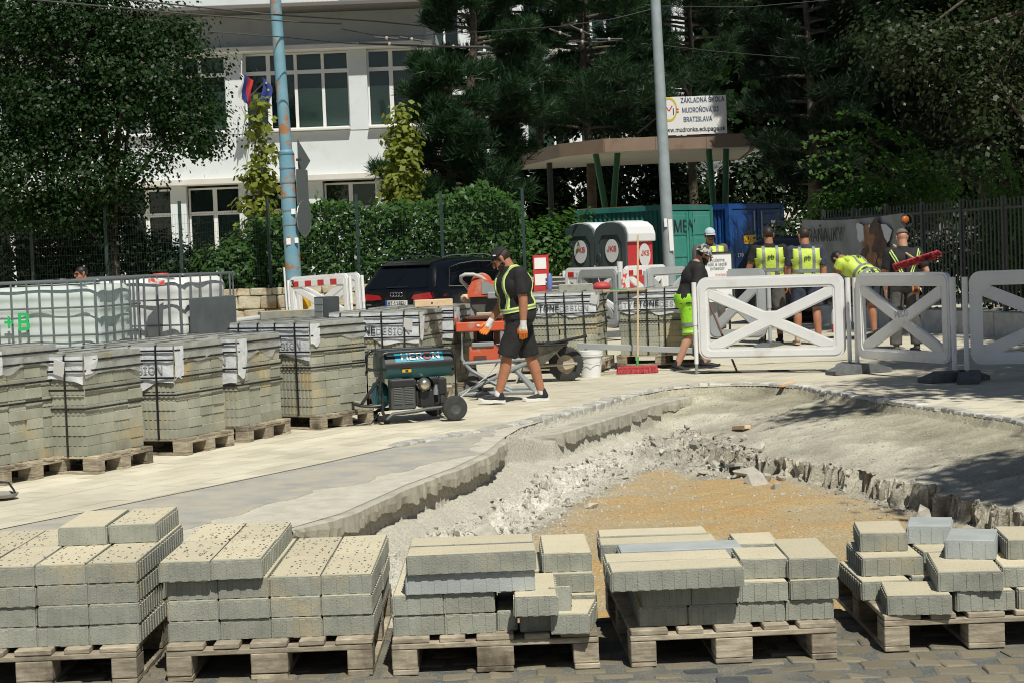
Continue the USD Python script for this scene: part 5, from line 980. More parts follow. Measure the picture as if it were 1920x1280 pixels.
# ================= toilets, containers, signs =================
pm('cabin_grey', (.045, .062, .066), .45, c2=(.06, .08, .083), scale=2); pm('cabin_red', (.50, .035, .04), .45, c2=(.56, .05, .05), scale=2); pm('cabin_white', (.74, .75, .76), .5); pm('sticker_grey', (.62, .63, .64), .5)
def toilet(corner, label):
    rz = face_rz((.70, .71)); t = thing('toilet_cabin', label, 'toilet cabin', (corner[0], corner[1], -.08), rz, 'portable toilet cabins'); W = .97
    obj('body', MB().box((-W / 2, W / 2, 1.0), (W - .06, W - .06, 1.98)), M['cabin_red'], t)
    prof = Polygon([(-W, 1.9), (-W, 2.05), (-W + .06, 2.2), (-W + .2, 2.3), (-W + .4, 2.34), (-.4, 2.34), (-.2, 2.3), (-.06, 2.2), (0, 2.05), (0, 1.9)])
    obj('roof', MB().prism(prof.buffer(.03), -W - .02, -.03, XZ), M['cabin_white'], t, 40)
    fr = Polygon([(-W, 0), (-W, 1.95)] + list(prof.exterior.coords)[1:-2] + [(0, 1.95), (0, 0)]).buffer(0); dr = Polygon([(-W + .12, .1), (-W + .12, 1.85), (-W + .25, 2.05), (-.25, 2.05), (-.12, 1.85), (-.12, .1)])
    obj('front_frame', MB().prism(fr.difference(dr), -.02, .05, XZ), M['cabin_grey'], t); obj('door', MB().prism(dr, -.03, .02, XZ), M['cabin_grey'], t)
    obj('door_panel', MB().prism(sbox(-W + .3, .2, -.3, 1.8).buffer(.08), .02, .035, XZ), M['cabin_grey'], t)
    obj('door_streak', MB().cone((-.98, -.045, 1.35), (-.78, -.045, .75), .012, n=5), M['cabin_white'], t); obj('handle_recess', MB().ell((-.86, -.035, 1.5), (.09, .03, .14), sub=2), M['rail_black'], t, True)
    for R_, o, nm in ((XZ, (-.42, -.06, 1.68), 0), (rotm(0, 0, PI / 2) @ XZ, (.0, .62, 1.55), 1)):
        obj('round_sticker', MB().prism(Point(0, 0).buffer(1, 20), -.004, .004, R_ @ np.diag([.2, .27, 1]), o), M['sticker_grey'], t); v, f = text('JKS', .14, True, .004); v = v - [v[:, 0].max() / 2, 0, 0]; oo = np.array(o) + R_ @ np.array([0, -.01, .008]); obj('sticker_mark', MB().raw(v * .85, f, R_, oo), M['ink_red'], t)
    for z in (1.15, .6): obj('side_rib', MB().box((-.025, .5, z), (.03, .9, .04)), M['cabin_red'], t)
    obj('side_rib', MB().cone((-.02, .5, .75), (-.02, .95, 1.12), .03, n=6), M['cabin_red'], t)
c = at(1177, 500, 42.6); toilet(c, 'grey and red portable toilet, the right one, its red side visible'); toilet((c[0] - .70, c[1] + .70), 'grey and red portable toilet, the left one, partly hidden')
pm('teal_paint', (.018, .13, .115), .5, c2=(.03, .19, .165), scale=1.6, stain=(.16, .15, .10), stscale=1.5, stlo=.6, sthi=.75); pm('teal_light', (.04, .24, .20), .5, c2=(.055, .28, .235), scale=2, stain=(.2, .2, .14), stscale=2, stlo=.6, sthi=.75); pm('blue_paint', (.008, .055, .22), .4, c2=(.012, .075, .27), scale=2); pm('rust', (.2, .11, .06), .8)
def container(corner, u, label, L, W, H, mat, dmat, kind):
    t = thing('container', label, 'container', (corner[0], corner[1], .05), face_rz(u), None)
    n = int(L / .14); pts = []
    for i in range(n): x = -L + .1 + (L - .2) * i / n; s = (L - .2) / n; pts += [(x, .0), (x + s * .35, .0), (x + s * .5, .036), (x + s * .85, .036)]
    pts.append((-.1, 0)); P = np.array(pts); g = np.stack([np.c_[P, np.full(len(P), z)] for z in (.15, H - .12)], 1); obj('corrugated_side', MB().sheet(g), M[mat], t); 
    obj('core', MB().box((-L / 2, W / 2 + .03, H / 2), (L - .1, W - .1, H - .12)), M[mat], t)
    for (c, d) in (((-L / 2, .0, H - .06), (L, .1, .12)), ((-L / 2, .0, .08), (L, .1, .16)), ((0, W / 2, H - .06), (.1, W + .1, .12)), ((0, W / 2, .08), (.1, W + .1, .16)), ((-.0, 0, H / 2), (.13, .13, H - .1)), ((0, W, H / 2), (.13, .13, H - .1)), ((-L, 0, H / 2), (.12, .12, H - .1))): obj('frame_beam', MB().box(c, d), M[mat], t)
    obj('roof', MB().box((-L / 2, W / 2, H - .005), (L - .05, W - .05, .05)), M['rust' if kind == 'teal' else mat], t)
    for s in (0, 1):
        y0, y1 = (.08, W / 2 - .03) if s == 0 else (W / 2 + .03, W - .08); d = obj('door', MB().box((.03, (y0 + y1) / 2, H / 2), (.05, y1 - y0, H - .3)), M[dmat], t)
        for q in range(4 if kind == 'teal' else 2):
            zz_ = .22 + q * (H - .44) / (4 if kind == 'teal' else 2); hh2 = (H - .44) / (4 if kind == 'teal' else 2) - .07; obj('door_panel', MB().box((.062, (y0 + y1) / 2, zz_ + hh2 / 2 + .03), (.02, y1 - y0 - .12, hh2), ch=.008), M[dmat], d)
        y = y1 - .12 if s == 0 else y0 + .12
        obj('lock_rod', MB().cone((.09, y, .2), (.09, y, H - .18), .02, n=8), M['zinc' if kind != 'teal' else dmat], t); obj('handle', MB().box((.1, y, 1.1), (.03, .3, .04)), M['zinc'], t)
    RD = rotm(0, 0, PI / 2) @ XZ
    if kind == 'teal': v, f = text('MBY', .3, False, .006); obj('graffiti', MB().raw(v * [1.15, 1, 1], f, RD, (.083, .32, H - .66)), M['ink_black'], t)
    else:
        obj('yellow_plate', MB().prism(sbox(.0, 0, .40, .13).buffer(.05), 0, .01, RD, (.085, .52, H - .98)), M['yellow'], t); v, f = text('170', .09, True, .004); obj('number', MB().raw(v, f, RD, (.08, .2, H - 1.35)), M['paper'], t); obj('white_sticker', MB().box((.078, W - .42, H - .55), (.006, .16, .25)), M['paper'], t)
    return t
c = at(1245, 460, 44.6); container(c, (.6, .8), 'teal green steel container with graffiti on its door', 2.5, 2.2, 2.6, 'teal_paint', 'teal_light', 'teal')
c = at(1368, 460, 47.2); container(c, (.72, .69), 'dark blue steel container right of the teal one', 2.4, 2.15, 2.62, 'blue_paint', 'blue_paint', 'blue')
p = at(1093, 410, 47.6); t = thing('white_canister', 'small white canister standing up behind the left toilet roof', 'canister', (p[0], p[1], 0)); obj('pole', MB().cone((0, 0, 0), (0, 0, p[2] - .2), .03), M['zinc'], t); obj('sign_plate', MB().box((0, 0, p[2]), (.12, .03, .42)), M['paper'], t)
p = at(1310, 518, 27.5); q = at(1371, 475, 27.5); t = thing('info_board', 'white information board with black lettering behind the camouflage hat man', 'sign', (p[0], 27.5, 0)); w_, zt, zb_ = q[0] - p[0], q[2], q[2] - .72
obj('board', MB().box((w_ / 2, 0, (zt + zb_) / 2), (w_, .03, zt - zb_)), M['paper'], t); obj('frame', MB().box((w_ / 2, 0, zt + .012), (w_ + .05, .05, .03)).box((w_ + .012, 0, (zt + zb_) / 2), (.03, .05, zt - zb_)).box((-.012, 0, (zt + zb_) / 2), (.03, .05, zt - zb_)), M['rail_black'], t)
for i, (s, wd) in enumerate((('Pripravujeme', .36), ('novejší a lepší', .40), ('priestor', .22))): v, f = text(s, .046, True, .003, wd); obj('lettering', MB().raw(v, f, XZ, (w_ * .83 - wd - .02 + (.04 if i == 1 else 0), -.017, zt - .115 - i * .062)), M['ink_grey'], t)
v, f = text('bratislava', .04, False, .003, .2); obj('lettering', MB().raw(v, f, XZ, (w_ * .5, -.017, zt - .33)), M['ink_pink'], t)
for x in (.05, w_ - .05): obj('leg', MB().cone((x, .05, 0), (x, .02, zb_ + .1), .018, n=6), M['rail_black'], t)
p = at(1001, 540, 33); q = at(1028, 478, 33); t = thing('notice_board', 'narrow red board with two white notices behind the walking man', 'notice board', (p[0], 33, 0)); w_ = q[0] - p[0]; obj('panel', MB().box((w_ / 2, 0, q[2] - .5), (w_, .03, 1.0)), M['cabin_red'], t)
for z in (q[2] - .15, q[2] - .44): obj('notice', MB().box((w_ / 2 - .01, -.02, z), (w_ * .75, .006, .2)), M['paper'], t)
obj('leg', MB().cone((.05, .03, 0), (.05, .03, q[2] - .9), .02, n=6), M['zinc'], t); obj('leg', MB().cone((w_ - .05, .03, 0), (w_ - .05, .03, q[2] - .9), .02, n=6), M['zinc'], t)
p = at(1042, 548, 31); t = thing('crate', 'dark brown plastic crate behind the pack, right of the red notices', 'crate', (p[0], 31, p[2] - .1)); 
for z in (.03, .1, .17, .24, .31): obj('slat', MB().box((0, 0, z), (.3, .02, .05)).box((-.15, .15, z), (.02, .3, .05)).box((.15, .15, z), (.02, .3, .05)), M['box_dark'], t)
obj('base', MB().box((0, .15, 0), (.3, .3, .02)), M['box_dark'], t); pm('bottle_blue', (.15, .2, .5), .3); t = thing('bottle_pack', 'blue plastic wrap hanging beside the dark crate', 'plastic wrap', at(1031, 530, 30.8)); obj('wrap', MB().ell((0, 0, 0), (.045, .05, .16), sub=2), M['bottle_blue'], t, True)
bs = thing('block_stack', 'stack of goods on a pallet carrying the dark crate', 'block stack', (p[0], 31.2, 0)); obj('stack', MB().box((0, 0, (p[2] - .12) / 2), (1.0, .8, p[2] - .12)), M['pack_block'], bs)
# ================= car =================
pm('car_black', (.003, .004, .006), .3, coat=.35, spec=.3); pm('car_glass', (.004, .005, .006), .04, spec=.8); pm('chrome', (.62, .64, .66), .12, 1); pm('lamp_red', (.38, .01, .015), .12, spec=.8); pm('lamp_dark', (.12, .004, .008), .12, spec=.8); pm('rubber', (.02, .02, .02), .8); pm('plate_white', (.78, .78, .76), .4); pm('plate_blue', (.02, .08, .45), .4)
def interp(y, pts): return np.interp(y, [p[0] for p in pts], [p[1] for p in pts])
def car_body(L, roof, belt, half, low):
    def prof(y):
        zr, zb, w = interp(y, roof), interp(y, belt), interp(y, half); zr = max(zr, zb + .005); wr = w * (1 - .26 * min(1, (zr - zb) / .55)); z0 = interp(y, low)
        return np.array([(0, z0), (w * .82, z0), (w * .95, z0 + .08), (w * .985, .52), (w, .70), (w * .985, zb - .06), (w * .95, zb), (wr + (w * .95 - wr) * .45, zb + (zr - zb) * .55), (wr, zr - min(.07, (zr - zb) * .3)), (wr * .86, zr - .012), (wr * .5, zr + .006), (0, zr + .012)])
    return prof
def car(loc, rz, label, L, roof, belt, half, low, detail):
    t = thing('parked_car', label, 'car', loc, rz); pf = car_body(L, roof, belt, half, low)
    ys = np.unique(np.r_[np.linspace(0, .7, 12), np.linspace(.7, L - .6, 26), np.linspace(L - .6, L, 9)]); R_ = np.array([np.c_[p[:, 0], np.full(len(p), y), p[:, 1]] for y in ys for p in (pf(y),)])
    full = np.concatenate([R_, R_[:, ::-1][:, 1:-1] * [-1, 1, 1]], 1); n = full.shape[1]; k = len(ys); f = [[a * n + j, (a + 1) * n + j, (a + 1) * n + (j + 1) % n, a * n + (j + 1) % n] for a in range(k - 1) for j in range(n)]
    v = full.reshape(-1, 3); mb = MB().raw(v, np.array(f)); 
    for ring in (0, k - 1): c = full[ring].mean(0); mb.raw(np.vstack([full[ring], c]), np.array([[j, (j + 1) % n, n] if ring else [(j + 1) % n, j, n] for j in range(n)]))
    obj('body', mb, M['car_black'], t, 40)
    def sx(y, z): p = pf(y); q = p[2:]; return np.interp(z, q[:, 1], q[:, 0])
    for s in (-1, 1):
        for poly, nm in detail['side']:
            e = np.array(poly); m_ = trimesh.creation.triangulate_polygon(Polygon(e), engine='earcut'); 
            pg = Polygon(e); bx0, by0, bx1, by1 = pg.bounds; gy_, gz_ = np.meshgrid(np.linspace(bx0, bx1, 26), np.linspace(by0, by1, 9), indexing='ij')
            # a grid squeezed between the lower and the upper edge of the window
            lo, hi = [], []
            for y in np.linspace(bx0 + .002, bx1 - .002, 26):
                c = pg.intersection(LineString([(y, by0 - 1), (y, by1 + 1)])); lo.append(c.bounds[1]); hi.append(c.bounds[3])
            g = []
            for y, a, b in zip(np.linspace(bx0 + .002, bx1 - .002, 26), lo, hi): g.append([(s * (sx(y, z) + .006), y, z) for z in np.linspace(a, b, 8)])
            g = np.array(g); g = g[:, ::-1] if s > 0 else g; obj(nm, MB().sheet(g), M['car_glass'], t, True)
            ln = [(s * (sx(y, z) + .008), y, z) for y, z in e]; 
            if nm == 'side_window': pass
        tr = detail['trim']; obj('window_trim', MB().tube([(s * (sx(y, z) + .009), y, z) for y, z in tr], .011, 6, closed=True), M['chrome'], t, True)
        for y in detail['wheels']:
            w = obj('wheel', MB().lathe([(.0, -.10), (.26, -.10), (.345, -.08), (.36, 0), (.345, .10), (.26, .12), (.0, .1)], n=28, R=rotm(0, PI / 2 * s), c=(s * (interp(y, half) - .12), y, .36)), M['rubber'], t, 40); obj('rim', MB().lathe([(0, .10), (.1, .12), (.24, .125), (.25, .11)], n=24, R=rotm(0, PI / 2 * s), c=(s * (interp(y, half) - .12), y, .36)), M['chrome'], w, 40)
    return t, sx
roof = [(0, 1.0), (.03, 1.04), (.30, 1.42), (.42, 1.55), (.55, 1.60), (1.1, 1.645), (2.0, 1.66), (2.7, 1.60), (3.1, 1.44), (3.55, 1.12), (4.4, .98), (4.66, .80)]; belt = [(0, 1.0), (.35, 1.04), (3.3, 1.02), (3.55, 1.05), (4.4, .93), (4.66, .72)]
half = [(0, .84), (.12, .91), (.5, .945), (2.5, .95), (4.2, .92), (4.5, .84), (4.66, .68)]; low = [(0, .35), (.3, .24), (4.3, .24), (4.66, .34)]
ca = at(744, 560, 36.6); rzc = -math.radians(31)
cr, sx = car((ca[0], ca[1], -.06), rzc, 'shiny black estate car parked behind the packs, its rear towards the camera', 4.66, roof, belt, half, low,
    {'side': [([(.62, 1.10), (.95, 1.09), (.95, 1.47), (.80, 1.42)], 'side_window'), ([(1.0, 1.09), (1.9, 1.07), (1.9, 1.545), (1.0, 1.485)], 'side_window'), ([(1.97, 1.07), (3.15, 1.06), (2.75, 1.40), (2.45, 1.52), (1.97, 1.55)], 'side_window')], 'trim': [(.56, 1.09), (1.9, 1.055), (3.25, 1.045), (2.78, 1.43), (2.45, 1.545), (1.9, 1.575), (1.2, 1.53), (.82, 1.46)], 'wheels': (.92, 3.74)})
rw = [[(x, .048 + (.30 - .048) * k - .012 - .05 * (abs(x) / .7) ** 2 * 0 + .02, 1.07 + (1.45 - 1.07) * k) for x in np.linspace(-.66 + .12 * k, .66 - .12 * k, 9)] for k in np.linspace(0, 1, 6)]
def hatch(z): return np.interp(z, [1.0, 1.04, 1.42, 1.55, 1.60], [0, .03, .30, .42, .55])
rw = [[(x, hatch(z) - .014, z) for x in np.linspace(-(.70 - .17 * k), .70 - .17 * k, 9)] for k in np.linspace(0, 1, 7) for z in (1.075 + .40 * k,)]
obj('rear_window', MB().sheet(np.array(rw)), M['car_glass'], cr, True); obj('wiper', MB().box((0, hatch(1.09) - .03, 1.10), (.5, .012, .014)), M['rubber'], cr)
obj('roof_spoiler', MB().hull([(s * .58, y, z) for s in (-1, 1) for y, z in ((.30, 1.53), (.34, 1.50), (.62, 1.615), (.62, 1.57))]), M['car_black'], cr)
for s in (-1, 1):
    l = obj('tail_light', MB().prism([(.36, .86), (.42, .94), (.80, .985), (.85, .86), (.6, .845)], -.006, .03, XZ @ np.diag([s, 1, 1]) if False else XZ, (0, 0, 0)) if s > 0 else MB().prism([(-.36, .86), (-.6, .845), (-.85, .86), (-.80, .985), (-.42, .94)], -.006, .03, XZ), M['lamp_red'], cr)
    obj('tail_light_side', MB().hull([(s * (sx(y, z) + d), y, z) for d in (-.02, .012) for y, z in ((.02, .87), (.02, .975), (.42, .93), (.36, .89))]), M['lamp_dark'], cr)
    obj('roof_rail', MB().tube([(s * .62, .75, 1.66), (s * .64, .95, 1.70), (s * .64, 2.3, 1.71), (s * .62, 2.6, 1.66)], .014, 6), M['chrome'], cr, True)
    obj('mirror', MB().ell((s * 1.0, 3.0, 1.12), (.1, .06, .075), sub=2), M['car_black'], cr, True)
for i in range(4): obj('emblem_ring', MB().tube([(-.105 + i * .07 + .045 * math.cos(q), -.012 - (i % 2) * .002, .955 + .045 * math.sin(q)) for q in np.linspace(0, 2 * PI, 17)[:-1]], .008, 5, closed=True), M['chrome'], cr, True)
npl = obj('number_plate', MB().box((0, -.02, .78), (.52, .012, .115)), M['plate_white'], cr); obj('plate_band', MB().box((-.235, -.028, .78), (.05, .008, .11)), M['plate_blue'], npl); v, f = text('BT·118EU', .075, True, .003, .42); obj('plate_number', MB().raw(v, f, XZ, (-.20, -.027, .742)), M['ink_black'], npl)
obj('trim_letters', MB().box((-.68, -.008, .76), (.12, .004, .03)), M['chrome'], cr)
# second car behind the workers
c = at(1395, 470, 34.6); car((c[0] + .55, c[1] - .2, .0), -.55, 'dark van like car parked between the blue container and the workers', 4.4, [(a, b + .1) for a, b in roof], [(a, b + .05) for a, b in belt], half, low, {'side': [([(.62, 1.12), (.95, 1.11), (.95, 1.54), (.80, 1.48)], 'side_window'), ([(1.0, 1.11), (1.9, 1.09), (1.9, 1.6), (1.0, 1.54)], 'side_window')], 'trim': [(.56, 1.11), (1.9, 1.075), (3.1, 1.07), (2.5, 1.57), (1.9, 1.64), (.82, 1.52)], 'wheels': (.9, 3.6)})
# ================= generator =================
pm('gen_black', (.022, .024, .026), .42, spec=.5); pm('gen_teal', (.012, .085, .095), .35, c2=(.018, .10, .11), scale=3); pm('gen_band', (.02, .27, .38), .38); pm('gen_grey', (.07, .075, .075), .5); pm('slat_grey', (.19, .2, .2), .4, .4); pm('muffler', (.62, .58, .48), .28, .9); pm('tyre', (.03, .032, .032), .85, c2=(.05, .05, .048), scale=20)
g = G(719, 796); ge = thing('generator', 'black and teal wheeled petrol generator on the paving beside the fifth pack', 'generator', (g[0], g[1], 0), .33); Lg, Wg, Hg = .75, .56, .70
def tb(nm, pts, r=.0165, m='gen_black', p=ge, n=9): return obj(nm, MB().tube(pts, r, n), M[m], p, 40)
def loop(y): return [(.03, y, .05), (.0, y, .12), (.0, y, Hg - .06), (.03, y, Hg - .01), (.08, y, Hg), (Lg - .08, y, Hg), (Lg - .03, y, Hg - .01), (Lg, y, Hg - .06), (Lg, y, .2), (Lg - .05, y, .14)]
for y in (0, Wg): tb('frame_tube', loop(y)); tb('frame_rail', [(.03, y, .05), (.1, y, .1), (.35, y, .115), (.45, y, .13), (Lg - .05, y, .14)], .018, 'gen_grey')
for x, z in ((0, .52), (Lg, .5), (.03, .06), (Lg - .05, .14), (.06, Hg)): tb('cross_tube', [(x, 0, z), (x, Wg, z)], .015)
for y in (.05, Wg - .05): obj('support_foot', MB().hull([(x, y + s * .02, z) for s in (-1, 1) for x, z in ((.02, .0), (.07, .0), (.02, .1), (.08, .1))]), M['rubber'], ge)
tank = MB().hull([(x, y, z) for x in (.06, Lg - .03) for y, z in ((.02, .50), (.0, .58), (.05, .665), (.12, .70), (Wg - .12, .70), (Wg - .03, .64), (Wg - .02, .50), (.06, .44), (Wg - .06, .44))]); obj('fuel_tank', tank, M['gen_teal'], ge, 35)
def skin(z): return np.interp(z, [.50, .58, .665, .70], [.02, 0, .05, .12])
for nm, x0_, x1_, za, zb_, m, o in (('tank_shroud', .045, Lg - .012, .545, .700, 'gen_black', .006), ('label_band', .15, .64, .60, .698, 'gen_band', .010)):
    z = np.linspace(za, zb_, 8); obj(nm, MB().sheet(np.array([[(x, skin(q) - o, q + (.004 if q > .69 else 0)) for q in z] for x in (x0_, x1_)])), M[m], ge, True)
sl = math.atan2(.05, .085); 
v, f = text('HERON', .07, True, .003, .40); x = v[:, 0].copy(); RT = rotm(-0.53, 0, 0) @ XZ
om = (v[:, 0] > .40 * .62) & (v[:, 0] < .40 * .80)
for nm, sel, m in (('lettering', lambda c: ~((c > .235) & (c < .312)), 'paper'), ('lettering_red', lambda c: (c > .235) & (c < .312), 'ink_pink')):
    cen = np.zeros(len(v)); lab = trimesh.graph.connected_component_labels(trimesh.Trimesh(v, f, process=False).edges, node_count=len(v)); 
    for l_ in np.unique(lab): cen[lab == l_] = v[lab == l_, 0].mean()
    ok = sel(cen)[f[:, 0]]
    if ok.any(): obj(nm, MB().raw(v, f[ok], RT, (.20, skin(.615) - .014, .620)), M['ink_red' if 'red' in nm else m], ge)
wl = obj('warning_label', MB().box((.255, -.006, .515), (.09, .006, .028)), M['yellow'], ge); obj('warning_sign', MB().box((.255, -.01, .515), (.03, .004, .018)), M['ink_black'], wl)
gb = obj('panel_box', MB().box((.215, .06, .285), (.25, .12, .30), ch=.012), M['gen_grey'], ge); obj('panel_cover', MB().box((.215, -.004, .395), (.25, .02, .06), ch=.006), M['gen_black'], gb)
for s in (0, 1):
    for i in range(10): obj('louvre_slat', MB().box((.155 + s * .115, -.006, .20 + i * .0165), (.085, .012, .006), rx=.5), M['slat_grey'], gb)
obj('alternator', MB().lathe([(0, 0), (.11, 0), (.13, .03), (.13, .12), (0, .12)], n=20, R=rotm(0, -PI / 2), c=(.12, .30, .27)), M['gen_teal'], ge, 40)
for i in range(7): obj('alternator_slot', MB().box((-.002, .22 + i * .026, .27), (.006, .012, .16)), M['gen_band'], ge)
obj('engine_block', MB().box((.50, .30, .30), (.26, .34, .30), ch=.03).box((.46, .10, .23), (.16, .12, .18), ch=.02), M['gen_black'], ge)
obj('muffler', MB().lathe([(0, -.06), (.055, -.055), (.068, 0), (.055, .05), (.035, .06), (.03, .068), (0, .07)], n=24, R=rotm(PI / 2), c=(.435, .03, .37)), M['muffler'], ge, True); obj('heat_shield', MB().hull([(.34, .06, .40), (.40, .03, .42), (.47, .05, .42), (.36, .06, .36), (.46, .06, .30), (.42, .03, .30)]), M['chrome'], ge)
obj('air_filter', MB().box((.62, .06, .34), (.09, .1, .17), ch=.015), M['gen_black'], ge); obj('carburettor', MB().lathe([(0, 0), (.03, 0), (.03, .05), (.022, .06), (.022, .1), (0, .1)], n=12, c=(.56, .05, .26)), M['zinc'], ge, 40)
for i in range(5): obj('engine_hose', MB().tube([(.50 + i * .02, .05, .44), (.53 + i * .015, .02, .40), (.55 + i * .012, .05, .33)], .009, 6), M['gen_black'], ge, True)
def wheel(p, nm, c, r, w, rr, mt='tyre', rimm='gen_grey', yaw=0, lugs=0):
    R_ = rotm(PI / 2) if not yaw else rotm(0, 0, yaw) @ rotm(PI / 2)
    t = obj(nm, MB().lathe([(rr, -w / 2), (r * .86, -w / 2), (r * .97, -w * .36), (r, -w * .1), (r, w * .1), (r * .97, w * .36), (r * .86, w / 2), (rr, w / 2)], n=32, R=R_, c=c), M[mt], p, 40); obj('rim', MB().lathe([(0, -w * .4), (rr * .4, -w * .42), (rr * .5, -w * .2), (rr * .9, -w * .25), (rr * 1.02, -w * .45), (rr * 1.02, w * .45), (rr * .5, w * .3), (0, w * .4)], n=24, R=R_, c=c), M[rimm], t, 40); obj('hub', MB().lathe([(0, -w * .5), (rr * .3, -w * .5), (rr * .3, -w * .2), (.0, .0)][::-1], n=16, R=R_, c=c), M['zinc'], t, 40)
    if lugs:
        for i in range(lugs): a = 2 * PI * i / lugs; q = np.array(c) + R_ @ np.array([math.cos(a) * r * .93, math.sin(a) * r * .93, -w * .5]); obj('tread_lug', MB().box((0, 0, 0), (r * .2, w * .3, r * .07), ch=.002).get() if False else MB().raw(BOXV * [r * .22, w * .45, r * .075], BOXF, R_ @ rotm(0, 0, a) @ rotm(PI / 2), q), M['tyre_dusty'], t)
    return t
pm('tyre_dusty', (.12, .118, .105), .9, c2=(.2, .195, .17), scale=20)
wheel(ge, 'wheel', (Lg - .04, -.07, .125), .125, .075, .055); wheel(ge, 'wheel', (Lg - .04, Wg + .07, .125), .125, .075, .055)
for y in (.02, Wg - .02): tb('handle', [(.0, y, .47), (-.20, y, .22), (-.22, y, .20), (-.12, y, .185), (-.01, y, .19), (.02, y, .24)] if y < .1 else [(.0, y, .50), (-.19, y, .26), (-.21, y, .23), (-.22, y, .11)], .016)
tb('handle_grip', [(-.21, .02, .2), (-.235, Wg - .02, .21)], .018); tb('handle_strut', [(.02, .02, .24), (-.02, .02, .34), (.0, .0, .50)], .016)
obj('cable', MB().tube([(.02, .2, .1), (-.1, .1, .01), (-.4, .1, .006), (-.55, .3, .006)], .006, 5), M['wire'], ge, True)
# ================= stone saw behind the walking man =================
pm('saw_orange', (.66, .105, .04), .42, c2=(.58, .12, .06), scale=8, stain=(.45, .35, .28), stscale=5, stlo=.55, sthi=.7); pm('saw_grey', (.24, .27, .28), .5, c2=(.31, .33, .33), scale=8); pm('saw_dark', (.06, .065, .062), .6, c2=(.1, .1, .09), scale=8); pm('hose_grey', (.46, .47, .45), .5); pm('saw_brown', (.12, .055, .035), .7)
sw = thing('stone_saw', 'orange and grey wet stone saw on a tube frame behind the walking man', 'stone saw'); D0 = 21.4
def S(px, py, dy=0): return at(px, py, D0 + dy)
def st(nm, pts, r, m, p=sw): return obj(nm, MB().tube([S(*q) for q in pts], r, 9), M[m], p, 40)
gz = lambda px, dy: np.array([S(px, 740, dy)[0], D0 + dy, .03])
for dy in (-.35, .3):
    st('leg_tube', [(866, 610, dy), (866, 672, dy), (874, 684, dy), (884, 694, dy)], .02, 'saw_grey'); st('leg_tube', [(940, 620, dy), (941, 680, dy)], .02, 'saw_grey')
    a, b = S(940, 690, dy), gz(862, dy); obj('brace_tube', MB().tube([S(884, 694, dy), S(915, 712, dy), gz(960, dy)], .024, 9), M['saw_grey'], sw, 40); obj('brace_tube', MB().cone(S(996, 676, dy), gz(862, dy), .024, n=9), M['saw_grey'], sw, 40); obj('brace_tube', MB().cone(S(968, 694, dy), gz(1003, dy), .026, n=9), M['saw_grey'], sw, 40)
    obj('floor_tube', MB().cone(gz(862, dy), gz(1000, dy), .024, n=9), M['saw_grey'], sw, 40); obj('rail_tube', MB().cone(S(868, 681, dy), S(1000, 672, dy), .022, n=9), M['saw_grey'], sw, 40)
obj('cross_tube', MB().cone(gz(862, -.35), gz(862, .3), .022, n=9), M['saw_grey'], sw); obj('cross_tube', MB().cone(gz(1000, -.35), gz(1000, .3), .022, n=9), M['saw_grey'], sw)
def slab_(nm, a, b, dy0, dy1, m, ch=.01): p, q = S(*a), S(*b); return obj(nm, MB().box(((p[0] + q[0]) / 2, D0 + (dy0 + dy1) / 2, (p[2] + q[2]) / 2), (abs(q[0] - p[0]), dy1 - dy0, abs(p[2] - q[2])), ch=ch), M[m], sw)
slab_('tray_front', (856, 603), (946, 617), -.38, -.34, 'saw_orange'); slab_('tray_side', (855, 594), (860, 617), -.34, .3, 'saw_orange'); slab_('tray_floor', (860, 611), (944, 616), -.34, .3, 'saw_brown'); slab_('tray_back', (860, 600), (944, 615), .3, .33, 'saw_orange'); slab_('tray_label', (895, 606), (908, 610), -.388, -.38, 'tape_red', .001)
slab_('table_board', (893, 586), (944, 591), -.1, .25, 'board_old'); slab_('saw_table', (878, 592), (946, 597), -.2, .25, 'saw_brown')
a = S(907, 592, -.05); bl = MB().lathe([(0, -.004), (.155, -.003), (.155, .003), (0, .004)], n=32, R=rotm(PI / 2), c=S(907, 562, -.05)); obj('blade', bl, M['saw_dark'], sw)
gd = Polygon([(-.19, -.02), (-.18, .08), (-.13, .16), (-.03, .19), (.08, .165), (.15, .1), (.18, -.02)]); obj('blade_guard', MB().prism(gd, -.04, .05, XZ, S(907, 553, -.06)), M['saw_orange'], sw); obj('guard_window', MB().prism(gd.buffer(-.03).intersection(sbox(-.02, -.1, .3, .3)), .05, .06, XZ, S(907, 553, -.06)), M['saw_grey'], sw)
obj('guard_hood', MB().lathe([(.03, -.05), (.11, -.05), (.125, -.03), (.125, .05), (.11, .07), (.03, .07)], n=24, R=rotm(PI / 2), c=S(903, 532, .02)), M['saw_orange'], sw, 40); slab_('motor_arm', (912, 528), (950, 546), .05, .25, 'saw_orange'); slab_('arm_top', (918, 540), (952, 551), -.02, .05, 'saw_orange'); slab_('arm_plate', (914, 548), (945, 559), -.18, -.05, 'saw_grey')
slab_('pillar', (881, 556), (889, 592), -.03, .05, 'saw_grey', .004); slab_('pillar', (941, 552), (951, 612), -.02, .06, 'saw_dark', .004)
hp = [(888, 592, 0), (884, 565, 0), (882, 546, 0), (873, 535, 0), (865, 527, -.05), (864, 519, -.1), (872, 515, -.1), (887, 515, -.1), (902, 520, -.08), (916, 531, -.06), (929, 547, -.04)]
st('hose', hp, .022, 'hose_grey')
slab_('motor_box', (896, 617), (925, 640), -.15, .2, 'saw_dark'); slab_('side_plate', (888, 617), (896, 640), -.25, .2, 'saw_brown'); slab_('side_plate', (925, 617), (938, 642), -.25, .2, 'saw_brown')
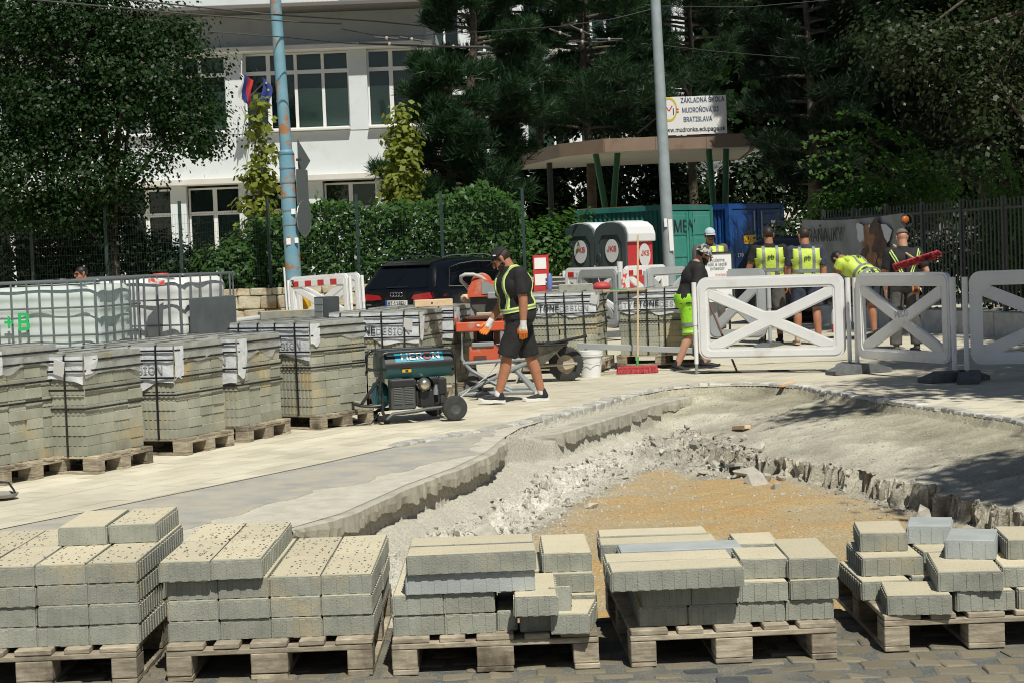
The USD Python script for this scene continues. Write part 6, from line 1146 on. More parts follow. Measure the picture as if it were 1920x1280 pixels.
P = [S(880, 651, -.3), S(886, 646, -.3), S(928, 646, -.3), S(936, 656, -.3), S(935, 675, -.3), S(880, 675, -.3)]; pl = Polygon([(p[0], p[2]) for p in P]); obj('water_basin', MB().prism(pl, -.0, .0, XZ) if False else MB().prism(pl, -(D0 + .25), -(D0 - .3), XZ), M['saw_orange'], sw, 40); slab_('basin_lid', (885, 640), (927, 647), -.32, .27, 'saw_grey'); slab_('basin_label', (889, 664), (913, 672), -.312, -.3, 'saw_brown', .001)
obj('cord', MB().tube([S(936, 676, -.3), S(912, 706, -.4), S(884, 727, -.5), np.array([S(862, 740, -.6)[0], D0 - .6, .012])], .008, 6), M['hose_grey'], sw, True)
# water canister, dark bucket shape under the saw
g = G(893, 722); t = thing('dark_bag', 'dark plastic bag lying under the stone saw', 'bag', (g[0], 21.2, 0)); obj('bag', MB().hull([(-.12, -.1, 0), (.12, -.1, 0), (.12, .15, 0), (-.12, .15, 0), (-.03, 0, .32), (.04, .03, .32), (.1, .0, .1), (-.1, 0, .1)]), M['saw_dark'], t)
# ================= wheelbarrow, bucket, straightedge, brooms, hammer =================
wb = thing('wheelbarrow', 'dusty dark wheelbarrow parked behind the walking man, its wheel to the right', 'wheelbarrow', (at(1062, 700, 23.0)[0], 23.0, 0), -.08)
pm('barrow_tray', (.085, .085, .075), .7, c2=(.2, .19, .16), scale=9); pm('dusty_tube', (.36, .34, .30), .7)
wheel(wb, 'wheel', (0, 0, .215), .215, .09, .115, 'tyre', 'board_old', lugs=34)
obj('tray', MB().raw(*(lambda: (lambda a, b: (np.vstack([a, b]), [[0, 1, 5], [0, 5, 4], [1, 2, 6], [1, 6, 5], [2, 3, 7], [2, 7, 6], [3, 0, 4], [3, 4, 7], [0, 3, 2], [0, 2, 1]]))(np.array([(-.55, -.2, .28), (-.28, -.2, .22), (-.28, .2, .22), (-.55, .2, .28)]), np.array([(-1.05, -.3, .46), (.02, -.3, .47), (.02, .3, .47), (-1.05, .3, .46)])))()), M['barrow_tray'], wb)
obj('tray_rim', MB().tube([(-1.05, -.3, .46), (.02, -.3, .47), (.02, .3, .47), (-1.05, .3, .46)], .014, 7, closed=True), M['rubber'], wb, 40)
for s in (-1, 1): obj('frame_tube', MB().tube([(.13, s * .08, .22), (-.5, s * .13, .2), (-.8, s * .2, .33), (-1.45, s * .27, .52)], .017, 8), M['dusty_tube'], wb, 40); obj('wheel_fork', MB().tube([(0, s * .07, .2), (-.1, s * .07, .34), (-.13, s * .07, .42)], .011, 6), M['dusty_tube'], wb, 40); obj('leg', MB().tube([(-.72, s * .2, .3), (-.80, s * .22, .02), (-.62, s * .2, .02), (-.55, s * .15, .2)], .013, 6), M['dusty_tube'], wb, 40)
obj('shovel_handle', MB().cone((-.25, -.2, .47), (.28, -.15, .56), .018, n=8), M['rubber'], wb, 40); obj('front_bar', MB().cone((.13, -.1, .22), (.13, .1, .22), .016, n=8), M['dusty_tube'], wb)
g = G(1108, 698); t = thing('bucket', 'white plastic bucket between the wheelbarrow wheel and the upright broom', 'bucket', (at(1108, 690, 23.6)[0], 23.6, 0)); obj('bucket', MB().lathe([(0, 0), (.125, 0), (.15, .29), (.158, .29), (.158, .335), (.15, .335), (.145, .30), (.12, .02), (0, .02)], n=26), M['plastic_white'], t, 40); obj('rim', MB().lathe([(.152, .27), (.162, .27), (.162, .285), (.152, .285)], n=26), M['plastic_white'], t); obj('bail', MB().tube([(-.16, 0, .28), (-.12, -.12, .2), (0, -.175, .17), (.12, -.12, .2), (.16, 0, .28)], .004, 5), M['zinc'], t)
pm('alu', (.50, .52, .52), .35, .5); a, b = at(1082, 648, 24.25), at(1300, 657, 24.15); c = (a + b) / 2; d = b - a; t = thing('straightedge', 'long aluminium straightedge leaning level along the packs behind the broom', 'straightedge', c, math.atan2(d[1], d[0])); obj('bar', MB().box((0, 0, 0), (np.linalg.norm(d), .03, .075), ry=math.asin(-d[2] / np.linalg.norm(d)), ch=.004), M['alu'], t); obj('end_cap', MB().box((.5 * np.linalg.norm(d), 0, .5 * d[2]), (.03, .034, .08)), M['rubber'], t)
pm('bristle', (.36, .03, .04), .8, c2=(.52, .075, .085), scale=40); pm('handle_wood', (.58, .42, .24), .7, c2=(.68, .52, .32), scale=9, sv=(8, 8, 1)); pm('green_plastic', (.06, .36, .08), .5)
def broom_head(p, t, R, L=.52):
    obj('head_board', MB().box((0, 0, .085), (L, .07, .03), ch=.005).get() if not True else MB().raw(*(MB().box((0, 0, .085), (L, .07, .03), ch=.005).get()), R, p), M['bristle'], t)
    r = rnd(5); k = 1500; b = np.c_[r.uniform(-L / 2, L / 2, k), r.uniform(-.035, .035, k), np.full(k, .072)]; e = b + np.c_[r.normal(0, .012, k), r.normal(0, .016, k), -.068 - r.uniform(-.012, .012, k)]; w = np.array([.0035, 0, 0]); v = np.stack([b - w, b + w, e + w * .8, e - w * .8], 1).reshape(-1, 3); i = np.arange(k)[:, None] * 4
    obj('bristles', MB().raw(v, np.vstack([i + [0, 1, 2], i + [0, 2, 3]]), R, p), M['bristle'], t, kind='stuff')
g = at(1195, 690, 23.9); t = thing('broom', 'broom with red bristles standing upright on the paving before the packs', 'broom', (g[0], 23.9, 0)); broom_head((0, 0, 0), t, rotm(0, 0, .03)); top = at(1196, 441, 24.1) - np.array([g[0], 23.9, 0]); obj('handle', MB().cone((0.01, 0, .2), top, .0135, n=10), M['handle_wood'], t, 40); obj('socket', MB().cone((0, 0, .09), (.01, 0, .22), .02, .016, 10), M['green_plastic'], t, 40)
g = G(1352, 652); t = thing('hammer', 'long handled tool leaning on the shade toned barrier, seen through the white one', 'tool', (0, 0, 0)); a, b = at(1324, 555, 24.0), at(1355, 635, 23.6); obj('handle', MB().cone(a, (b[0] + .13, 23.3, .03), .014, n=8), M['saw_brown'], t, 40); obj('head', MB().box(a, (.12, .05, .05)), M['rubber'], t)
g = G(1361, 671); t = thing('spirit_bottle', 'small reddish brown tool knob on the paving behind the white barrier', 'tool', (g[0], g[1] + .5, 0)); obj('knob', MB().ell((0, 0, .07), (.03, .03, .035), sub=2), M['saw_orange'], t, True); obj('rod', MB().cone((0, 0, .05), (.16, 0, .03), .006, n=5), M['saw_brown'], t); obj('base', MB().box((0, 0, .02), (.05, .05, .04)), M['saw_brown'], t)
p = at(1564, 630, 30.5); t = thing('canister', 'white spray can with red label standing by the granite wall', 'can', (p[0], 30.3, 0)); obj('can', MB().lathe([(0, 0), (.07, 0), (.07, .42), (.05, .5), (.025, .52), (.025, .56), (0, .56)], n=18), M['plastic_white'], t, 40); obj('label', MB().lathe([(.0715, .12), (.0715, .26)], n=18), M['ink_red'], t)
for i, (px, py, a) in enumerate(((1470, 712, .02),)): pass
g1, g2 = G(1312, 700), G(1530, 694); t = thing('pole_on_ground', 'thin dark rod standing in for the cast shadow of the sunlit white barrier', 'rod'); obj('rod', MB().cone((g1[0], g1[1], .012), (g2[0], g2[1], .012), .011, n=6), M['rail_black'], t)  # dark rod laid in place of the line of shadow the barrier casts
pm('paint_green', (.25, .42, .22), .9); pm('paint_pink', (.6, .33, .27), .9)
for px, py, w, m, l in ((1110, 702, .5, 'paint_green', 'faint green paint smear on the paving below the bucket'), (1165, 697, .45, 'paint_pink', 'faint pink paint smear on the paving below the upright broom')):
    g = G(px, py); an = np.linspace(0, 2 * PI, 22)[:-1]; q = 1 + .3 * np.sin(an * 3) + .2 * np.sin(an * 7 + 1); obj('paint_smear', MB().prism(Polygon(np.c_[np.cos(an) * w * .5 * q, np.sin(an) * .16 * q]), .004, .0055, None, (g[0], g[1], 0)), M[m], pavement)
# ================= people =================
pm('skin_tan', (.36, .155, .085), .5, c2=(.44, .20, .115), scale=14); pm('skin_light', (.46, .24, .16), .5, c2=(.53, .29, .2), scale=14); pm('skin_dark', (.22, .095, .055), .5, c2=(.27, .12, .07), scale=14)
pm('cloth_black', (.012, .012, .013), .85, c2=(.02, .02, .021), scale=9, bump=.5, bscale=22, dist=.02); pm('cloth_grey', (.085, .082, .076), .9, c2=(.12, .115, .105), scale=8, bump=.5, bscale=20, dist=.02); pm('cloth_navy', (.02, .026, .05), .9, c2=(.05, .06, .09), scale=10, bump=.4, bscale=22, dist=.02)
pm('cloth_blue', (.13, .17, .24), .9, c2=(.19, .23, .3), scale=30); pm('hi_vis', (.50, .66, .06), .6, c2=(.58, .72, .12), scale=7, bump=.5, bscale=16, dist=.02); pm('hi_vis_green', (.26, .62, .02), .6, c2=(.32, .68, .03), scale=7, bump=.5, bscale=16, dist=.02); pm('reflex', (.20, .225, .22), .5); pm('vest_strap', (.60, .78, .22), .55)
pm('hair_black', (.010, .009, .009), .55); pm('hair_brown', (.03, .018, .012), .6); pm('shoe_black', (.015, .016, .02), .7); pm('sole_white', (.72, .72, .70), .6); pm('sock_white', (.74, .74, .74), .85); pm('glove_orange', (.72, .20, .03), .65); pm('glove_white', (.68, .68, .66), .85); pm('shoe_tan', (.42, .33, .24), .85); pm('camo', (.42, .40, .36), .85, c2=(.06, .06, .055), scale=22, lo=.47, hi=.52, detail=2); pm('cap_grey', (.16, .13, .11), .85); pm('cap_pale', (.42, .50, .56), .85, c2=(.5, .58, .63), scale=30); pm('eye', (.01, .008, .007), .3); pm('logo_green', (.012, .08, .035), .7)
_ico = np.array(trimesh.creation.icosphere(2).vertices)
def cap_(a, ra, b, rb, T=np.eye(3)):
    ra, rb = np.broadcast_to(ra, 3), np.broadcast_to(rb, 3); return m3.Manifold.hull_points(np.vstack([np.array(a) + (_ico * ra) @ T.T, np.array(b) + (_ico * rb) @ T.T]))
def ball(a, r, T=np.eye(3)): return m3.Manifold.hull_points(np.array(a) + (_ico * np.broadcast_to(r, 3)) @ T.T)
def union(l): return m3.Manifold.batch_boolean(l, m3.OpType.Add)
def soft(man, ref=.035, it=8, noise=0, seed=0):
    if ref: man = man.refine_to_length(ref)
    v, f, _ = meshkit.arrays(man); m = trimesh.Trimesh(v, f, process=True)
    if it: trimesh.smoothing.filter_taubin(m, lamb=.5, nu=.52, iterations=it)
    v = np.array(m.vertices)
    if noise: v = v + np.array(m.vertex_normals) * ((meshkit.fbm(v * [14, 14, 6], 3, seed) - .5) * noise)[:, None]
    return v, np.array(m.faces)
def slab_m(T, o, c, d): # box of size d centred at c in frame (T, o)
    return m3.Manifold.cube(tuple(map(float, d)), True).transform(np.c_[T, np.array(o) + T @ np.array(c)])
def cut(man, n, p): n = np.array(n, float); return man.trim_by_plane(tuple(n), float(np.dot(n, p)))
def person(label, loc, rz, pose, wear, skin='skin_tan', s=1.0, group=None):
    a = pose.get('lean', 0); tw = pose.get('twist', 0); X = np.array([1., 0, 0])
    f_ = np.array([0, math.cos(a), -math.sin(a)]); up = np.array([0, math.sin(a), math.cos(a)]); T = np.stack([X, f_, up], 1) @ rotm(0, 0, tw)
    dirp = lambda p, ab, sg: np.array([sg * math.sin(ab), math.sin(p) * math.cos(ab), -math.cos(p) * math.cos(ab)])
    legs = {}
    for k, sg in (('l', -1), ('r', 1)):
        th, fl, ab = pose.get('leg_' + k, (0, 0, .06)); hip = np.array([sg * .092, 0, -.02]); kn = hip + .425 * dirp(th, ab, sg); an = kn + .415 * dirp(th - fl, ab * .4, sg); legs[k] = (hip, kn, an, th - fl)
    hz = .085 - min(l[2][2] for l in legs.values()); P = np.array([0, 0, hz]); legs = {k: tuple(x + P for x in l[:3]) + (l[3],) for k, l in legs.items()}
    tp = lambda x, y, z: P + T @ np.array([x, y, z])
    neck = tp(0, -.01, .50); hp = pose.get('head', 0); hy = pose.get('head_yaw', 0)
    Hm = rotm(0, 0, hy) @ np.stack([X, [0, math.cos(hp), -math.sin(hp)], [0, math.sin(hp), math.cos(hp)]], 1); bk = wear.get('bulk', .022); hc = neck + T @ np.array([0, .005, .035]) + Hm @ np.array([0, .03, .11]); hd = lambda x, y, z: hc + Hm @ (np.array([x, y, z]) * 1.07)
    arms = {}
    for k, sg in (('l', -1), ('r', 1)):
        p, ab, fl, inn = pose.get('arm_' + k, (0, .12, .15, 0)); sh = tp(sg * (.185 + bk * .7), 0, .435); el_ = sh + .29 * dirp(p, ab, sg); wr = el_ + .25 * dirp(p + fl, -inn, sg); arms[k] = (sh, el_, wr, p + fl, sg)
    torso = lambda e0: (lambda e: [cap_(tp(-.10, 0, .33), (.10 + e, .115 + e, .12 + e), tp(.10, 0, .33), (.10 + e, .115 + e, .12 + e), T), cap_(tp(-.075, .005, .12), (.085 + e, .105 + e, .11 + e), tp(.075, .005, .12), (.085 + e, .105 + e, .11 + e), T), cap_(tp(0, .0, .12), (.155 + e, .107 + e, .1 + e), tp(0, 0, .34), (.185 + e, .112 + e, .12 + e), T), cap_(tp(-.16, -.005, .41), .06 + e, tp(.16, -.005, .41), .06 + e), cap_(tp(0, -.01, .40), (.13 + e, .08 + e, .06 + e), tp(0, -.01, .47), .058 + e, T), cap_(P + [-.075, 0, .0], (.10 + e, .115 + e, .11 + e), P + [.075, 0, .0], (.10 + e, .115 + e, .11 + e))])(e0 + bk)
    waist = lambda e0: (lambda e: [cap_(P + [-.07, 0, .02], (.105 + e, .118 + e, .1 + e), tp(-.06, 0, .13), (.095 + e, .108 + e, .08 + e)), cap_(P + [.07, 0, .02], (.105 + e, .118 + e, .1 + e), tp(.06, 0, .13), (.095 + e, .108 + e, .08 + e))])(e0 + bk)
    B = torso(-.008) + waist(-.008) + [cap_(neck - T @ [0, 0, .05], .072, hd(0, -.025, -.04), .060), ball(hd(0, -.012, .025), (.074, .094, .088), Hm), cap_(hd(0, .02, -.03), (.062, .07, .06), hd(0, .05, -.085), (.034, .03, .026), Hm), cap_(hd(0, .082, .02), .011, hd(0, .102, -.018), .0155), cap_(hd(-.045, .066, .03), .014, hd(.045, .066, .03), .014), cap_(hd(-.02, .083, -.052), .011, hd(.02, .083, -.052), .011)]
    for sg in (-1, 1): B.append(cap_(hd(sg * .076, -.012, .015), (.01, .02, .026), hd(sg * .073, -.006, -.018), (.008, .013, .016), Hm))
    for k, (hip, kn, an, ph) in legs.items(): B += [cap_(hip, .094, kn + (hip - kn) * .1, .058), cap_(kn, .057, kn + (an - kn) * .3 + [0, -.014, 0], .062), cap_(kn + (an - kn) * .3 + [0, -.014, 0], .062, an, .041)]
    for k, (sh, e, w, ph, sg) in arms.items(): B += [cap_(sh, .064, e, .048), cap_(e, .048, e + (w - e) * .3, .048), cap_(e + (w - e) * .3, .048, w, .030)]
    t = thing('person', label, 'person', loc, rz, group); UsdGeom.Xformable(t).AddScaleOp().Set(Gf.Vec3f(s, s, s))
    v, f = soft(union(B), .03, 5)
    mb = MB().raw(v, f); gl = {}
    for k, (sh, e, w, ph, sg) in arms.items():
        d = (w - e) / np.linalg.norm(w - e); sd = np.array([0, 1., 0]) - d * d[1]; sd /= np.linalg.norm(sd); sd = sd * 1.0; n = np.cross(d, sd); n = n * (-sg if np.dot(n, [sg, 0, 0]) > 0 else sg) * -1 if False else n
        if np.dot(n, X) * sg > 0: n = -n                               # n points to the palm side (inwards)
        q = lambda x, y, z: w + sd * x + d * y + n * z
        palm = m3.Manifold.hull_points(np.vstack([_ico * r + q(*c) for c, r in (((-.02, .0, 0), .018), ((.02, .0, 0), .018), ((-.034, .075, 0), .0125), ((.034, .075, 0), .0125))])); fg = []; cu = pose.get('curl', .5)
        for x, L in ((-.033, .06), (-.011, .074), (.011, .08), (.033, .072)):
            b0 = q(x, .078, 0); b1 = b0 + (d * math.cos(cu * .7) + n * math.sin(cu * .7)) * L * .55; b2 = b1 + (d * math.cos(cu * 1.6) + n * math.sin(cu * 1.6)) * L * .5; fg += [cap_(b0, .0105, b1, .0098), cap_(b1, .0098, b2, .008)]
        th = [cap_(q(.03, .02, .004), .0125, q(.052, .055, .02), .0115), cap_(q(.052, .055, .02), .0115, q(.052, .085, .03), .009)]
        gl[k] = (palm, fg, th, w, d)
        if k not in wear.get('gloves', ()): hv, hf = soft(union([palm] + fg + th), .009, 2); mb.raw(hv, hf)
    obj('body', mb, M[skin], t, True)
    for k in wear.get('gloves', ()):
        palm, fg, th, w, d = gl[k]; hv, hf = soft(union([palm.scale((1, 1, 1)), cap_(w - d * .05, .036, w + d * .01, .034), ball(w + d * .035, .034)]), .012, 3); g_ = obj('glove', MB().raw(hv, hf), M['glove_white'], t, True)
        hv, hf = soft(union([m3.Manifold.hull_points(np.vstack([_ico * .0165 + (w + d * .078)])), palm.trim_by_plane(tuple(d), float(np.dot(d, w + d * .05))).translate(tuple(d * .001))] + [x for x in fg + th]), .009, 1); hv = hv + np.array(trimesh.Trimesh(hv, hf, process=False).vertex_normals) * .003; obj('glove_fingers', MB().raw(hv, hf), M['glove_orange'], g_, True)
    obj('eye', MB().ell(hd(-.03, .079, .012), (.011, .008, .006), sub=1), M['eye'], t); obj('eye', MB().ell(hd(.03, .079, .012), (.011, .008, .006), sub=1), M['eye'], t)
    # clothes
    if 'shirt' in wear:
        m, sl = wear['shirt']; L = torso(.010) + waist(.012)
        for k, (sh, e, w, ph, sg) in arms.items():
            d = (e - sh) / np.linalg.norm(e - sh); c = sh + d * .29 * sl; L.append(cut(cap_(sh, .082, e, .074), -d, c))
        sv = cut(union(L), T @ [0, .12, -1], tp(0, 0, .525)); sv = cut(sv, [0, 0, 1], P - [0, 0, .03]); v, f = soft(sv, .03, 4, .022, 3); obj('shirt', MB().raw(v, f), M[m], t, True)
    for k, (hip, kn, an, ph) in legs.items(): pass
    if 'trousers' in wear:
        m, ln, wd, bands = wear['trousers']; L = waist(.016) + [cap_(P + [-.08, 0, -.02], (.12, .14, .1), P + [.08, 0, -.02], (.12, .14, .1))]; pi = []
        for k, (hip, kn, an, ph) in legs.items():
            if ln <= 1: d = (kn - hip) / np.linalg.norm(kn - hip); c = hip + (kn - hip) * ln; pi.append(cut(cap_(hip, .118, kn + d * .1, .092 + wd), -d, c))
            else: d = (an - kn) / np.linalg.norm(an - kn); pi += [cap_(hip, .103, kn, .072 + wd), cut(cap_(kn, .072 + wd, an + d * .1, .060 + wd), -d, kn + (an - kn) * (ln - 1))]
        tv = cut(union(L + pi), [0, 0, -1], P + [0, 0, .10]) if not a > .7 else union(L + pi); v, f = soft(tv, .03, 4, .025, 7); obj('shorts' if ln < 1.3 else 'trousers', MB().raw(v, f), M[m], t, True)
        if bands:
            for (hip, kn, an, ph) in [legs[k] for k in legs]:
                for (f0, f1, mt) in bands:
                    d = (kn - hip) / np.linalg.norm(kn - hip); q = cut(cut(cap_(hip, .123, kn + d * .1, .097 + wd), -d, hip + (kn - hip) * f1), d, hip + (kn - hip) * f0); v, f = soft(q, .03, 0); obj('shorts_band', MB().raw(v, f), M[mt], t, 40)
    if 'vest' in wear:
        L = torso(.026) + [cap_(tp(0, 0, .02), (.165 + bk, .135 + bk, .08), tp(0, 0, .12), (.18 + bk, .135 + bk, .1), T)]
        vs = cut(cut(union(L), T @ [0, .1, -1], tp(0, 0, .465)), T @ [0, 0, 1], tp(0, 0, -.06)); side = [slab_m(T, P, (sg * .25, 0, .42), (.1, .5, .22)) for sg in (-1, 1)]; vs = vs - union(side)
        ns = -.001 if True else 0; v, f = soft(vs, .03, 3, .02, 5); obj('vest', MB().raw(v, f), M['hi_vis'], t, True)
        big = cut(cut(union(torso(.031) + [cap_(tp(0, 0, .02), (.170 + bk, .140 + bk, .08), tp(0, 0, .12), (.185 + bk, .140 + bk, .1), T)]), T @ [0, .1, -1], tp(0, 0, .515)), T @ [0, 0, 1], tp(0, 0, -.05)) - union([slab_m(T, P, (sg * .25, 0, .42), (.1, .5, .22)) for sg in (-1, 1)])
        for c, dd in (((0, 0, .135), (.7, .6, .048)), ((0, 0, .0), (.7, .6, .046)), ((-.10, 0, .32), (.045, .6, .34)), ((.10, 0, .32), (.045, .6, .34))):
            q = big ^ slab_m(T, P, c, dd)
            if q.num_tri() > 0: v, f = soft(q, .03, 0, .012, 5); obj('reflective_band', MB().raw(v, f), M['reflex'], t, 40)
        if wear.get('logo', True):
            v, f = text('pb', .06, True, .004); v = v - [v[:, 0].max() / 2, 0, 0]; R_ = T @ XZ; obj('logo', MB().raw(v, f, R_, tp(0, -.150 - bk, .30)), M['logo_green'], t)
    if 'straps' in wear:
        big = union(torso(.020) + waist(.026)); cl = []
        if wear['straps'] == 'x':
            for sg in (-1, 1): cl.append(slab_m(T @ rotm(0, sg * .42, 0), P, (0, 0, .30), (.045, .5, .50)).translate((0, 0, 0)))
            cl = [c ^ slab_m(T, P, (0, -.2, .28), (.6, .4, .42)) for c in cl]
        else:
            for sg in (-1, 1): cl.append(slab_m(T, P, (sg * .11, 0, .32), (.042, .6, .44)))
            cl.append(slab_m(T, P, (0, 0, .075), (.7, .6, .05)))
        for c in cl:
            q = big ^ c
            if q.num_tri(): v, f = soft(q, .03, 0); b = obj('hi_vis_strap', MB().raw(v, f), M['vest_strap'], t, 40)
        core = union(torso(.0225) + waist(.0285))
        for c in cl:
            lo = c.scale((1, 1, 1)); q = None
        if wear['straps'] != 'x':
            for sg in (-1, 1): q = core ^ slab_m(T, P, (sg * .11, 0, .32), (.012, .6, .44)); v, f = soft(q, .03, 0); obj('strap_stripe', MB().raw(v, f), M['reflex'], t, 40)
            q = core ^ slab_m(T, P, (0, 0, .075), (.7, .6, .015)); v, f = soft(q, .03, 0); obj('strap_stripe', MB().raw(v, f), M['reflex'], t, 40)
        else:
            for sg in (-1, 1): q = core ^ slab_m(T @ rotm(0, sg * .42, 0), P, (0, 0, .30), (.014, .5, .5)) ^ slab_m(T, P, (0, -.2, .28), (.6, .4, .42)); v, f = soft(q, .03, 0); obj('strap_stripe', MB().raw(v, f), M['logo_green'], t, 40)
    sm, so, sock = wear.get('shoes', ('shoe_black', 'sole_white', None))
    for k, (hip, kn, an, ph) in legs.items():
        pt = pose.get('foot_' + k, 0); R_ = rotm(pt, 0, 0); q = lambda x, y, z: an + R_ @ np.array([x, y, z])
        up_ = union([cap_(q(0, -.03, -.03), (.038, .042, .04), q(0, .07, -.045), (.043, .05, .03)), cap_(q(0, .07, -.045), (.043, .05, .03), q(0, .155, -.058), (.041, .045, .02)), cap_(q(0, -.025, -.02), .04, q(0, -.01, .02), .041)]); v, f = soft(up_, .02, 3); sh_ = obj('shoe', MB().raw(v, f), M[sm], t, True)
        mb = MB().prism(Polygon([(-.034, -.075), (.034, -.075), (.042, -.03), (.040, .05), (.05, .12), (.042, .185), (.01, .208), (-.02, .205), (-.045, .17), (-.047, .11), (-.038, .04), (-.042, -.03)]).buffer(.004), -.085, -.058); v, f = mb.get(); v[:, 2] += .02 * np.clip((v[:, 1] - .12) / .09, 0, 1) ** 2; obj('sole', MB().raw(v, f, R_, an), M[so], sh_)
        if sock: d = (kn - an) / np.linalg.norm(kn - an); v, f = soft(cap_(an, .043, an + d * .05, .043), .02, 1); obj('sock', MB().raw(v, f), M[sock], t, True)
    hw = wear.get('hair')
    if hw: hm = ball(hd(0, -.018, .034), (.083, .103, .092), Hm); hm = cut(hm, Hm @ [0, -.75, .66], hd(0, .062, .045)); v, f = soft(hm, .02, 2, .018, 9); obj('hair', MB().raw(v, f), M[hw], t, True)
    if wear.get('beard'): bm = union([cap_(hd(0, .02, -.045), (.066, .07, .045), hd(0, .052, -.09), (.04, .036, .028), Hm)]); bm = cut(bm, Hm @ [0, -.35, -.94], hd(0, .06, -.040)); v, f = soft(bm, .02, 2); obj('beard', MB().raw(v, f), M[wear['beard']], t, True)
    if wear.get('glasses'): obj('sunglasses', MB().box(hd(-.032, .088, .014), (.045, .012, .03)).box(hd(.032, .088, .014), (.045, .012, .03)).box(hd(0, .09, .018), (.02, .008, .008)), M['eye'], t)
    if 'cap' in wear:
        m = wear['cap']; R_ = Hm @ rotm(wear.get('cap_tilt', 0)); dome = cut(ball(hd(0, -.015, .04), (.086, .106, .092), Hm), Hm @ [0, .1, 1], hd(0, 0, .045)); v, f = soft(dome, .02, 2); c_ = obj('cap', MB().raw(v, f), M[m], t, 50)
        vz = wear.get('visor', 1); 
        if vz: pg = [(x, vz * (.075 + .085 * math.sqrt(max(0, 1 - (x / .078) ** 2)))) for x in np.linspace(-.078, .078, 15)] + [(.06, vz * .03), (-.06, vz * .03)]; vm = MB().prism(Polygon(pg).buffer(0), 0, .006); v, f = vm.get(); v[:, 2] += .048 - 2.2 * v[:, 0] ** 2 - .12 * (np.abs(v[:, 1]) - .07); obj('visor', MB().raw(v, f, Hm, hc), M[m], c_)
        if wear.get('cap_mark'): obj('cap_mark', MB().box(hd(*wear['cap_mark']), (.004, .03, .012), rz=hy), M['sole_white'], c_)
    if 'bucket' in wear:
        m = wear['bucket']; obj('hat', MB().lathe([(.142, .018), (.135, .022), (.092, .062), (.086, .11), (.06, .135), (0, .142)], n=28, R=Hm, c=hd(0, -.012, .0)).lathe([(.142, .017), (.09, .055)], n=28, R=Hm, c=hd(0, -.012, 0)), M[m], t, 50)
    if wear.get('pocket'): 
        q = tp(*wear['pocket']); obj('pocket_glove', MB().hull([q + [sx * .05, -.02 * k, z] for sx in (-1, 1) for k in (0, 1) for z in (-.0, -.12)]), M['glove_orange'], t)
        obj('pocket_inside', MB().box(q + [0, -.024, -.05], (.05, .01, .09)), M['cloth_grey'], t)
    return t, (lambda x: x)
g = G(980, 753.5)
person('man with black cap and hi-vis braces walking left past the stone saw, orange glove', (g[0], g[1], 0), PI / 2, dict(lean=.16, head=.62, leg_l=(.36, .10, .04), leg_r=(-.22, .06, .04), foot_l=.05, foot_r=-.02, arm_l=(-.10, .10, .14, 0), arm_r=(.1, .05, .5, .2), curl=.55, twist=.42),
    dict(shirt=('cloth_black', .75), trousers=('cloth_black', 1.0, .012, None), straps='h', gloves=('l', 'r'), cap='cap_black' if False else 'cloth_black', bulk=.04, beard='hair_brown', hair='hair_brown', shoes=('shoe_black', 'sole_white', 'sock_white'), cap_mark=(-.082, .03, .075)), 'skin_tan', 1.02)
g = G(1285, 692)
person('man with camouflage bucket hat, black shirt and green shorts stepping right behind the barrier', (g[0] + .06, g[1] - .05, 0), -PI / 2, dict(lean=.30, head=.50, leg_r=(.02, .48, .05), leg_l=(.50, .50, .05), foot_r=-.25, arm_r=(-.12, .26, .30, .05), arm_l=(.5, .1, .5, 0)),
    dict(shirt=('cloth_black', .8), trousers=('hi_vis_green', 1.0, .012, ((.62, .74, 'reflex'), (.86, .93, 'vest_strap'))), bulk=.045, bucket='camo', hair='hair_brown', beard='hair_brown', shoes=('shoe_black', 'shoe_black', None)), 'skin_light', 1.0)
zb = .12
def back(px, D, label, pose, wear, skin='skin_tan', s=1.0, rz=0, z=zb): p = at(px, 600, D); person(label, (p[0], D, z), rz, pose, wear, skin, s)
back(1336, 29.5, 'man with pale blue cap and hi-vis vest facing the camera behind the information board', dict(head=.15), dict(shirt=('cloth_grey', .8), vest=1, logo=False, trousers=('cloth_grey', 1.9, .02, None), cap='cap_pale', glasses=True, hair='hair_brown'), 'skin_dark', 1.02, PI, z=.16)
back(1446, 28.0, 'man with dark cap and yellow vest, back turned, left of the two vests', dict(arm_l=(.1, .35, .5, .2), arm_r=(.0, .2, .2, 0), head=.1), dict(shirt=('cloth_black', .6), vest=1, trousers=('cloth_grey', 1.0, .02, None), cap='hair_brown', visor=1, hair='hair_brown', shoes=('shoe_black', 'shoe_black', None)), 'skin_tan', 1.02)
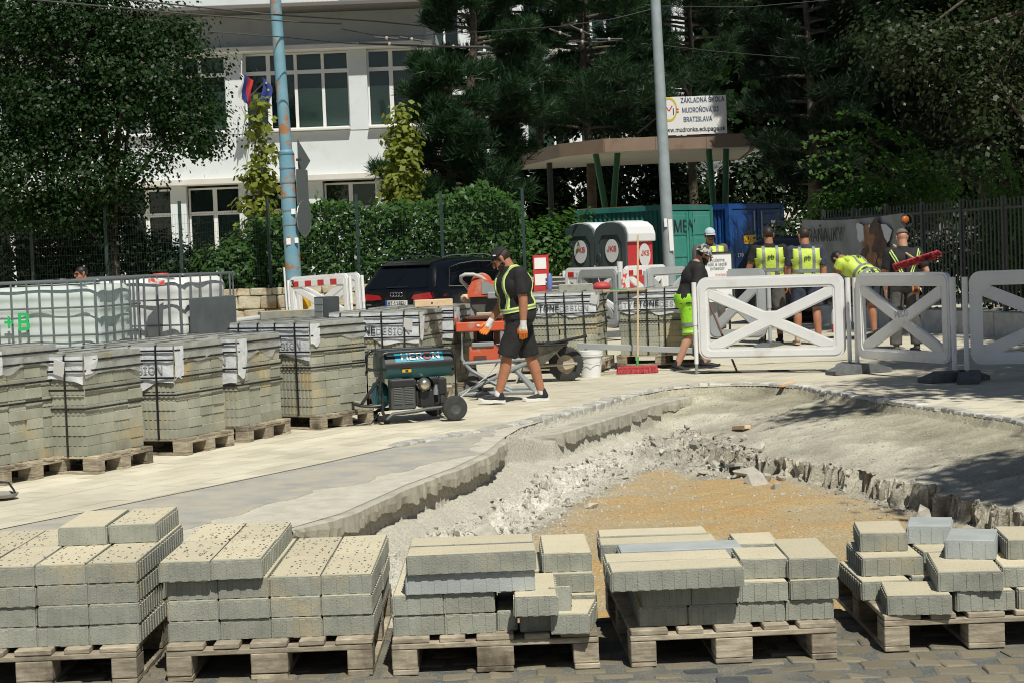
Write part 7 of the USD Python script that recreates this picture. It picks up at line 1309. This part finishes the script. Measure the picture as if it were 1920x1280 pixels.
back(1514, 27.2, 'dark haired man in yellow vest and navy shorts, back turned, bare calves', dict(arm_l=(.05, .16, .25, .05), arm_r=(-.05, .2, .15, 0), head=.12, head_yaw=.35, leg_l=(.06, .05, .1), leg_r=(-.04, .05, .1)), dict(shirt=('cloth_navy', .8), vest=1, trousers=('cloth_navy', .9, .02, None), hair='hair_brown', shoes=('shoe_tan', 'shoe_tan', None)), 'skin_tan', 1.0)
back(1632, 28.0, 'black haired man in yellow vest bending down between the vest wearers and banner', dict(lean=1.02, head=1.35, leg_l=(.2, .3, .1), leg_r=(.2, .3, .1), arm_l=(.5, .1, .2, 0), arm_r=(.4, .1, .3, 0)), dict(vest=1, shirt=('hi_vis', .35), trousers=('cloth_navy', .85, .02, None), hair='hair_black', shoes=('shoe_black', 'shoe_black', None)), 'skin_tan', 1.0, .75)
back(1697, 25.6, 'man with brown cap and crossed hi-vis braces carrying a red broom, back turned', dict(head=.2, arm_l=(.05, .2, .25, .1), arm_r=(-.25, .35, 1.5, .5), leg_l=(.03, .03, .07), leg_r=(-.03, .03, .09)), dict(shirt=('cloth_black', .8), straps='x', trousers=('cloth_grey', 1.95, .02, None), cap='cap_grey', visor=1, pocket=(.10, -.185, -.02), shoes=('cloth_grey', 'shoe_black', None)), 'skin_light', 1.0, .1, z=.04)
back(160, 30, 'person with sunglasses and grey blue shirt in the shade behind the liquid tanks', dict(head=.1, head_yaw=-.6), dict(shirt=('cloth_blue', .8), trousers=('cloth_grey', 1.9, .02, None), hair='hair_black', glasses=True), 'skin_tan', .98, PI - .3, z=0)
# broom carried by the man with crossed braces: head towards the camera
p = at(1719, 488, 25.05); t = thing('broom', 'broom with red bristles carried level by the man with crossed braces', 'broom', p); Rb = rotm(0, -.26, .05) @ rotm(-1.35); broom_head(Rb @ np.array([0, 0, -.05]), t, Rb, .66); obj('handle', MB().cone(Rb @ np.array([0, 0, .05]), Rb @ np.array([.0, .0, 1.0]), .0135, n=8), M['handle_wood'], t, 40)
